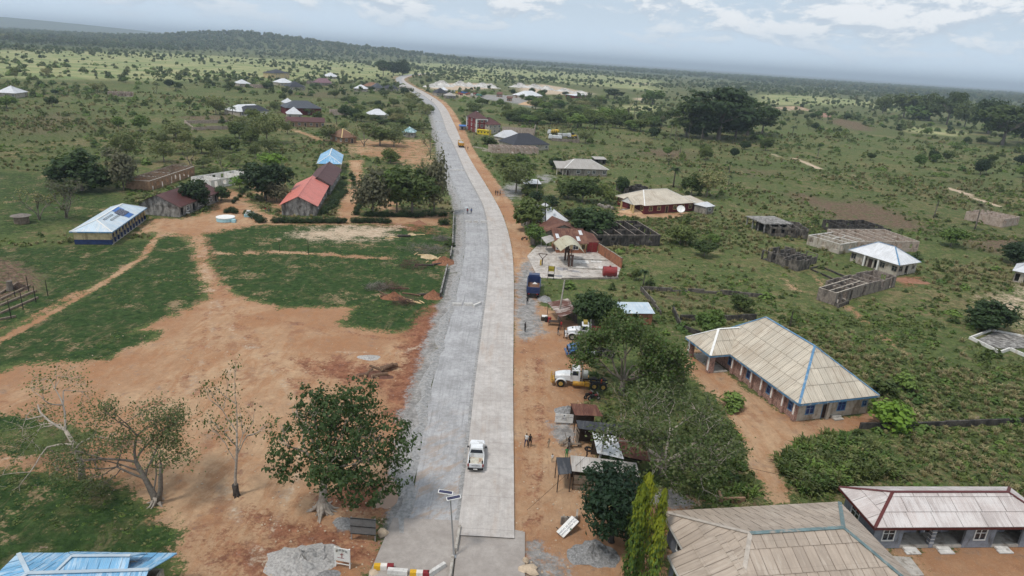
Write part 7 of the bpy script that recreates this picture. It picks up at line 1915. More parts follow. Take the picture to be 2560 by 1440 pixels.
# blue and white cistern, and the painted box behind it
o = at(556,556); root = thing('round_cistern','low round cistern painted pale blue and white in the school yard','cistern',o)
r = 22 * mpp(556,556)
mb = MB(); mb.tube([(0,r * .9,0),(0,r * .9,.85)],r,26); mb.build('tank_wall',paint('cistern_blue',(.36,.60,.66),.6,.15),root)
mb = MB(); mb.tube([(0,r * .9,.86),(0,r * .9,1.0)],r * 1.03,26); mb.build('lid',M_TRIM_W,root)
mb = MB(); mb.bx(r * .95,r * 1.35,.4,1.2,0,.7); mb.build('valve_box',paint('cistern_blue',(.36,.6,.66)),root)
o = at(625,541); root = thing('painted_grave','white and blue painted stepped block beside the clipped bushes','grave',o,.2)
for x0,x1,y0,y1,z0,z1,m_ in ((-1.3,1.3,-.9,.9,0,.6,paint('cistern_blue',(.36,.6,.66))),(-1.0,1.0,-.65,.65,.6,1.1,M_TRIM_W),(-.7,.2,-.3,.3,1.1,1.6,M_TRIM_W)):
 mb = MB(); mb.bx(x0,x1,y0,y1,z0,z1); mb.build('step',m_,root)
o = at(470,537); root = thing('white_crate','small white box on the bare ground beside the maroon school','box',o); mb = MB(); mb.bx(-.4,.4,-.3,.3,0,.45); mb.build('box',M_DARK,root); mb = MB(); mb.bx(-.42,.42,-.32,.32,.45,.55); mb.build('lid',M_TRIM_W,root)
# satellite dish of the maroon bungalow
o = at(1700,536); root = thing('satellite_dish','large white satellite dish before the maroon bungalow','satellite dish',o)
mb = MB(); mb.tube([(0,0,0),(0,0,1.3)],.07,8); mb.build('mast',M_STEEL,root)
mb = MB(); rr = []; ax = Vector((-.1,-.75,.65)).normalized(); sx = ax.cross(Vector((0,0,1))).normalized(); sy = sx.cross(ax)
for r_,dd in ((.02,0),(.5,.08),(.9,.25),(1.25,.5)): rr.append([Vector((0,0,1.5)) + ax * dd + sx * (r_ * math.cos(2 * math.pi * k / 18)) + sy * (r_ * math.sin(2 * math.pi * k / 18)) for k in range(18)])
loft(mb,rr,cap=False); mb.build('reflector',M_TRIM_W,root); mb = MB(); mb.bar(Vector((0,0,1.5)) + sy * -1.1 + ax * .4,Vector((0,0,1.5)) + ax * 1.2,.05); mb.build('feed_arm',M_STEEL,root)
# clutter by the stalls
o = at(1433,1120); root = thing('market_bench','tangle of wooden benches and frames beside the stalls','bench',o)
rnd = random.Random(3)
for k in range(4):
 x,y = rnd.uniform(-1.2,1.2),rnd.uniform(-.8,.8)
 mb = MB(); mb.box((x,y,.45),(1.3,.35,.05),rnd.uniform(0,3)); mb.build('seat_board',M_WOOD,root)
 for s in (-.5,.5):
  mb = MB(); mb.bar((x + s,y,0),(x + s * .8,y,.45),.06); mb.build('leg',M_WOOD,root)
for k in range(3):
 mb = MB(); a = rnd.uniform(0,3); mb.bar((-.6 + k * .6,.9,0),(-.6 + k * .6 + math.cos(a) * .6,.7,1.6),.06); mb.build('leaning_pole',M_WOOD,root)
o = at(1471,1124); mb = MB(); N_ = 18; vs = []; fs = []
for i in range(N_):
 for j in range(6):
  a,b = 6.283 * i / N_,6.283 * j / 6; vs.append(((.4 + .1 * math.cos(b)) * math.cos(a),(.4 + .1 * math.cos(b)) * math.sin(a),.1 + .1 * math.sin(b)))
for i in range(N_):
 for j in range(6): fs.append((i * 6 + j,((i + 1) % N_) * 6 + j,((i + 1) % N_) * 6 + (j + 1) % 6,i * 6 + (j + 1) % 6))
mb.add(vs,fs); tag(mb.build('tyre_carcass',M_TYRE,None,o),'old tyre lying flat beside the wooden frames','tyre')
def drum(label,px,col,nm='oil_drum'):
 o = at(*px); root = thing(nm,label,'drum',o); mb = MB(); mb.tube([(0,0,0),(0,0,.88)],.29,14); mb.build('barrel',paint('drum_%.2f' % col[0],col,.5,.3),root)
 for z in (.28,.58):
  mb = MB(); mb.tube([(0,0,z),(0,0,z + .03)],.305,14); mb.build('hoop',paint('drum_%.2f' % col[0],col),root)
drum('red oil drum beside the dark crates on the verge',(1373,805),(.3,.03,.03)); drum('black oil drum left of the red one',(1366,804),(.02,.02,.02))
o = at(1361,800); root = thing('black_crate','black crate with a white board on top by the oil drums','crate',o); mb = MB(); mb.bx(-.6,.4,-.4,.4,0,.7); mb.build('crate_body',M_WOODD,root); mb = MB(); mb.bx(-.5,.45,-.42,.4,.71,.8); mb.build('board',M_TRIM_W,root)
o = at(1385,812); root = thing('wooden_table','dark low wooden table beside the utility pole','table',o); mb = MB(); mb.bx(-1.0,1.0,-.5,.5,.6,.68); mb.build('table_top',M_WOODD,root)
for sx in (-.9,.9):
 for sy in (-.4,.4):
  mb = MB(); mb.bx(sx - .05,sx + .05,sy - .05,sy + .05,0,.6); mb.build('leg',M_WOODD,root)
def motorbike(label,px,rz):
 o = at(*px); root = thing('motorcycle',label,'motorcycle',o,rz)
 for x in (-.62,.62): wheel(root,x,0,.3,.1)
 mb = MB(); mb.bar((-.6,0,.35),(.2,0,.6),.14); mb.bar((.2,0,.6),(.62,0,.3),.07); mb.build('frame',M_BLK,root)
 mb = MB(); loft(mb,[sec(-.7,.12,.68,.8,.04),sec(0,.13,.66,.78,.04)]); mb.build('seat',M_BLK,root)
 mb = MB(); loft(mb,[sec(0,.12,.66,.84,.05),sec(.38,.13,.68,.88,.05)]); mb.build('fuel_tank',carpaint('bike_red',(.2,.02,.02)),root)
 mb = MB(); mb.bar((.42,-.33,1.0),(.42,.33,1.0),.04); mb.build('handlebar',M_STEEL,root); mb = MB(); mb.bar((.62,0,.3),(.42,0,1.0),.05); mb.build('fork',M_STEEL,root)
motorbike('dark motorcycle parked under the spreading tree, left one',(1472,995),.6); motorbike('dark motorcycle parked under the spreading tree, right one',(1485,1000),.3); motorbike('motorcycle standing on the verge near the station trees',(1311,600),.4)
o = at(1330,610); root = thing('concrete_kiosk','small grey concrete kiosk pillar beside the verge trees','kiosk',o); mb = MB(); mb.bx(-.4,.4,-.4,.4,0,1.7); mb.build('pillar',WALL['cement'],root); mb = MB(); mb.bx(-.5,.5,-.5,.5,1.7,1.8); mb.build('cap',M_TRIM_W,root)
for k,(u,v,s_) in enumerate(((2008,1105,.6),(2020,1108,.5),(2000,1110,.4))):
 o = at(u,v); mb = MB(); mb.box((0,0,.25),(s_ * 2,s_,.04),.6 + k,0,(.5,.2)); tag(mb.build('scrap_sheet',ROOF['white'] if k < 2 else ROOF['rust'],None,o),['bent white scrap sheet beside the church path','second bent white scrap sheet beside the church path','rusty scrap sheet beside the church path'][k],'scrap')
for k,(u,v) in enumerate(((1498,515),(1506,518),(1515,521),(1522,519),(1530,523))):
 rock('rubble_block','grey rubble block in the row left of the maroon bungalow',(u,v),(.7,.6,.9),90 + k,WALL['cement'],'rubble blocks','rubble')
rg = np.random.default_rng(12)
mb = MB()
for k in range(420):                                     # litter and stones nobody could count
 u,v = (rg.uniform(640,1000),rg.uniform(1240,1440)) if k % 3 == 0 else ((rg.uniform(1285,1480),rg.uniform(780,1440)) if k % 3 == 1 else (rg.uniform(230,1000),rg.uniform(830,1240)))
 p = at(u,v); s_ = rg.uniform(.03,.1); mb.box((p.x,p.y,s_ * .3 - .05),(s_ * 2,s_ * 1.5,s_),rg.uniform(0,3))
tag(mb.build('scattered_stones',M_ROCK),'small stones and litter strewn over the bare earth',None,None,'stuff')
flush_text()

# ------------------------------------------------------------------ plants
LEAF = {
'dark': foliage('leaf_dark',(0.015,0.033,0.013,1),(0.057,0.096,0.030,1)),
'mid': foliage('leaf_mid',(0.043,0.071,0.019,1),(0.146,0.178,0.048,1)),
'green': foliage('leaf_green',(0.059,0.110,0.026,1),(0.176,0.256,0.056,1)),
'bright': foliage('leaf_bright',(0.075,0.163,0.019,1),(0.175,0.288,0.037,1)),
'olive': foliage('leaf_olive',(0.088,0.112,0.042,1),(0.216,0.232,0.083,1),(0.320,0.256,0.128,1),0.25),
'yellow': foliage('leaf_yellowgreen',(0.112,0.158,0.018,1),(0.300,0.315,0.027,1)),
'grey': foliage('leaf_greygreen',(0.078,0.081,0.048,1),(0.195,0.178,0.104,1)),
'straw': foliage('straw',(0.17,0.145,0.07,1),(0.36,0.31,0.155,1),trans=0.1),
'brown': foliage('dead_leaf',(0.096,0.058,0.042,1),(0.192,0.120,0.080,1),trans=0.1),
}
def leaf_mesh(name,C,Nn,S,mat,aspect=1.5,seed=0):
 """one quad per leaf (or leaf spray) at centres C facing Nn"""
 rg = np.random.default_rng(seed); n = len(C)
 Nn = Nn / np.maximum(np.linalg.norm(Nn,axis=1),1e-6)[:,None]
 r = rg.normal(size=(n,3)); t1 = np.cross(Nn,r); t1 /= np.maximum(np.linalg.norm(t1,axis=1),1e-6)[:,None]; t2 = np.cross(Nn,t1)
 S = np.asarray(S); a = t1 * (S * aspect / 2)[:,None]; b = t2 * (S / 2)[:,None]
 bend = Nn * (S * .18)[:,None]
 V = np.stack([C - a - bend,C - b * 1.0 + a * .1,C + a - bend,C + b * 1.0 - a * .1],1).reshape(-1,3)
 me = bpy.data.meshes.new(name)
 me.vertices.add(4 * n); me.vertices.foreach_set('co',V.ravel())
 me.loops.add(4 * n); me.loops.foreach_set('vertex_index',np.arange(4 * n))
 me.polygons.add(n); me.polygons.foreach_set('loop_start',np.arange(0,4 * n,4))
 me.update(calc_edges=True)
 for m_ in (mat if isinstance(mat,list) else [mat]): me.materials.append(m_)
 if isinstance(mat,list): me.polygons.foreach_set('material_index',rg.integers(0,len(mat),n))
 return me

def crown_cloud(lobes,nclump,per,spread,seed,up=.5,shell=.55):
 """leaf positions and facings: clumps over the skins of ellipsoid lobes (cx, cy, cz, rx, ry, rz)"""
 rg = np.random.default_rng(seed); C = []; Nn = []
 vol = np.array([l[3] * l[4] for l in lobes]); vol = vol / vol.sum()
 for l,w in zip(lobes,vol):
  k = max(3,int(nclump * w)); d_ = rg.normal(size=(k,3)); d_ /= np.linalg.norm(d_,axis=1)[:,None]
  rr = shell + (1.06 - shell) * rg.random(k) ** .6
  ctr = np.array(l[:3]) + d_ * rr[:,None] * np.array(l[3:])
  sg = spread * (l[3] + l[5]) / 2
  for c,dd in zip(ctr,d_):
   m_ = max(2,int(per * rg.uniform(.6,1.4))); off = rg.normal(size=(m_,3)) * sg * np.array([1,1,.7])
   C.append(c + off); q = off / sg * .5 + dd * .7 + rg.normal(size=(m_,3)) * .45; q[:,2] += up; Nn.append(q)
 return np.concatenate(C),np.concatenate(Nn)

def limbs(mb,base_r,th,lobes,rnd,n=7,lean=(0,0),forks=1):
 """a trunk to height th and limbs into the lobes"""
 top = Vector((lean[0],lean[1],th))
 mb.tube([(0,0,-.15),(lean[0] * .2,lean[1] * .2,th * .06),(lean[0] * .5,lean[1] * .5,th * .5),top],[base_r * 1.6,base_r,base_r * .85,base_r * .7],n)
 for l in lobes:
  c = Vector(l[:3]); mid = top.lerp(c,.5) + Vector((rnd.uniform(-.1,.1),rnd.uniform(-.1,.1),.05)) * l[3]
  mb.tube([top - Vector((0,0,th * .04)),mid,c],[base_r * .5,base_r * .3,base_r * .1],5)
  for _ in range(3):
   e = c + Vector((rnd.uniform(-1,1) * l[3],rnd.uniform(-1,1) * l[4],rnd.uniform(-.2,.8) * l[5])) * .7
   mb.tube([mid,mid.lerp(e,.6) + Vector((0,0,.03)),e],[base_r * .22,base_r * .12,base_r * .04],4)

def grow(mb,p,d_,ln,r,depth,rnd,tips,droop=.0,split=(2,3),spread=.6,shrink=.72,up=.15):
 pts = [p]; q = p.copy(); dd = d_.copy(); k = 3
 for i in range(k):
  dd = (dd + Vector((rnd.gauss(0,.18),rnd.gauss(0,.18),rnd.gauss(0,.12) + up * .3 - droop))).normalized()
  q = q + dd * (ln / k); pts.append(q.copy())
 mb.tube(pts,[r * (1 - .35 * i / k) for i in range(k + 1)],6 if r > .06 else (4 if r > .02 else 3),caps=False)
 if depth == 0: tips.append((q,dd)); return
 if depth <= 2: tips.append((pts[2],dd))
 for _ in range(rnd.randint(*split)):
  a = Vector((rnd.gauss(0,1),rnd.gauss(0,1),rnd.gauss(0,.6))).normalized()
  nd = (dd * (1 - spread * .5) + a * spread + Vector((0,0,up))).normalized()
  grow(mb,q,nd,ln * shrink * rnd.uniform(.75,1.15),r * .58,depth - 1,rnd,tips,droop,split,spread,shrink,up)

def tip_leaves(name,tips,per,sg,size,mat,seed):
 rg = np.random.default_rng(seed); C = []; Nn = []
 for q,dd in tips:
  m_ = max(1,int(rg.poisson(per))); off = rg.normal(size=(m_,3)) * sg
  C.append(np.array(q) + off); nn = rg.normal(size=(m_,3)) * .6; nn[:,2] += .7; Nn.append(nn)
 C = np.concatenate(C); Nn = np.concatenate(Nn)
 return leaf_mesh(name,C,Nn,size * rg.uniform(.7,1.35,len(C)),mat,1.3,seed)

PROTO = {}
def proto(kind,make):
 PROTO[kind] = make                                  # list of (trunk mesh, crown mesh, height, width)
def unit_tree(kind,seed,lobes,th,br,nclump,per,spread,size,mat,up=.5,bark=BARK,shell=.55,lean=(0,0)):
 rnd = random.Random(seed); mb = MB(); limbs(mb,br,th,lobes,rnd,lean=lean)
 C,Nn = crown_cloud(lobes,nclump,per,spread,seed,up,shell)
 rg = np.random.default_rng(seed)
 cm = leaf_mesh(kind + '_crown',C,Nn,size * rg.uniform(.6,1.4,len(C)),mat,1.4,seed)
 return (mb.mesh(kind + '_trunk',bark,True),cm,float(C[:,2].max()),float(np.percentile(np.abs(C[:,:2]).max(1),97) * 2))
def lob(seed,n,R,z,h):
 """n uneven lobes filling a crown of radius R between heights z and z+h"""
 rnd = random.Random(seed); out = [(0,0,z + h * .55,R * .62,R * .62,h * .45)]
 for k in range(n):
  a = 2 * math.pi * k / n + rnd.uniform(-.4,.4); r = R * rnd.uniform(.45,.66); s = rnd.uniform(.34,.5)
  out.append((r * math.cos(a),r * math.sin(a),z + h * rnd.uniform(.28,.72),R * s,R * s,h * rnd.uniform(.24,.36)))
 return out
# unit trees: 10 m tall, about 10 m wide
proto('dense',[unit_tree('dense',11 + k,lob(11 + k,7,5,1.2,8.8),3.0,.32,330,11,.16,.55,LEAF['dark']) for k in range(3)])
proto('midtree',[unit_tree('mid',21 + k,lob(21 + k,6,5,2.0,8),3.4,.25,260,10,.17,.55,LEAF['mid'],shell=.4) for k in range(3)])
proto('greentree',[unit_tree('green',26 + k,lob(26 + k,6,5,2.0,8),3.4,.25,260,10,.17,.55,LEAF['green'],shell=.4) for k in range(2)])
proto('brighttree',[unit_tree('bright',31,lob(31,6,5,3.0,7),4.0,.2,180,10,.15,.5,LEAF['bright'])])
proto('olivetree',[unit_tree('olive',36 + k,lob(36 + k,7,5,2.0,8),3.6,.22,190,9,.2,.42,LEAF['olive'],shell=.3) for k in range(2)])
proto('casuarina',[unit_tree('casuarina',41 + k,[(0,0,5.4,2.6,2.6,4.2),(1.8,.4,4.6,2.2,2.2,2.6),(-1.9,-.5,4.4,2.2,2.2,2.6),(.3,1.5,7,2,2,2.5),(-.6,-1.4,6,2,2,2.6)],3.0,.2,240,10,.22,.42,LEAF['grey'],shell=.25) for k in range(2)])
def umbrella(seed,mat):
 rnd = random.Random(seed); L_ = []
 for k in range(9):
  a = 6.28 * k / 9 + rnd.uniform(-.3,.3); r = rnd.uniform(2.6,4.2); L_.append((r * math.cos(a),r * math.sin(a),rnd.uniform(5.2,8.2),rnd.uniform(1.5,2.1),rnd.uniform(1.5,2.1),rnd.uniform(.8,1.2)))
 L_ += [(rnd.uniform(-1.5,1.5),rnd.uniform(-1.5,1.5),rnd.uniform(7.6,9),2.2,2.2,1.0) for _ in range(3)] + [(rnd.uniform(-2.5,2.5),rnd.uniform(-2.5,2.5),4.6,2,2,1.2) for _ in range(3)]
 return unit_tree('umbrella',seed,L_,3.2,.3,430,10,.17,.42,mat,up=.8)
proto('umbrella',[umbrella(51,LEAF['dark']),umbrella(52,LEAF['mid'])])
def bare(seed,mat,per,size=.33):
 rnd = random.Random(seed); mb = MB(); tips = []
 for k in range(rnd.randint(2,3)):
  grow(mb,Vector((rnd.uniform(-.1,.1),rnd.uniform(-.1,.1),0)),Vector((rnd.uniform(-.45,.45),rnd.uniform(-.45,.45),1)).normalized(),3.3,.2,4,rnd,tips,.02,(2,3),.62,.74,.16)
 z = max(q.z for q,_ in tips); w = max(max(abs(q.x),abs(q.y)) for q,_ in tips) * 2
 return (mb.mesh('bare_trunk',BARK,True),tip_leaves('bare_crown',tips,per,.32,size,mat,seed),z,w)
proto('sparse',[bare(61,LEAF['olive'],3.0),bare(62,LEAF['olive'],4.0),bare(63,LEAF['grey'],3.5)])
def palm(seed,mat=None):
 rnd = random.Random(seed); mb = MB(); mb.tube([(0,0,-.1),(.05,0,2.5),(.18,.05,5),(.3,.08,7.4)],[.26,.2,.17,.2],7)
 cr = MB(); top = Vector((.3,.08,7.4))
 for k in range(26):
  a = 6.283 * k / 26 + rnd.uniform(-.15,.15); el = rnd.uniform(-.35,1.15); L_ = rnd.uniform(2.4,3.2)
  h = Vector((math.cos(a),math.sin(a),0)); side = Vector((-math.sin(a),math.cos(a),0)); prev = None
  for i in range(9):
   s_ = i / 8; p = top + h * (L_ * s_ * math.cos(el) * (1 - .1 * s_)) + Vector((0,0,L_ * s_ * math.sin(el) - 1.5 * s_ * s_))
   if prev is not None:
    for sg in (-1,1):
     w_ = .62 * math.sin(math.pi * min(1,s_ * .9 + .12)) + .06
     cr.add([prev,prev + side * sg * .03,p + side * (sg * w_) - Vector((0,0,.28 * w_)) + h * .15,p],[(0,1,2,3)])
   prev = p
 return (mb.mesh('palm_trunk',BARK,True),cr.mesh('palm_crown',mat or LEAF['dark']),8.6,5.6)
proto('palm',[palm(71),palm(72,LEAF['mid']),palm(73,LEAF['grey'])])
def bush(seed,mat,n=80,size=.34):
 return unit_tree('bush',seed,lob(seed,5,5,-1.0,10.5),1.0,.12,n,9,.22,size * 3,mat,shell=.5)
proto('bush',[bush(81,LEAF['mid']),bush(82,LEAF['green']),bush(83,LEAF['dark'])])
proto('darkbush',[bush(84,LEAF['dark'],150,.22),bush(85,LEAF['dark'],150,.22)])
proto('greenbush',[bush(86,LEAF['green'],120,.28),bush(87,LEAF['bright'],120,.28)])

def plant(kind,base,topv,wpx,label,name='tree',group=None,i=0,cat='tree',z=0.0,rz=None,hgt=None,wid=None):
 tm,cm,h0,w0 = PROTO[kind][i % len(PROTO[kind])]
 p = at(*base); h = hgt or height_at(base,topv); w = wid or wpx * mpp(*base)
 root = thing(name,label,cat,(p.x,p.y,0),(base[0] * 1.37 + base[1]) % 6.28 if rz is None else rz,group)
 root.scale = (w / w0,w / w0,h / h0)
 link_mesh('trunk',tm,root); link_mesh('crown',cm,root)
 return root

# ---- the trees that stand near the camera are grown one by one
def near_tree(name,label,px,trunk_mb,crown_me,bark,cat='tree',extra=None):
 p = at(*px); root = thing(name,label,cat,(p.x,p.y,0))
 trunk_mb.build('trunk',bark,root,smooth=True); link_mesh('crown',crown_me,root)
 if extra: extra(root)
 return root
def roots_of(root,mat,r=.9,n=11,seed=1):
 rnd = random.Random(seed)
 for k in range(n):
  a = 6.28 * k / n + rnd.uniform(-.25,.25); q = rnd.uniform(.45,1.0) * r * .72; b_ = a + rnd.uniform(-.5,.5); mb = MB()
  mb.tube([(.12 * math.cos(a),.12 * math.sin(a),.8),(q * .45 * math.cos(a),q * .45 * math.sin(a),.34),(q * .8 * math.cos(b_),q * .8 * math.sin(b_),.04),(q * 1.3 * math.cos(b_),q * 1.3 * math.sin(b_),-.1)],[.2,.15,.09,.04],6); mb.build('root',mat,root,smooth=True)
# big leafy tree by the carriageway
mb = MB(); rnd = random.Random(5); tips = []
base = (806,1278); H4 = height_at(base,935)
sc_ = H4 / 10.6
mb.tube([(0,0,-.1),(.05,.02,.9),(.15,.1,2.6)],[.42,.3,.24],9)
for d_,ln in (((.4,.1,1),2.6),((.9,.2,.7),2.6),((-.45,.1,.85),2.2),((.6,-.6,.85),2.2),((.1,.7,.85),2.2),((1.0,-.3,.45),2.2)):
 grow(mb,Vector((.15,.1,2.4)),Vector(d_).normalized(),ln,.13,3,rnd,tips,.0,(2,3),.62,.74,.12)
lobes = [(1.6,.2,7.2,2.8,2.6,2.5),(4.3,.2,6.0,2.3,2.2,2.0),(-1.2,.3,5.6,2.3,2.2,2.0),(2.1,-2.2,5.2,2.4,2.0,2.0),(.9,2.3,6.2,2.4,2.0,2.0),(4.9,-.6,4.0,1.7,1.5,1.5),(-2.2,-.8,4.0,1.5,1.4,1.3),(2.4,.6,8.9,1.6,1.4,1.2),(-.4,.2,8.6,1.5,1.3,1.1),(3.2,-1.6,3.2,1.7,1.4,1.2),(1.5,-.8,4.0,2.2,1.8,1.6)]
C,Nn = crown_cloud(lobes,1080,11,.095,5,.5,.3)
me = leaf_mesh('leafy_crown',C,Nn,RNG.uniform(.10,.25,len(C)),foliage('leaf_almond',(0.014,0.036,0.012,1),(0.060,0.098,0.030,1)),1.15,5)
near_tree('leafy_tree','large leafy green tree with pale exposed roots left of the carriageway',base,mb,me,BARKP,extra=lambda r: roots_of(r,BARKP,1.5,13,3)).scale = (sc_ * .98,sc_ * .98,sc_)
# two trunked half bare tree
mb = MB(); rnd = random.Random(8); tips = []
base = (393,1258)
mb.tube([(0,0,-.1),(-.3,.1,.9),(-1.1,.4,2.6),(-2.0,.8,4.2)],[.45,.32,.24,.2],8)
mb.tube([(.1,0,.2),(.45,.1,1.6),(.6,.15,3.2),(.75,.2,4.6)],[.34,.24,.2,.14],8)
for p0,d_,ln,r in (((-2.0,.8,4.2),(-.5,.1,.9),2.6,.14),((-2.0,.8,4.2),(-.9,-.2,.5),2.8,.13),((-1.1,.4,2.6),(-.8,.3,.6),2.8,.13),((-1.1,.4,2.6),(.1,.5,1),2.8,.13),((-2.0,.8,4.2),(.3,.6,.9),2.4,.12),((-1.3,.5,3.0),(-.95,.5,.15),3.0,.11),((-.3,.1,1.2),(.0,.6,1),2.6,.1),((.75,.2,4.6),(.3,.1,1),1.1,.07)):
 grow(mb,Vector(p0),Vector(d_).normalized(),ln,r,4,rnd,tips,.03,(2,3),.66,.75,.08)
me = tip_leaves('half_bare_crown',tips,16,.5,.15,LEAF['olive'],8)
near_tree('half_bare_tree','half bare tree with two dark trunks and pale roots on the left lawn',base,mb,me,BARK,extra=lambda r: roots_of(r,BARKP,1.3,12,4)).scale = (1.0,1.0,.95)
# gnarled bare tree at the left edge
mb = MB(); rnd = random.Random(12); tips = []
base = (205,1195)
mb.tube([(0,0,-.1),(.15,0,1.6),(-.3,.3,3.4),(-1.2,.6,5.0)],[.36,.27,.22,.17],8)
for p0,d_,ln,r in (((-1.2,.6,5.0),(-.8,.1,.6),2.9,.13),((-1.2,.6,5.0),(-.2,.5,.9),2.6,.12),((-.3,.3,3.4),(-.95,-.1,.1),3.2,.12),((-1.2,.6,5.0),(-1,.4,.2),3.0,.12),((-.3,.3,3.4),(.6,.3,.8),2.2,.1)):
 grow(mb,Vector(p0),Vector(d_).normalized(),ln,r,4,rnd,tips,.05,(2,3),.7,.75,.02)
me = tip_leaves('gnarled_crown',tips,8.0,.42,.16,[LEAF['mid'],LEAF['olive']],12)
near_tree('gnarled_tree','gnarled pale branched tree with few leaves at the left edge',base,mb,me,BARKP).scale = (1.05,1.05,1.0)
# slim young tree
mb = MB(); rnd = random.Random(15); tips = []
base = (590,1238); H3 = height_at(base,975)
mb.tube([(0,0,-.1),(.1,0,1.4),(.4,.1,3.0),(.55,.2,4.6)],[.2,.14,.11,.08],7)
for p0,d_,ln in (((.3,.1,2.4),(-.7,.2,.7),1.7),((.4,.1,3.0),(.8,.1,.6),1.9),((.45,.15,3.6),(-.5,-.3,.9),1.8),((.55,.2,4.6),(.3,.3,1),1.9),((.55,.2,4.6),(-.6,.2,.8),1.9),((.35,.1,2.8),(.2,.7,.7),1.8)):
 grow(mb,Vector(p0),Vector(d_).normalized(),ln,.06,2,rnd,tips,.0,(2,3),.7,.74,.1)
me = tip_leaves('slim_crown',tips,12,.34,.15,LEAF['mid'],15)
near_tree('slim_tree','slim sparse young tree standing alone on the red clearing',base,mb,me,BARKP,extra=lambda r: roots_of(r,BARKD,.6,9,6)).scale = (1.0,1.0,H3 / 7.6)
# dark round tree by the stalls
lobes = lob(91,8,4.2,.4,8.0)
mb = MB(); limbs(mb,.3,2.4,lobes,random.Random(91)); C,Nn = crown_cloud(lobes,560,12,.13,91,.5,.6)
base = (1528,1352); hh = height_at(base,1155); me = leaf_mesh('dark_round_crown',C,Nn,RNG.uniform(.14,.34,len(C)),foliage('leaf_neem',(0.006,0.020,0.012,1),(0.026,0.056,0.024,1)),1.8,9)
ww = 205 * mpp(*base); near_tree('dark_round_tree','dense dark green round tree beside the stalls and columnar trees',base,mb,me,BARKD).scale = (ww / 8.6,ww / 8.6,hh / 9.6)
# columnar drooping trees
def column_tree(label,base,topv,wpx,seed):
 rnd = random.Random(seed); rg = np.random.default_rng(seed); h = height_at(base,topv); w = wpx * mpp(*base)
 n = int(260 * h); zz = rg.random(n) ** .85 * h; rr = w / 2 * np.sqrt(np.clip((1 - zz / h) * 5,0,1)) * rg.uniform(.55,1.1,n); a = rg.random(n) * 6.283; rr = rr * (.42 + .62 * np.clip(.5 + .32 * np.sin(zz * 2.1 + 2 * a + seed) + .3 * np.sin(zz * 4.7 - 3 * a + seed * 2) + .25 * np.sin(zz * 1.1 + a * 5),0,1.2))
 lean = .04 * zz
 C = np.stack([rr * np.cos(a) + lean * math.cos(seed),rr * np.sin(a) + lean * math.sin(seed),zz + .05],1)
 Nn = np.stack([np.cos(a),np.sin(a),np.full(n,.15)],1) + rg.normal(size=(n,3)) * .3
 # leaves hang: long axis down
 V = []; t_ = np.stack([np.cos(a) * .25,np.sin(a) * .25,np.full(n,-1.0)],1); t_ /= np.linalg.norm(t_,axis=1)[:,None]
 s_ = np.cross(t_,Nn); s_ /= np.linalg.norm(s_,axis=1)[:,None]; L_ = rg.uniform(.22,.45,n)[:,None]; w_ = L_ * .22
 V = np.stack([C,C + t_ * L_ * .5 - s_ * w_,C + t_ * L_,C + t_ * L_ * .5 + s_ * w_],1).reshape(-1,3)
 me = bpy.data.meshes.new('column_crown'); me.vertices.add(4 * n); me.vertices.foreach_set('co',V.ravel()); me.loops.add(4 * n); me.loops.foreach_set('vertex_index',np.arange(4 * n))
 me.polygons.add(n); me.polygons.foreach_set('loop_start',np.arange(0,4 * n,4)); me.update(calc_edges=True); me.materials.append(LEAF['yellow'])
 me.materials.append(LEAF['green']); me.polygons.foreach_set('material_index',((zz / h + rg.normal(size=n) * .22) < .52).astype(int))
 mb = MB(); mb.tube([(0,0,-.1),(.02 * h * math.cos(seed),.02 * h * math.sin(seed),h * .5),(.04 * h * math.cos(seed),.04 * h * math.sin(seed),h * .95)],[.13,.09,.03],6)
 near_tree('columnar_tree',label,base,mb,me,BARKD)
column_tree('left yellow green columnar tree with drooping leaves before the dark tree',(1568,1466),1212,44,1)
column_tree('tallest yellow green columnar tree with drooping leaves before the dark tree',(1592,1450),1188,52,2)
column_tree('short yellow green columnar tree against the tan roof',(1628,1480),1282,42,4)
column_tree('slender green columnar tree at the right flank of the dark tree',(1634,1380),1215,30,5)
# twiggy wide trees over the lorries and stalls
def wide_tree(name,label,base,topv,wpx,seed,mat,per,dirs,size=.2,dep=4,bark=BARK,th=1.6,ln=2.6,r=.13):
 rnd = random.Random(seed); mb = MB(); tips = []
 mb.tube([(0,0,-.1),(.05,.05,th * .5),(.1,.1,th)],[.36,.28,.24],8)
 for k in range(dirs):
  a = 6.283 * k / dirs + rnd.uniform(-.3,.3); grow(mb,Vector((.1,.1,th - .1)),Vector((math.cos(a) * .85,math.sin(a) * .85,rnd.uniform(.45,1.0))).normalized(),ln,r,dep,rnd,tips,.015,(2,3),.62,.72,.1)
 z = max(q.z for q,_ in tips); w = 2 * np.percentile([max(abs(q.x),abs(q.y)) for q,_ in tips],96)
 me = tip_leaves('crown',tips,per,.34,size,mat,seed)
 h = height_at(base,topv); ww = wpx * mpp(*base); near_tree(name,label,base,mb,me,bark).scale = (ww / w,ww / w,h / z)
wide_tree('spreading_tree','wide green twiggy tree overhanging the parked white lorries',(1552,985),800,270,101,[LEAF['mid'],LEAF['olive'],LEAF['green']],30,8,.2)
wide_tree('spreading_tree','wide half bare tree with brown twigs behind the stalls',(1655,1185),985,350,103,[LEAF['olive'],LEAF['mid'],LEAF['olive']],13,9,.17,4,BARKP,1.2)
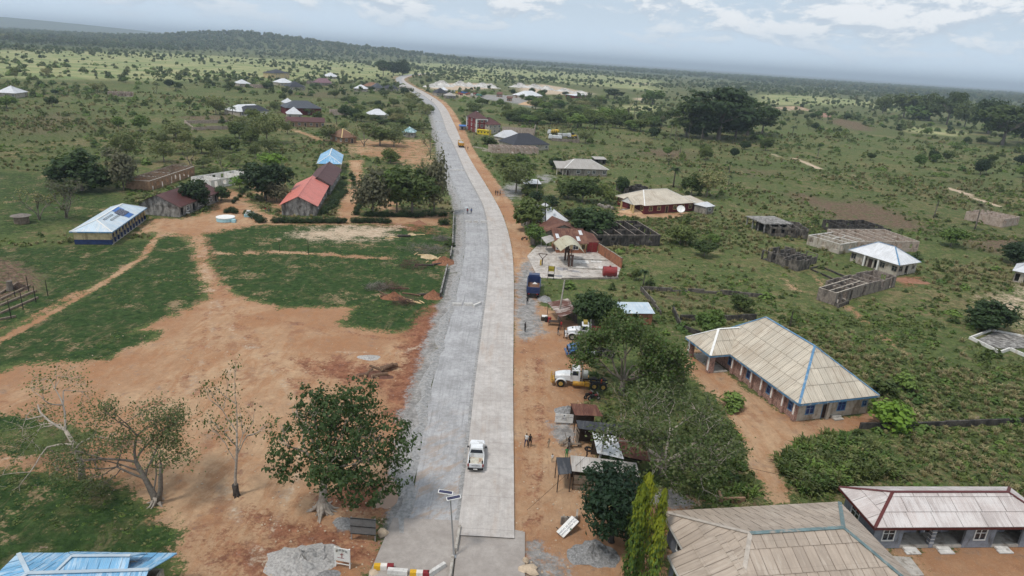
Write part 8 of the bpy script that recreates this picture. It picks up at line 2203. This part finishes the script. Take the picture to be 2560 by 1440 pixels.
# ---- trees placed from the photograph
P = plant
P('dense',(1482,812),722,100,'round dark tree behind the rust and white shack',i=0)
P('greenbush',(1832,1020),985,62,'bright leafy bush at the corner of the church yard path','bush',i=0,cat='bush')
P('greenbush',(2228,1068),998,95,'big bright bush at the right end of the church hall','bush',i=1,cat='bush')
P('bush',(2205,985),945,60,'dark bush behind the right corner of the church hall','bush',i=0,cat='bush')
P('bush',(2262,972),935,55,'green bush in the field right of the church hall','bush',i=1,cat='bush')
P('dense',(2467,822),748,108,'round dark tree over the pale foundation',i=1)
P('greentree',(2376,615),570,60,'round green tree right of the pinkish roofless house',i=0)
P('dense',(2540,660),606,84,'dark round tree cut by the right edge',i=2)
P('midtree',(1326,575),498,92,'dark green tree by the verge beside the steep white roof',i=0)
P('greentree',(1336,612),560,58,'lower green tree under the wooden utility pole',i=1)
P('dense',(1482,590),516,112,'dense dark tree behind the filling station roof',i=0)
P('dense',(1440,548),520,60,'dark tree between the white roof and the weeds',i=1)
P('olivetree',(1290,482),402,98,'olive tree leaning over the verge opposite the walkers',i=0)
P('midtree',(1456,505),441,66,'green tree left of the maroon bungalow',i=1)
P('midtree',(1420,495),455,60,'shady tree behind the steep white roof',i=2)
P('midtree',(1512,508),456,50,'slim green tree nearest the maroon bungalow porch',i=2)
P('dense',(1552,482),440,32,'small dark tree before the sooty shell',i=2)
P('dense',(1387,422),392,36,'round dark tree left of the white bungalow',i=0)
P('midtree',(1728,488),432,52,'green tree left of the outhouse behind the bungalow',i=0)
P('olivetree',(1766,492),425,78,'tall olive tree behind the outhouse',i=1)
P('midtree',(1700,610),560,70,'rounded shrub tree in the weeds below the maroon bungalow',i=2)
P('midtree',(1760,640),600,55,'shrubby tree in the weeds left of the slab roof',i=1)
P('greentree',(1785,612),585,32,'small bright tree below the slab roof',i=0)
P('midtree',(1850,775),735,60,'round shrub tree behind the church hall ridge',i=0)
P('greentree',(1770,845),775,75,'leafy tree inside the sunken plot',i=1)
P('midtree',(1590,700),670,26,'small tree at the forecourt wall end',i=0)
for k,(b_,tv,w,lb) in enumerate((((1683,468),415,52,'feathery oil palm behind the maroon bungalow'),((1823,432),403,24,'lone palm right of the olive tree'),((1671,413),396,22,'low palm left of the tilled strip'),((1820,464),438,24,'young palm below the lone palm'),((2334,545),486,34,'pale trunked palm in the tilled plot'),((2436,576),503,48,'tall dark palm near the pinkish block house'),((2044,391),358,20,'single palm on the far right meadow'),((1951,314),284,18,'bare stemmed palm right of the great grove'),((2137,266),237,13,'lone tall palm against the far plain'),((1527,302),265,22,'first palm of the group before the grove'),((1548,298),259,20,'second and tallest palm of the group before the grove'),((1568,300),268,18,'third palm of the group before the grove'),((1585,292),256,22,'fourth palm of the group before the grove'),((1620,305),279,17,'palm between the palm group and the grove'),((1654,320),288,18,'palm leaning at the left foot of the grove'),((1675,349),302,18,'slender palm before the grove, leftmost of four'),((1688,347),304,18,'slender palm before the grove, second of four'),((1721,346),300,20,'slender palm before the grove, third of four'),((1753,353),304,20,'slender palm before the grove, rightmost of four'),((1593,249),230,9,'thin dark palm left of the round pale tree'),((570,283),257,22,'palm beside the two tone house'),((1608,715),672,40,'palm at the broken field wall'),((1975,815),765,50,'young palm behind the church hall'),((636,204),188,10,'far palm left of the two storey house'))):
 P('palm',b_,tv,w,lb,'palm_tree','palms',i=k,cat='palm')
for k,(b_,tv,w,kd,lb) in enumerate((((1795,348),217,178,'umbrella','tallest spreading tree of the great grove'),((1715,342),255,110,'umbrella','broad left tree of the great grove'),((1868,338),243,120,'umbrella','broad right tree of the great grove'),((1905,334),270,76,'umbrella','lowest rightmost tree of the great grove'),((1756,345),262,90,'dense','dark inner tree of the great grove'),((1838,345),272,100,'dense','dark inner right tree of the great grove'),
 ((2206,283),235,42,'midtree','leftmost tree of the tree line at the right'),((2258,294),227,62,'midtree','second tall tree of the tree line at the right'),((2322,302),230,58,'midtree','third tree of the tree line at the right'),((2366,312),227,70,'umbrella','flat topped leaning tree of the tree line at the right'),((2290,300),262,60,'bush','low shrub mass under the tree line at the right'),((2410,320),250,60,'midtree','tree behind the flat topped tree at the right'),((2470,335),242,80,'dense','big dark tree near the right edge tree line'),((2505,362),262,130,'umbrella','broad dark tree at the right edge'),((2575,360),248,120,'dense','great dark tree cut by the right edge'),
 ((1631,262),223,52,'greentree','round pale tree left of the great grove'),((1535,247),222,48,'umbrella','flat crowned tree by the quarry end'),((1635,347),316,26,'dense','small round tree before the palms of the grove'),((1463,358),323,48,'olivetree','leafy bush tree behind the mixer yard'),
 ((205,476),373,132,'dense','great dark mango tree behind the classroom block'),((165,545),437,150,'sparse','half bare tree in front of the great mango'),((100,550),470,110,'sparse','leaning bare tree at the far left'),((310,475),358,78,'casuarina','tall thin tree left of the rafter roof'),((493,522),447,74,'dense','round dark tree hiding the maroon school'),((553,502),463,46,'dense','small round dark tree right of the maroon school'),((455,512),462,40,'midtree','dark tree against the maroon school roof'),((664,500),402,112,'dense','great dark tree left of the salmon hall'),((600,474),438,48,'brighttree','bright yellow green tree left of the great dark tree'),((692,505),448,58,'casuarina','grey green tree at the left eave of the salmon hall'),((682,420),384,62,'brighttree','bright green flat tree behind the great dark tree'),((932,538),412,88,'casuarina','grey feathery tree between the hedges'),((1030,536),405,118,'midtree','dark green tree beside the road opposite the walkers'),((992,530),425,80,'greentree','lighter tree between the feathery and dark roadside trees'),((1085,535),368,64,'casuarina','tall thin roadside tree by the stone carriageway'),((1062,470),400,60,'sparse','twiggy roadside tree behind the tall thin one'),((976,408),368,44,'midtree','rounded tree on the bare ground behind the feathery tree'),((1075,385),330,50,'sparse','bare roadside tree by the carriageway bend'),
 ((668,358),278,84,'olivetree','wide olive tree left of the long maroon roof'),((884,299),270,32,'dense','round dark tree right of the grey block house'),((910,366),313,64,'sparse','twiggy tree right of the brown hip roof'),((950,364),312,64,'midtree','shady tree behind the twiggy tree'),((985,366),318,62,'olivetree','olive tree below the patchy blue roof'),((735,287),276,26,'dense','small dark tree before the white pyramid roof'),((770,287),268,36,'midtree','green tree right of the white pyramid roof'),((958,190),150,38,'umbrella','left giant tree at the far road bend'),((983,188),152,38,'dense','middle giant tree at the far road bend'),((1006,188),146,36,'dense','right giant tree at the far road bend'),
 ((297,324),290,33,'greentree','left of two bright round trees in the left field'),((351,327),287,35,'greentree','right of two bright round trees in the left field'),((320,405),322,70,'olivetree','olive tree above the rafter roof'),((410,405),350,70,'olivetree','loose olive tree behind the rafter roof'),((480,420),365,70,'sparse','pale twiggy tree behind the white roofless rooms'),((560,430),370,76,'sparse','twiggy tree right of the white roofless rooms'),((540,286),238,48,'olivetree','loose tree left of the two tone house'),((245,231),204,36,'olivetree','loose tree left of the long unfinished row'),((103,215),200,18,'dense','small dark tree in the far left meadow'),((139,236),223,18,'dense','little dark tree below the far left meadow'),((17,270),240,48,'greentree','green tree in front of the far left white roof'),((40,202),172,20,'sparse','thin bare tree on the far left grass'),((960,240),224,26,'midtree','tree before the far grey pyramid roof'),((928,228),215,18,'dense','dark tree between the far white and grey roofs'),((1012,238),215,22,'dense','dark tree at the inside of the far bend'),((668,222),206,24,'dense','dark tree before the far bright white roof'),((1206,262),245,30,'midtree','tree on the slope below the quarry sheds'),((1209,242),227,15,'greentree','small bright tree in the quarry yard'),((1283,238),222,12,'dense','small dark tree beside the quarry works'),((1305,250),234,14,'midtree','small tree before the large white quarry shed'),((1414,238),228,18,'dense','small dark tree left of the rust walled shed'))):
 P(kd,b_,tv,w,lb,i=k)
# the shrubby belt between the quarry and the fields, and the verge thickets
rnd = random.Random(77)
for k in range(30):
 u = 1290 + 12.5 * k + rnd.uniform(-5,5); v = 296 + 0.06 * (u - 1290) + rnd.uniform(-6,14)
 P('midtree' if k % 3 else 'greentree',(u,v),v - rnd.uniform(22,40),rnd.uniform(32,52),'tree in the dark thicket belt left of the great grove',group='thicket belt trees',i=k)
for k in range(16):
 u = 1345 + rnd.uniform(-30,160); v = 262 + rnd.uniform(-4,18)
 P('greentree' if k % 2 else 'olivetree',(u,v),v - rnd.uniform(14,24),rnd.uniform(24,40),'pale shrub tree on the slope below the quarry',group='slope shrub trees',i=k)
for k in range(26):
 u = 870 + rnd.uniform(0,205); v = 250 + rnd.uniform(0,80)
 if abs(u - 947) < 34 and 268 < v < 300: continue
 P('midtree' if k % 2 else 'olivetree',(u,v),v - rnd.uniform(12,26),rnd.uniform(24,42),'green shrub tree in the rough ground left of the road',group='rough ground shrub trees',i=k)
for k in range(40):
 u = 400 + rnd.uniform(0,460); v = 320 + rnd.uniform(0,130)
 if 690 < u < 900 and v > 370: continue
 if 700 < u < 830 and v < 345 : continue
 P('olivetree' if k % 3 else 'midtree',(u,v),v - rnd.uniform(24,46),rnd.uniform(36,64),'olive bush tree in the scrub between school and village',group='scrub trees behind the school',i=k)
for k in range(14):
 u = 1180 + rnd.uniform(0,200); v = 272 + rnd.uniform(0,40)
 if u < 1265 and v > 285: continue
 P('midtree',(u,v),v - rnd.uniform(16,30),rnd.uniform(28,44),'tree in the valley thicket behind the red apartment block',group='valley thicket trees',i=k)
for k in range(22):
 f = rnd.random(); u = 1190 + 130 * f + rnd.uniform(0,60); v = 345 + 190 * f + rnd.uniform(-10,10)
 if 1215 < u < 1400 and v < 400: continue
 P('bush' if k % 2 else 'midtree',(u + 18,v),v - rnd.uniform(16,34),rnd.uniform(30,54),'shrub crowding the red verge right of the lane','shrub','verge shrubs',i=k,cat='shrub')
# clipped hedges of the school
def hedge(pts,n,w,h,label,grp):
 V = poly_px(pts); q = np.r_[0,np.cumsum(np.hypot(*np.diff(V,axis=0).T))]
 for k in range(n):
  s_ = q[-1] * (k + .5) / n; x,y = np.interp(s_,q,V[:,0]),np.interp(s_,q,V[:,1])
  tm,cm,h0,w0 = PROTO['darkbush'][k % 2]
  r = thing('hedge_bush',label,'hedge',(x + rnd.uniform(-.2,.2),y + rnd.uniform(-.2,.2),0),rnd.uniform(0,6),grp); sw = w * rnd.uniform(.9,1.2) / w0; r.scale = (sw,sw,h * rnd.uniform(.85,1.15) / h0)
  link_mesh('stem',tm,r); link_mesh('foliage',cm,r)
for pts,n,w,h,lb in (([(645,556),(660,556)],2,2.2,1.7,'dark clipped bush at the gap left of the front hedge'),([(682,556),(865,557)],16,2.0,1.6,'clipped dark bush of the front hedge before the salmon hall'),([(880,556),(975,557)],9,2.0,1.5,'clipped dark bush of the front hedge before the feathery tree'),([(915,540),(1060,543)],12,1.9,1.4,'dark bush of the hedge behind the front hedge'),([(1068,540),(1120,540)],4,2.0,1.6,'dark bush of the hedge end near the carriageway'),([(1098,562),(1118,562)],2,2.4,1.7,'round dark bush on the field corner by the carriageway'),([(805,540),(832,505),(848,478),(862,460)],12,2.4,1.6,'dark bush along the right side of the salmon hall'),([(830,525),(845,500),(865,480)],7,2.2,1.5,'dark bush of the inner row beside the salmon hall'),([(853,450),(880,440),(888,470)],6,1.7,1.2,'small dark bush beside the maroon hall'),([(886,540),(905,510)],4,2.0,1.6,'dark bush left of the feathery tree'),([(562,532),(578,530),(590,533)],3,1.8,1.6,'dark clipped bush by the blue well'),([(580,512),(600,492),(618,472),(640,450)],9,1.6,1.2,'dark bush of the row along the school drive'),([(612,536),(640,548),(655,552)],4,2.0,1.7,'dark bush round the white box by the salmon hall')):
 hedge(pts,n,w,h,lb,lb.replace('dark ','').replace('bush','bushes',1))

# ------------------------------------------------------------------ what nobody could count: weeds, straw, scrub and far woodland
def vnoise(P_,scale,seed):
 rg = np.random.default_rng(seed); G_ = rg.random((256,256)); q = P_ / scale + 1000.0
 i = np.floor(q).astype(int); f = q - i; f = f * f * (3 - 2 * f)
 a = G_[i[:,0] % 256,i[:,1] % 256]; b = G_[(i[:,0] + 1) % 256,i[:,1] % 256]; c = G_[i[:,0] % 256,(i[:,1] + 1) % 256]; d_ = G_[(i[:,0] + 1) % 256,(i[:,1] + 1) % 256]
 return (a * (1 - f[:,0]) + b * f[:,0]) * (1 - f[:,1]) + (c * (1 - f[:,0]) + d_ * f[:,0]) * f[:,1]
def fbm(P_,s,seed): return (vnoise(P_,s,seed) * .5 + vnoise(P_,s / 2.1,seed + 1) * .3 + vnoise(P_,s / 4.7,seed + 2) * .2)
def sample(y0,y1,dens,seed,x0=None,x1=None):
 rg = np.random.default_rng(seed); w = .84 * y1 + 14; xa = -w if x0 is None else x0; xb = w if x1 is None else x1
 n = int((xb - xa) * (y1 - y0) * dens); p = np.stack([rg.uniform(xa,xb,n),rg.uniform(y0,y1,n)],1)
 return p[np.abs(p[:,0]) < .84 * p[:,1] + 14]
LW,RW = np.abs(np.median(lw)),np.median(rw)
def free(p,lawn_ok=False,dirt=.42,till_max=.7):
 ok = mask('dirt',p) < dirt
 ok &= mask('grey',p) < .4; ok &= mask('sand',p) < .4; ok &= mask('till',p) < till_max; ok &= mask('red',p) < .5
 if not lawn_ok: ok &= mask('lawn',p) < .35
 sel = np.where(p[:,1] < 1500)[0]
 d_ = np.full(len(p),1e9); s_ = seam[::3]; n_ = nor[::3]; l_ = lw[::3]; r_ = rw[::3]
 for k in range(0,len(sel),4000):
  q = p[sel[k:k + 4000]]; dd = ((q[:,None,:] - s_[None]) ** 2).sum(2); j = dd.argmin(1); off = ((q - s_[j]) * n_[j]).sum(1); near_ = dd[np.arange(len(q)),j] < 20 ** 2
  hit = near_ & (off > l_[j] - 2.0) & (off < r_[j] + 1.5); ok[sel[k:k + 4000]] &= ~hit
 for cx,cy,rz,hx,hy in FOOT:
  dx,dy = p[:,0] - cx,p[:,1] - cy; a = dx * math.cos(rz) + dy * math.sin(rz); b = -dx * math.sin(rz) + dy * math.cos(rz)
  ok &= ~((np.abs(a) < hx) & (np.abs(b) < hy))
 for poly in CLEAR: ok &= ~inside(p,poly)
 return ok
CLEAR = [poly_px([(1318,640),(1345,612),(1390,600),(1495,615),(1552,668),(1543,700),(1400,700),(1345,694)]),poly_px([(905,1480),(983,1290),(1320,1300),(1320,1480)]),poly_px([(2425,848),(2500,885),(2600,900),(2590,845),(2490,826)])]
def scatter(name,label,pts,scale,protos,seed,zscale=None):
 rg = np.random.default_rng(seed); n = len(pts)
 me = bpy.data.meshes.new(name); me.vertices.add(n); me.vertices.foreach_set('co',np.c_[pts,ground_z(pts[:,0],pts[:,1]) - .06].ravel())
 for nm,typ,val in (('size','FLOAT',scale),('turn','FLOAT',rg.uniform(0,6.283,n)),('pick','INT',rg.integers(0,len(protos),n)),('tall','FLOAT',rg.uniform(.7,1.35,n) if zscale is None else zscale)):
  a = me.attributes.new(nm,typ,'POINT'); a.data.foreach_set('value',val.astype(np.int32 if typ == 'INT' else np.float32))
 cl = bpy.data.collections.new(name + '_kinds')
 for k,pm in enumerate(protos):
  o = bpy.data.objects.new('%s_kind_%02d' % (name,k),pm); cl.objects.link(o)
 g = bpy.data.node_groups.new(name,'GeometryNodeTree')
 g.interface.new_socket('Geometry',in_out='INPUT',socket_type='NodeSocketGeometry'); g.interface.new_socket('Geometry',in_out='OUTPUT',socket_type='NodeSocketGeometry')
 N_ = g.nodes; L_ = g.links; gi = N_.new('NodeGroupInput'); go = N_.new('NodeGroupOutput')
 ip = N_.new('GeometryNodeInstanceOnPoints'); ci = N_.new('GeometryNodeCollectionInfo'); ci.inputs['Collection'].default_value = cl; ci.inputs['Separate Children'].default_value = True; ci.inputs['Reset Children'].default_value = True
 def attr(nm,typ):
  a = N_.new('GeometryNodeInputNamedAttribute'); a.data_type = typ; a.inputs['Name'].default_value = nm; return a.outputs[0]
 cx = N_.new('ShaderNodeCombineXYZ'); L_.new(attr('turn','FLOAT'),cx.inputs[2]); er = N_.new('FunctionNodeEulerToRotation'); L_.new(cx.outputs[0],er.inputs[0])
 s_ = attr('size','FLOAT'); mu = N_.new('ShaderNodeMath'); mu.operation = 'MULTIPLY'; L_.new(s_,mu.inputs[0]); L_.new(attr('tall','FLOAT'),mu.inputs[1])
 cs_ = N_.new('ShaderNodeCombineXYZ'); L_.new(s_,cs_.inputs[0]); L_.new(s_,cs_.inputs[1]); L_.new(mu.outputs[0],cs_.inputs[2])
 L_.new(gi.outputs[0],ip.inputs['Points']); L_.new(ci.outputs[0],ip.inputs['Instance']); ip.inputs['Pick Instance'].default_value = True
 L_.new(attr('pick','INT'),ip.inputs['Instance Index']); L_.new(er.outputs[0],ip.inputs['Rotation']); L_.new(cs_.outputs[0],ip.inputs['Scale']); L_.new(ip.outputs[0],go.inputs[0])
 o = bpy.data.objects.new(name,me); COL.objects.link(o); md = o.modifiers.new('scatter','NODES'); md.node_group = g
 return tag(o,label,None,None,'stuff')
def clump(seed,n,r,h,size,mat):
 rg = np.random.default_rng(seed); a = rg.random(n) * 6.283; q = np.sqrt(rg.random(n)) * r; z = h * (1 - (q / r) ** 2 * .7) * rg.uniform(.15,1,n)
 C = np.stack([q * np.cos(a),q * np.sin(a),z],1); Nn = np.stack([np.cos(a) * .6,np.sin(a) * .6,np.full(n,1.3)],1) + rg.normal(size=(n,3)) * .4
 return leaf_mesh('weed',C,Nn,size * rg.uniform(.6,1.4,n),mat,1.6,seed)
def tuft(seed,n,r,h,mat):
 rnd = random.Random(seed); mb = MB()
 for _ in range(n):
  a = rnd.uniform(0,6.28); q = rnd.uniform(0,r * .5); b = Vector((q * math.cos(a),q * math.sin(a),0)); o_ = Vector((math.cos(a),math.sin(a),0)) * rnd.uniform(.2,1) * r; s_ = Vector((-math.sin(a),math.cos(a),0)) * rnd.uniform(.03,.06) * (1 + r); hh = h * rnd.uniform(.5,1.1)
  mb.add([b - s_,b + s_,b + o_ * .5 + s_ * .8 + Vector((0,0,hh * .75)),b + o_ * .5 - s_ * .8 + Vector((0,0,hh * .75)),b + o_ + Vector((0,0,hh * .8))],[(0,1,2,3),(3,2,4)])
 return mb.mesh('tuft',mat)
W_GREEN = [clump(201,34,.55,.6,.3,LEAF['green']),clump(206,34,.55,.5,.26,LEAF['olive']),clump(202,30,.5,.45,.28,LEAF['mid']),clump(203,36,.6,.8,.32,LEAF['mid']),clump(204,30,.5,.5,.3,LEAF['olive']),clump(205,26,.5,.35,.28,LEAF['green'])]
W_DRY = [tuft(211,26,.5,.75,LEAF['straw']),tuft(212,22,.45,.6,LEAF['olive']),tuft(213,26,.55,.8,LEAF['straw']),tuft(214,24,.5,.6,LEAF['olive'])]
W_SHRUB = [clump(221,90,1.0,1.5,.42,LEAF['mid']),clump(222,90,1.0,1.3,.42,LEAF['green']),clump(223,80,.9,1.7,.4,LEAF['mid']),clump(224,70,1.0,1.0,.4,LEAF['olive']),clump(225,90,1.3,.9,.42,LEAF['green'])]
rg = np.random.default_rng(99)
def take(p,prob,seed): return p[np.random.default_rng(seed).random(len(p)) < prob]
p = np.concatenate([sample(50,120,1.6,1,8),sample(120,200,.5,2),sample(200,330,.11,3),sample(330,520,.03,4)])
p = p[free(p)]; nz = fbm(p,22,5); p1 = take(p,np.clip((nz - .42) * 5,.05,1),6)
dist = np.hypot(p1[:,0],p1[:,1]); scatter('weeds','green weeds and creepers over the rough fields',p1,np.clip(.42 + dist / 300,.5,2.0) * np.random.default_rng(3).uniform(.5,1.35,len(p1)),W_GREEN,7)
p = np.concatenate([sample(50,120,1.2,11,8),sample(120,200,.45,12),sample(200,330,.12,13),sample(330,520,.03,14)])
p = p[free(p)]; nz = fbm(p,30,15); p1 = take(p,np.clip((nz - .46) * 5,.02,1),16)
dist = np.hypot(p1[:,0],p1[:,1]); scatter('dry_grass','dry straw coloured grass between the weeds',p1,np.clip(.5 + dist / 280,.6,2.0) * np.random.default_rng(4).uniform(.6,1.3,len(p1)),W_DRY,17)
p = np.concatenate([sample(55,130,.03,21,10),sample(130,300,.0075,22),sample(300,560,.0050,23),sample(560,900,.0040,24)])
p = p[free(p)]; nz = fbm(p,55,25); p1 = take(p,np.clip((nz - .40) * 5,.06,1),26)
dist = np.hypot(p1[:,0],p1[:,1]); scatter('scrub','low leafy scrub dotted over the fields',p1,np.clip(.7 + dist / 420,.8,2.4) * np.random.default_rng(5).uniform(.35,1.35,len(p1)),W_SHRUB,27)
# lawn tufts on the near grass, a denser weed patch around the stalls' back gardens
p = np.concatenate([sample(44,100,1.6,31,-60,-2),sample(100,190,.5,32,-110,2)]); p = p[(mask('lawn',p) > .55) & free(p,True)]; nz = fbm(p,9,33); p1 = take(p,np.clip((nz - .42) * 6,0,1),34)
scatter('short_grass','short green grass tufts on the school field',p1,np.random.default_rng(6).uniform(.16,.36,len(p1)),[clump(231,26,.8,.35,.4,LEAF['mid']),clump(232,26,.8,.3,.4,LEAF['green']),tuft(233,20,.8,.5,LEAF['olive'])],35)
area_ = poly_px([(1935,1150),(2060,1095),(2200,1120),(2250,1190),(2130,1205),(2090,1230),(2000,1235)]); p = sample(52,90,2.6,41,20,60); p = p[inside(p,area_) & free(p)]
scatter('tall_grass','tall green cane grass below the church hall',p,np.random.default_rng(7).uniform(1.0,1.7,len(p)),[tuft(241,34,.9,1.1,LEAF['green']),tuft(242,34,.9,1.0,LEAF['mid']),tuft(243,30,.9,1.0,LEAF['olive'])],42)
area_ = poly_px([(1650,1180),(1800,1030),(1850,1090),(1930,1230),(1920,1262),(1820,1262),(1700,1225)]); p = sample(52,90,1.8,43,10,45); p = p[inside(p,area_) & free(p)]
scatter('garden_weeds','lush weeds under the bare branched tree',p,np.random.default_rng(8).uniform(.7,1.2,len(p)),W_GREEN + [tuft(244,30,.9,.9,LEAF['green'])],44)
# scattered small trees over the plain, the near ones counted one by one
FT = []
FM = [foliage('savanna_leaf_a',(0.06,0.10,0.035,1),(0.17,0.225,0.085,1)),foliage('savanna_leaf_b',(0.04,0.065,0.028,1),(0.12,0.16,0.06,1)),foliage('savanna_leaf_c',(0.10,0.12,0.05,1),(0.23,0.235,0.105,1))]
for k,m_ in enumerate((FM[0],FM[1],FM[2],FM[0])):
 C,Nn = crown_cloud(lob(300 + k,4,4.0,2.0,6.0),42,6,.2,300 + k,.6,.4); FT.append(leaf_mesh('far_tree',C,Nn,1.35 * np.random.default_rng(k).uniform(.6,1.4,len(C)),m_,1.3,k))
p = np.concatenate([sample(330,620,.0011,51),sample(620,1000,.0006,52)]); p = p[free(p,True)]; nz = fbm(p,120,53); p = take(p,np.clip((nz - .38) * 5,.1,1),54)
p = p[np.argsort(np.hypot(p[:,0],p[:,1]))][:200]
for k,q in enumerate(p):
 r_ = np.random.default_rng(400 + k); tm,cm,h0,w0 = PROTO[('midtree','greentree','olivetree','sparse','midtree','palm','dense')[k % 7]][k % 2 if k % 7 != 6 else 0]
 r = thing('savanna_tree','small tree scattered over the open plain','tree',(q[0],q[1],0),r_.uniform(0,6),'scattered trees of the plain'); s_ = r_.uniform(4,7.5); r.scale = (s_ / w0,s_ / w0,s_ * r_.uniform(.85,1.2) / h0)
 link_mesh('trunk',tm,r); link_mesh('crown',cm,r)
p = np.concatenate([sample(620,1000,.0050,61),sample(1000,1700,.0042,62),sample(1700,2800,.0030,63)]); p = p[free(p,True)]; nz = fbm(p,260,64); p1 = take(p,np.clip((nz - .42) * 4,.12,1),65)
dist = np.hypot(p1[:,0],p1[:,1]); scatter('far_scrub_woodland','countless small trees and shrubs over the far plain',p1,np.clip(.30 + dist / 4600,.35,1.1) * np.random.default_rng(9).uniform(.35,1.4,len(p1)) ** 1.3,FT,66)
p = np.concatenate([sample(1700,3200,.0020,71),sample(3200,5600,.00085,72)]); dk = mask('dark',p); hz_ = ground_z(p[:,0],p[:,1]); nz = fbm(p,500,73); p1 = take(p,np.clip(dk * 1.3 * (nz + .25) + hz_ / 30,0,1),74)
scatter('far_forest','continuous dark forest along the horizon and the ridge',p1,np.random.default_rng(10).uniform(1.0,2.1,len(p1)),FT[:3],75)
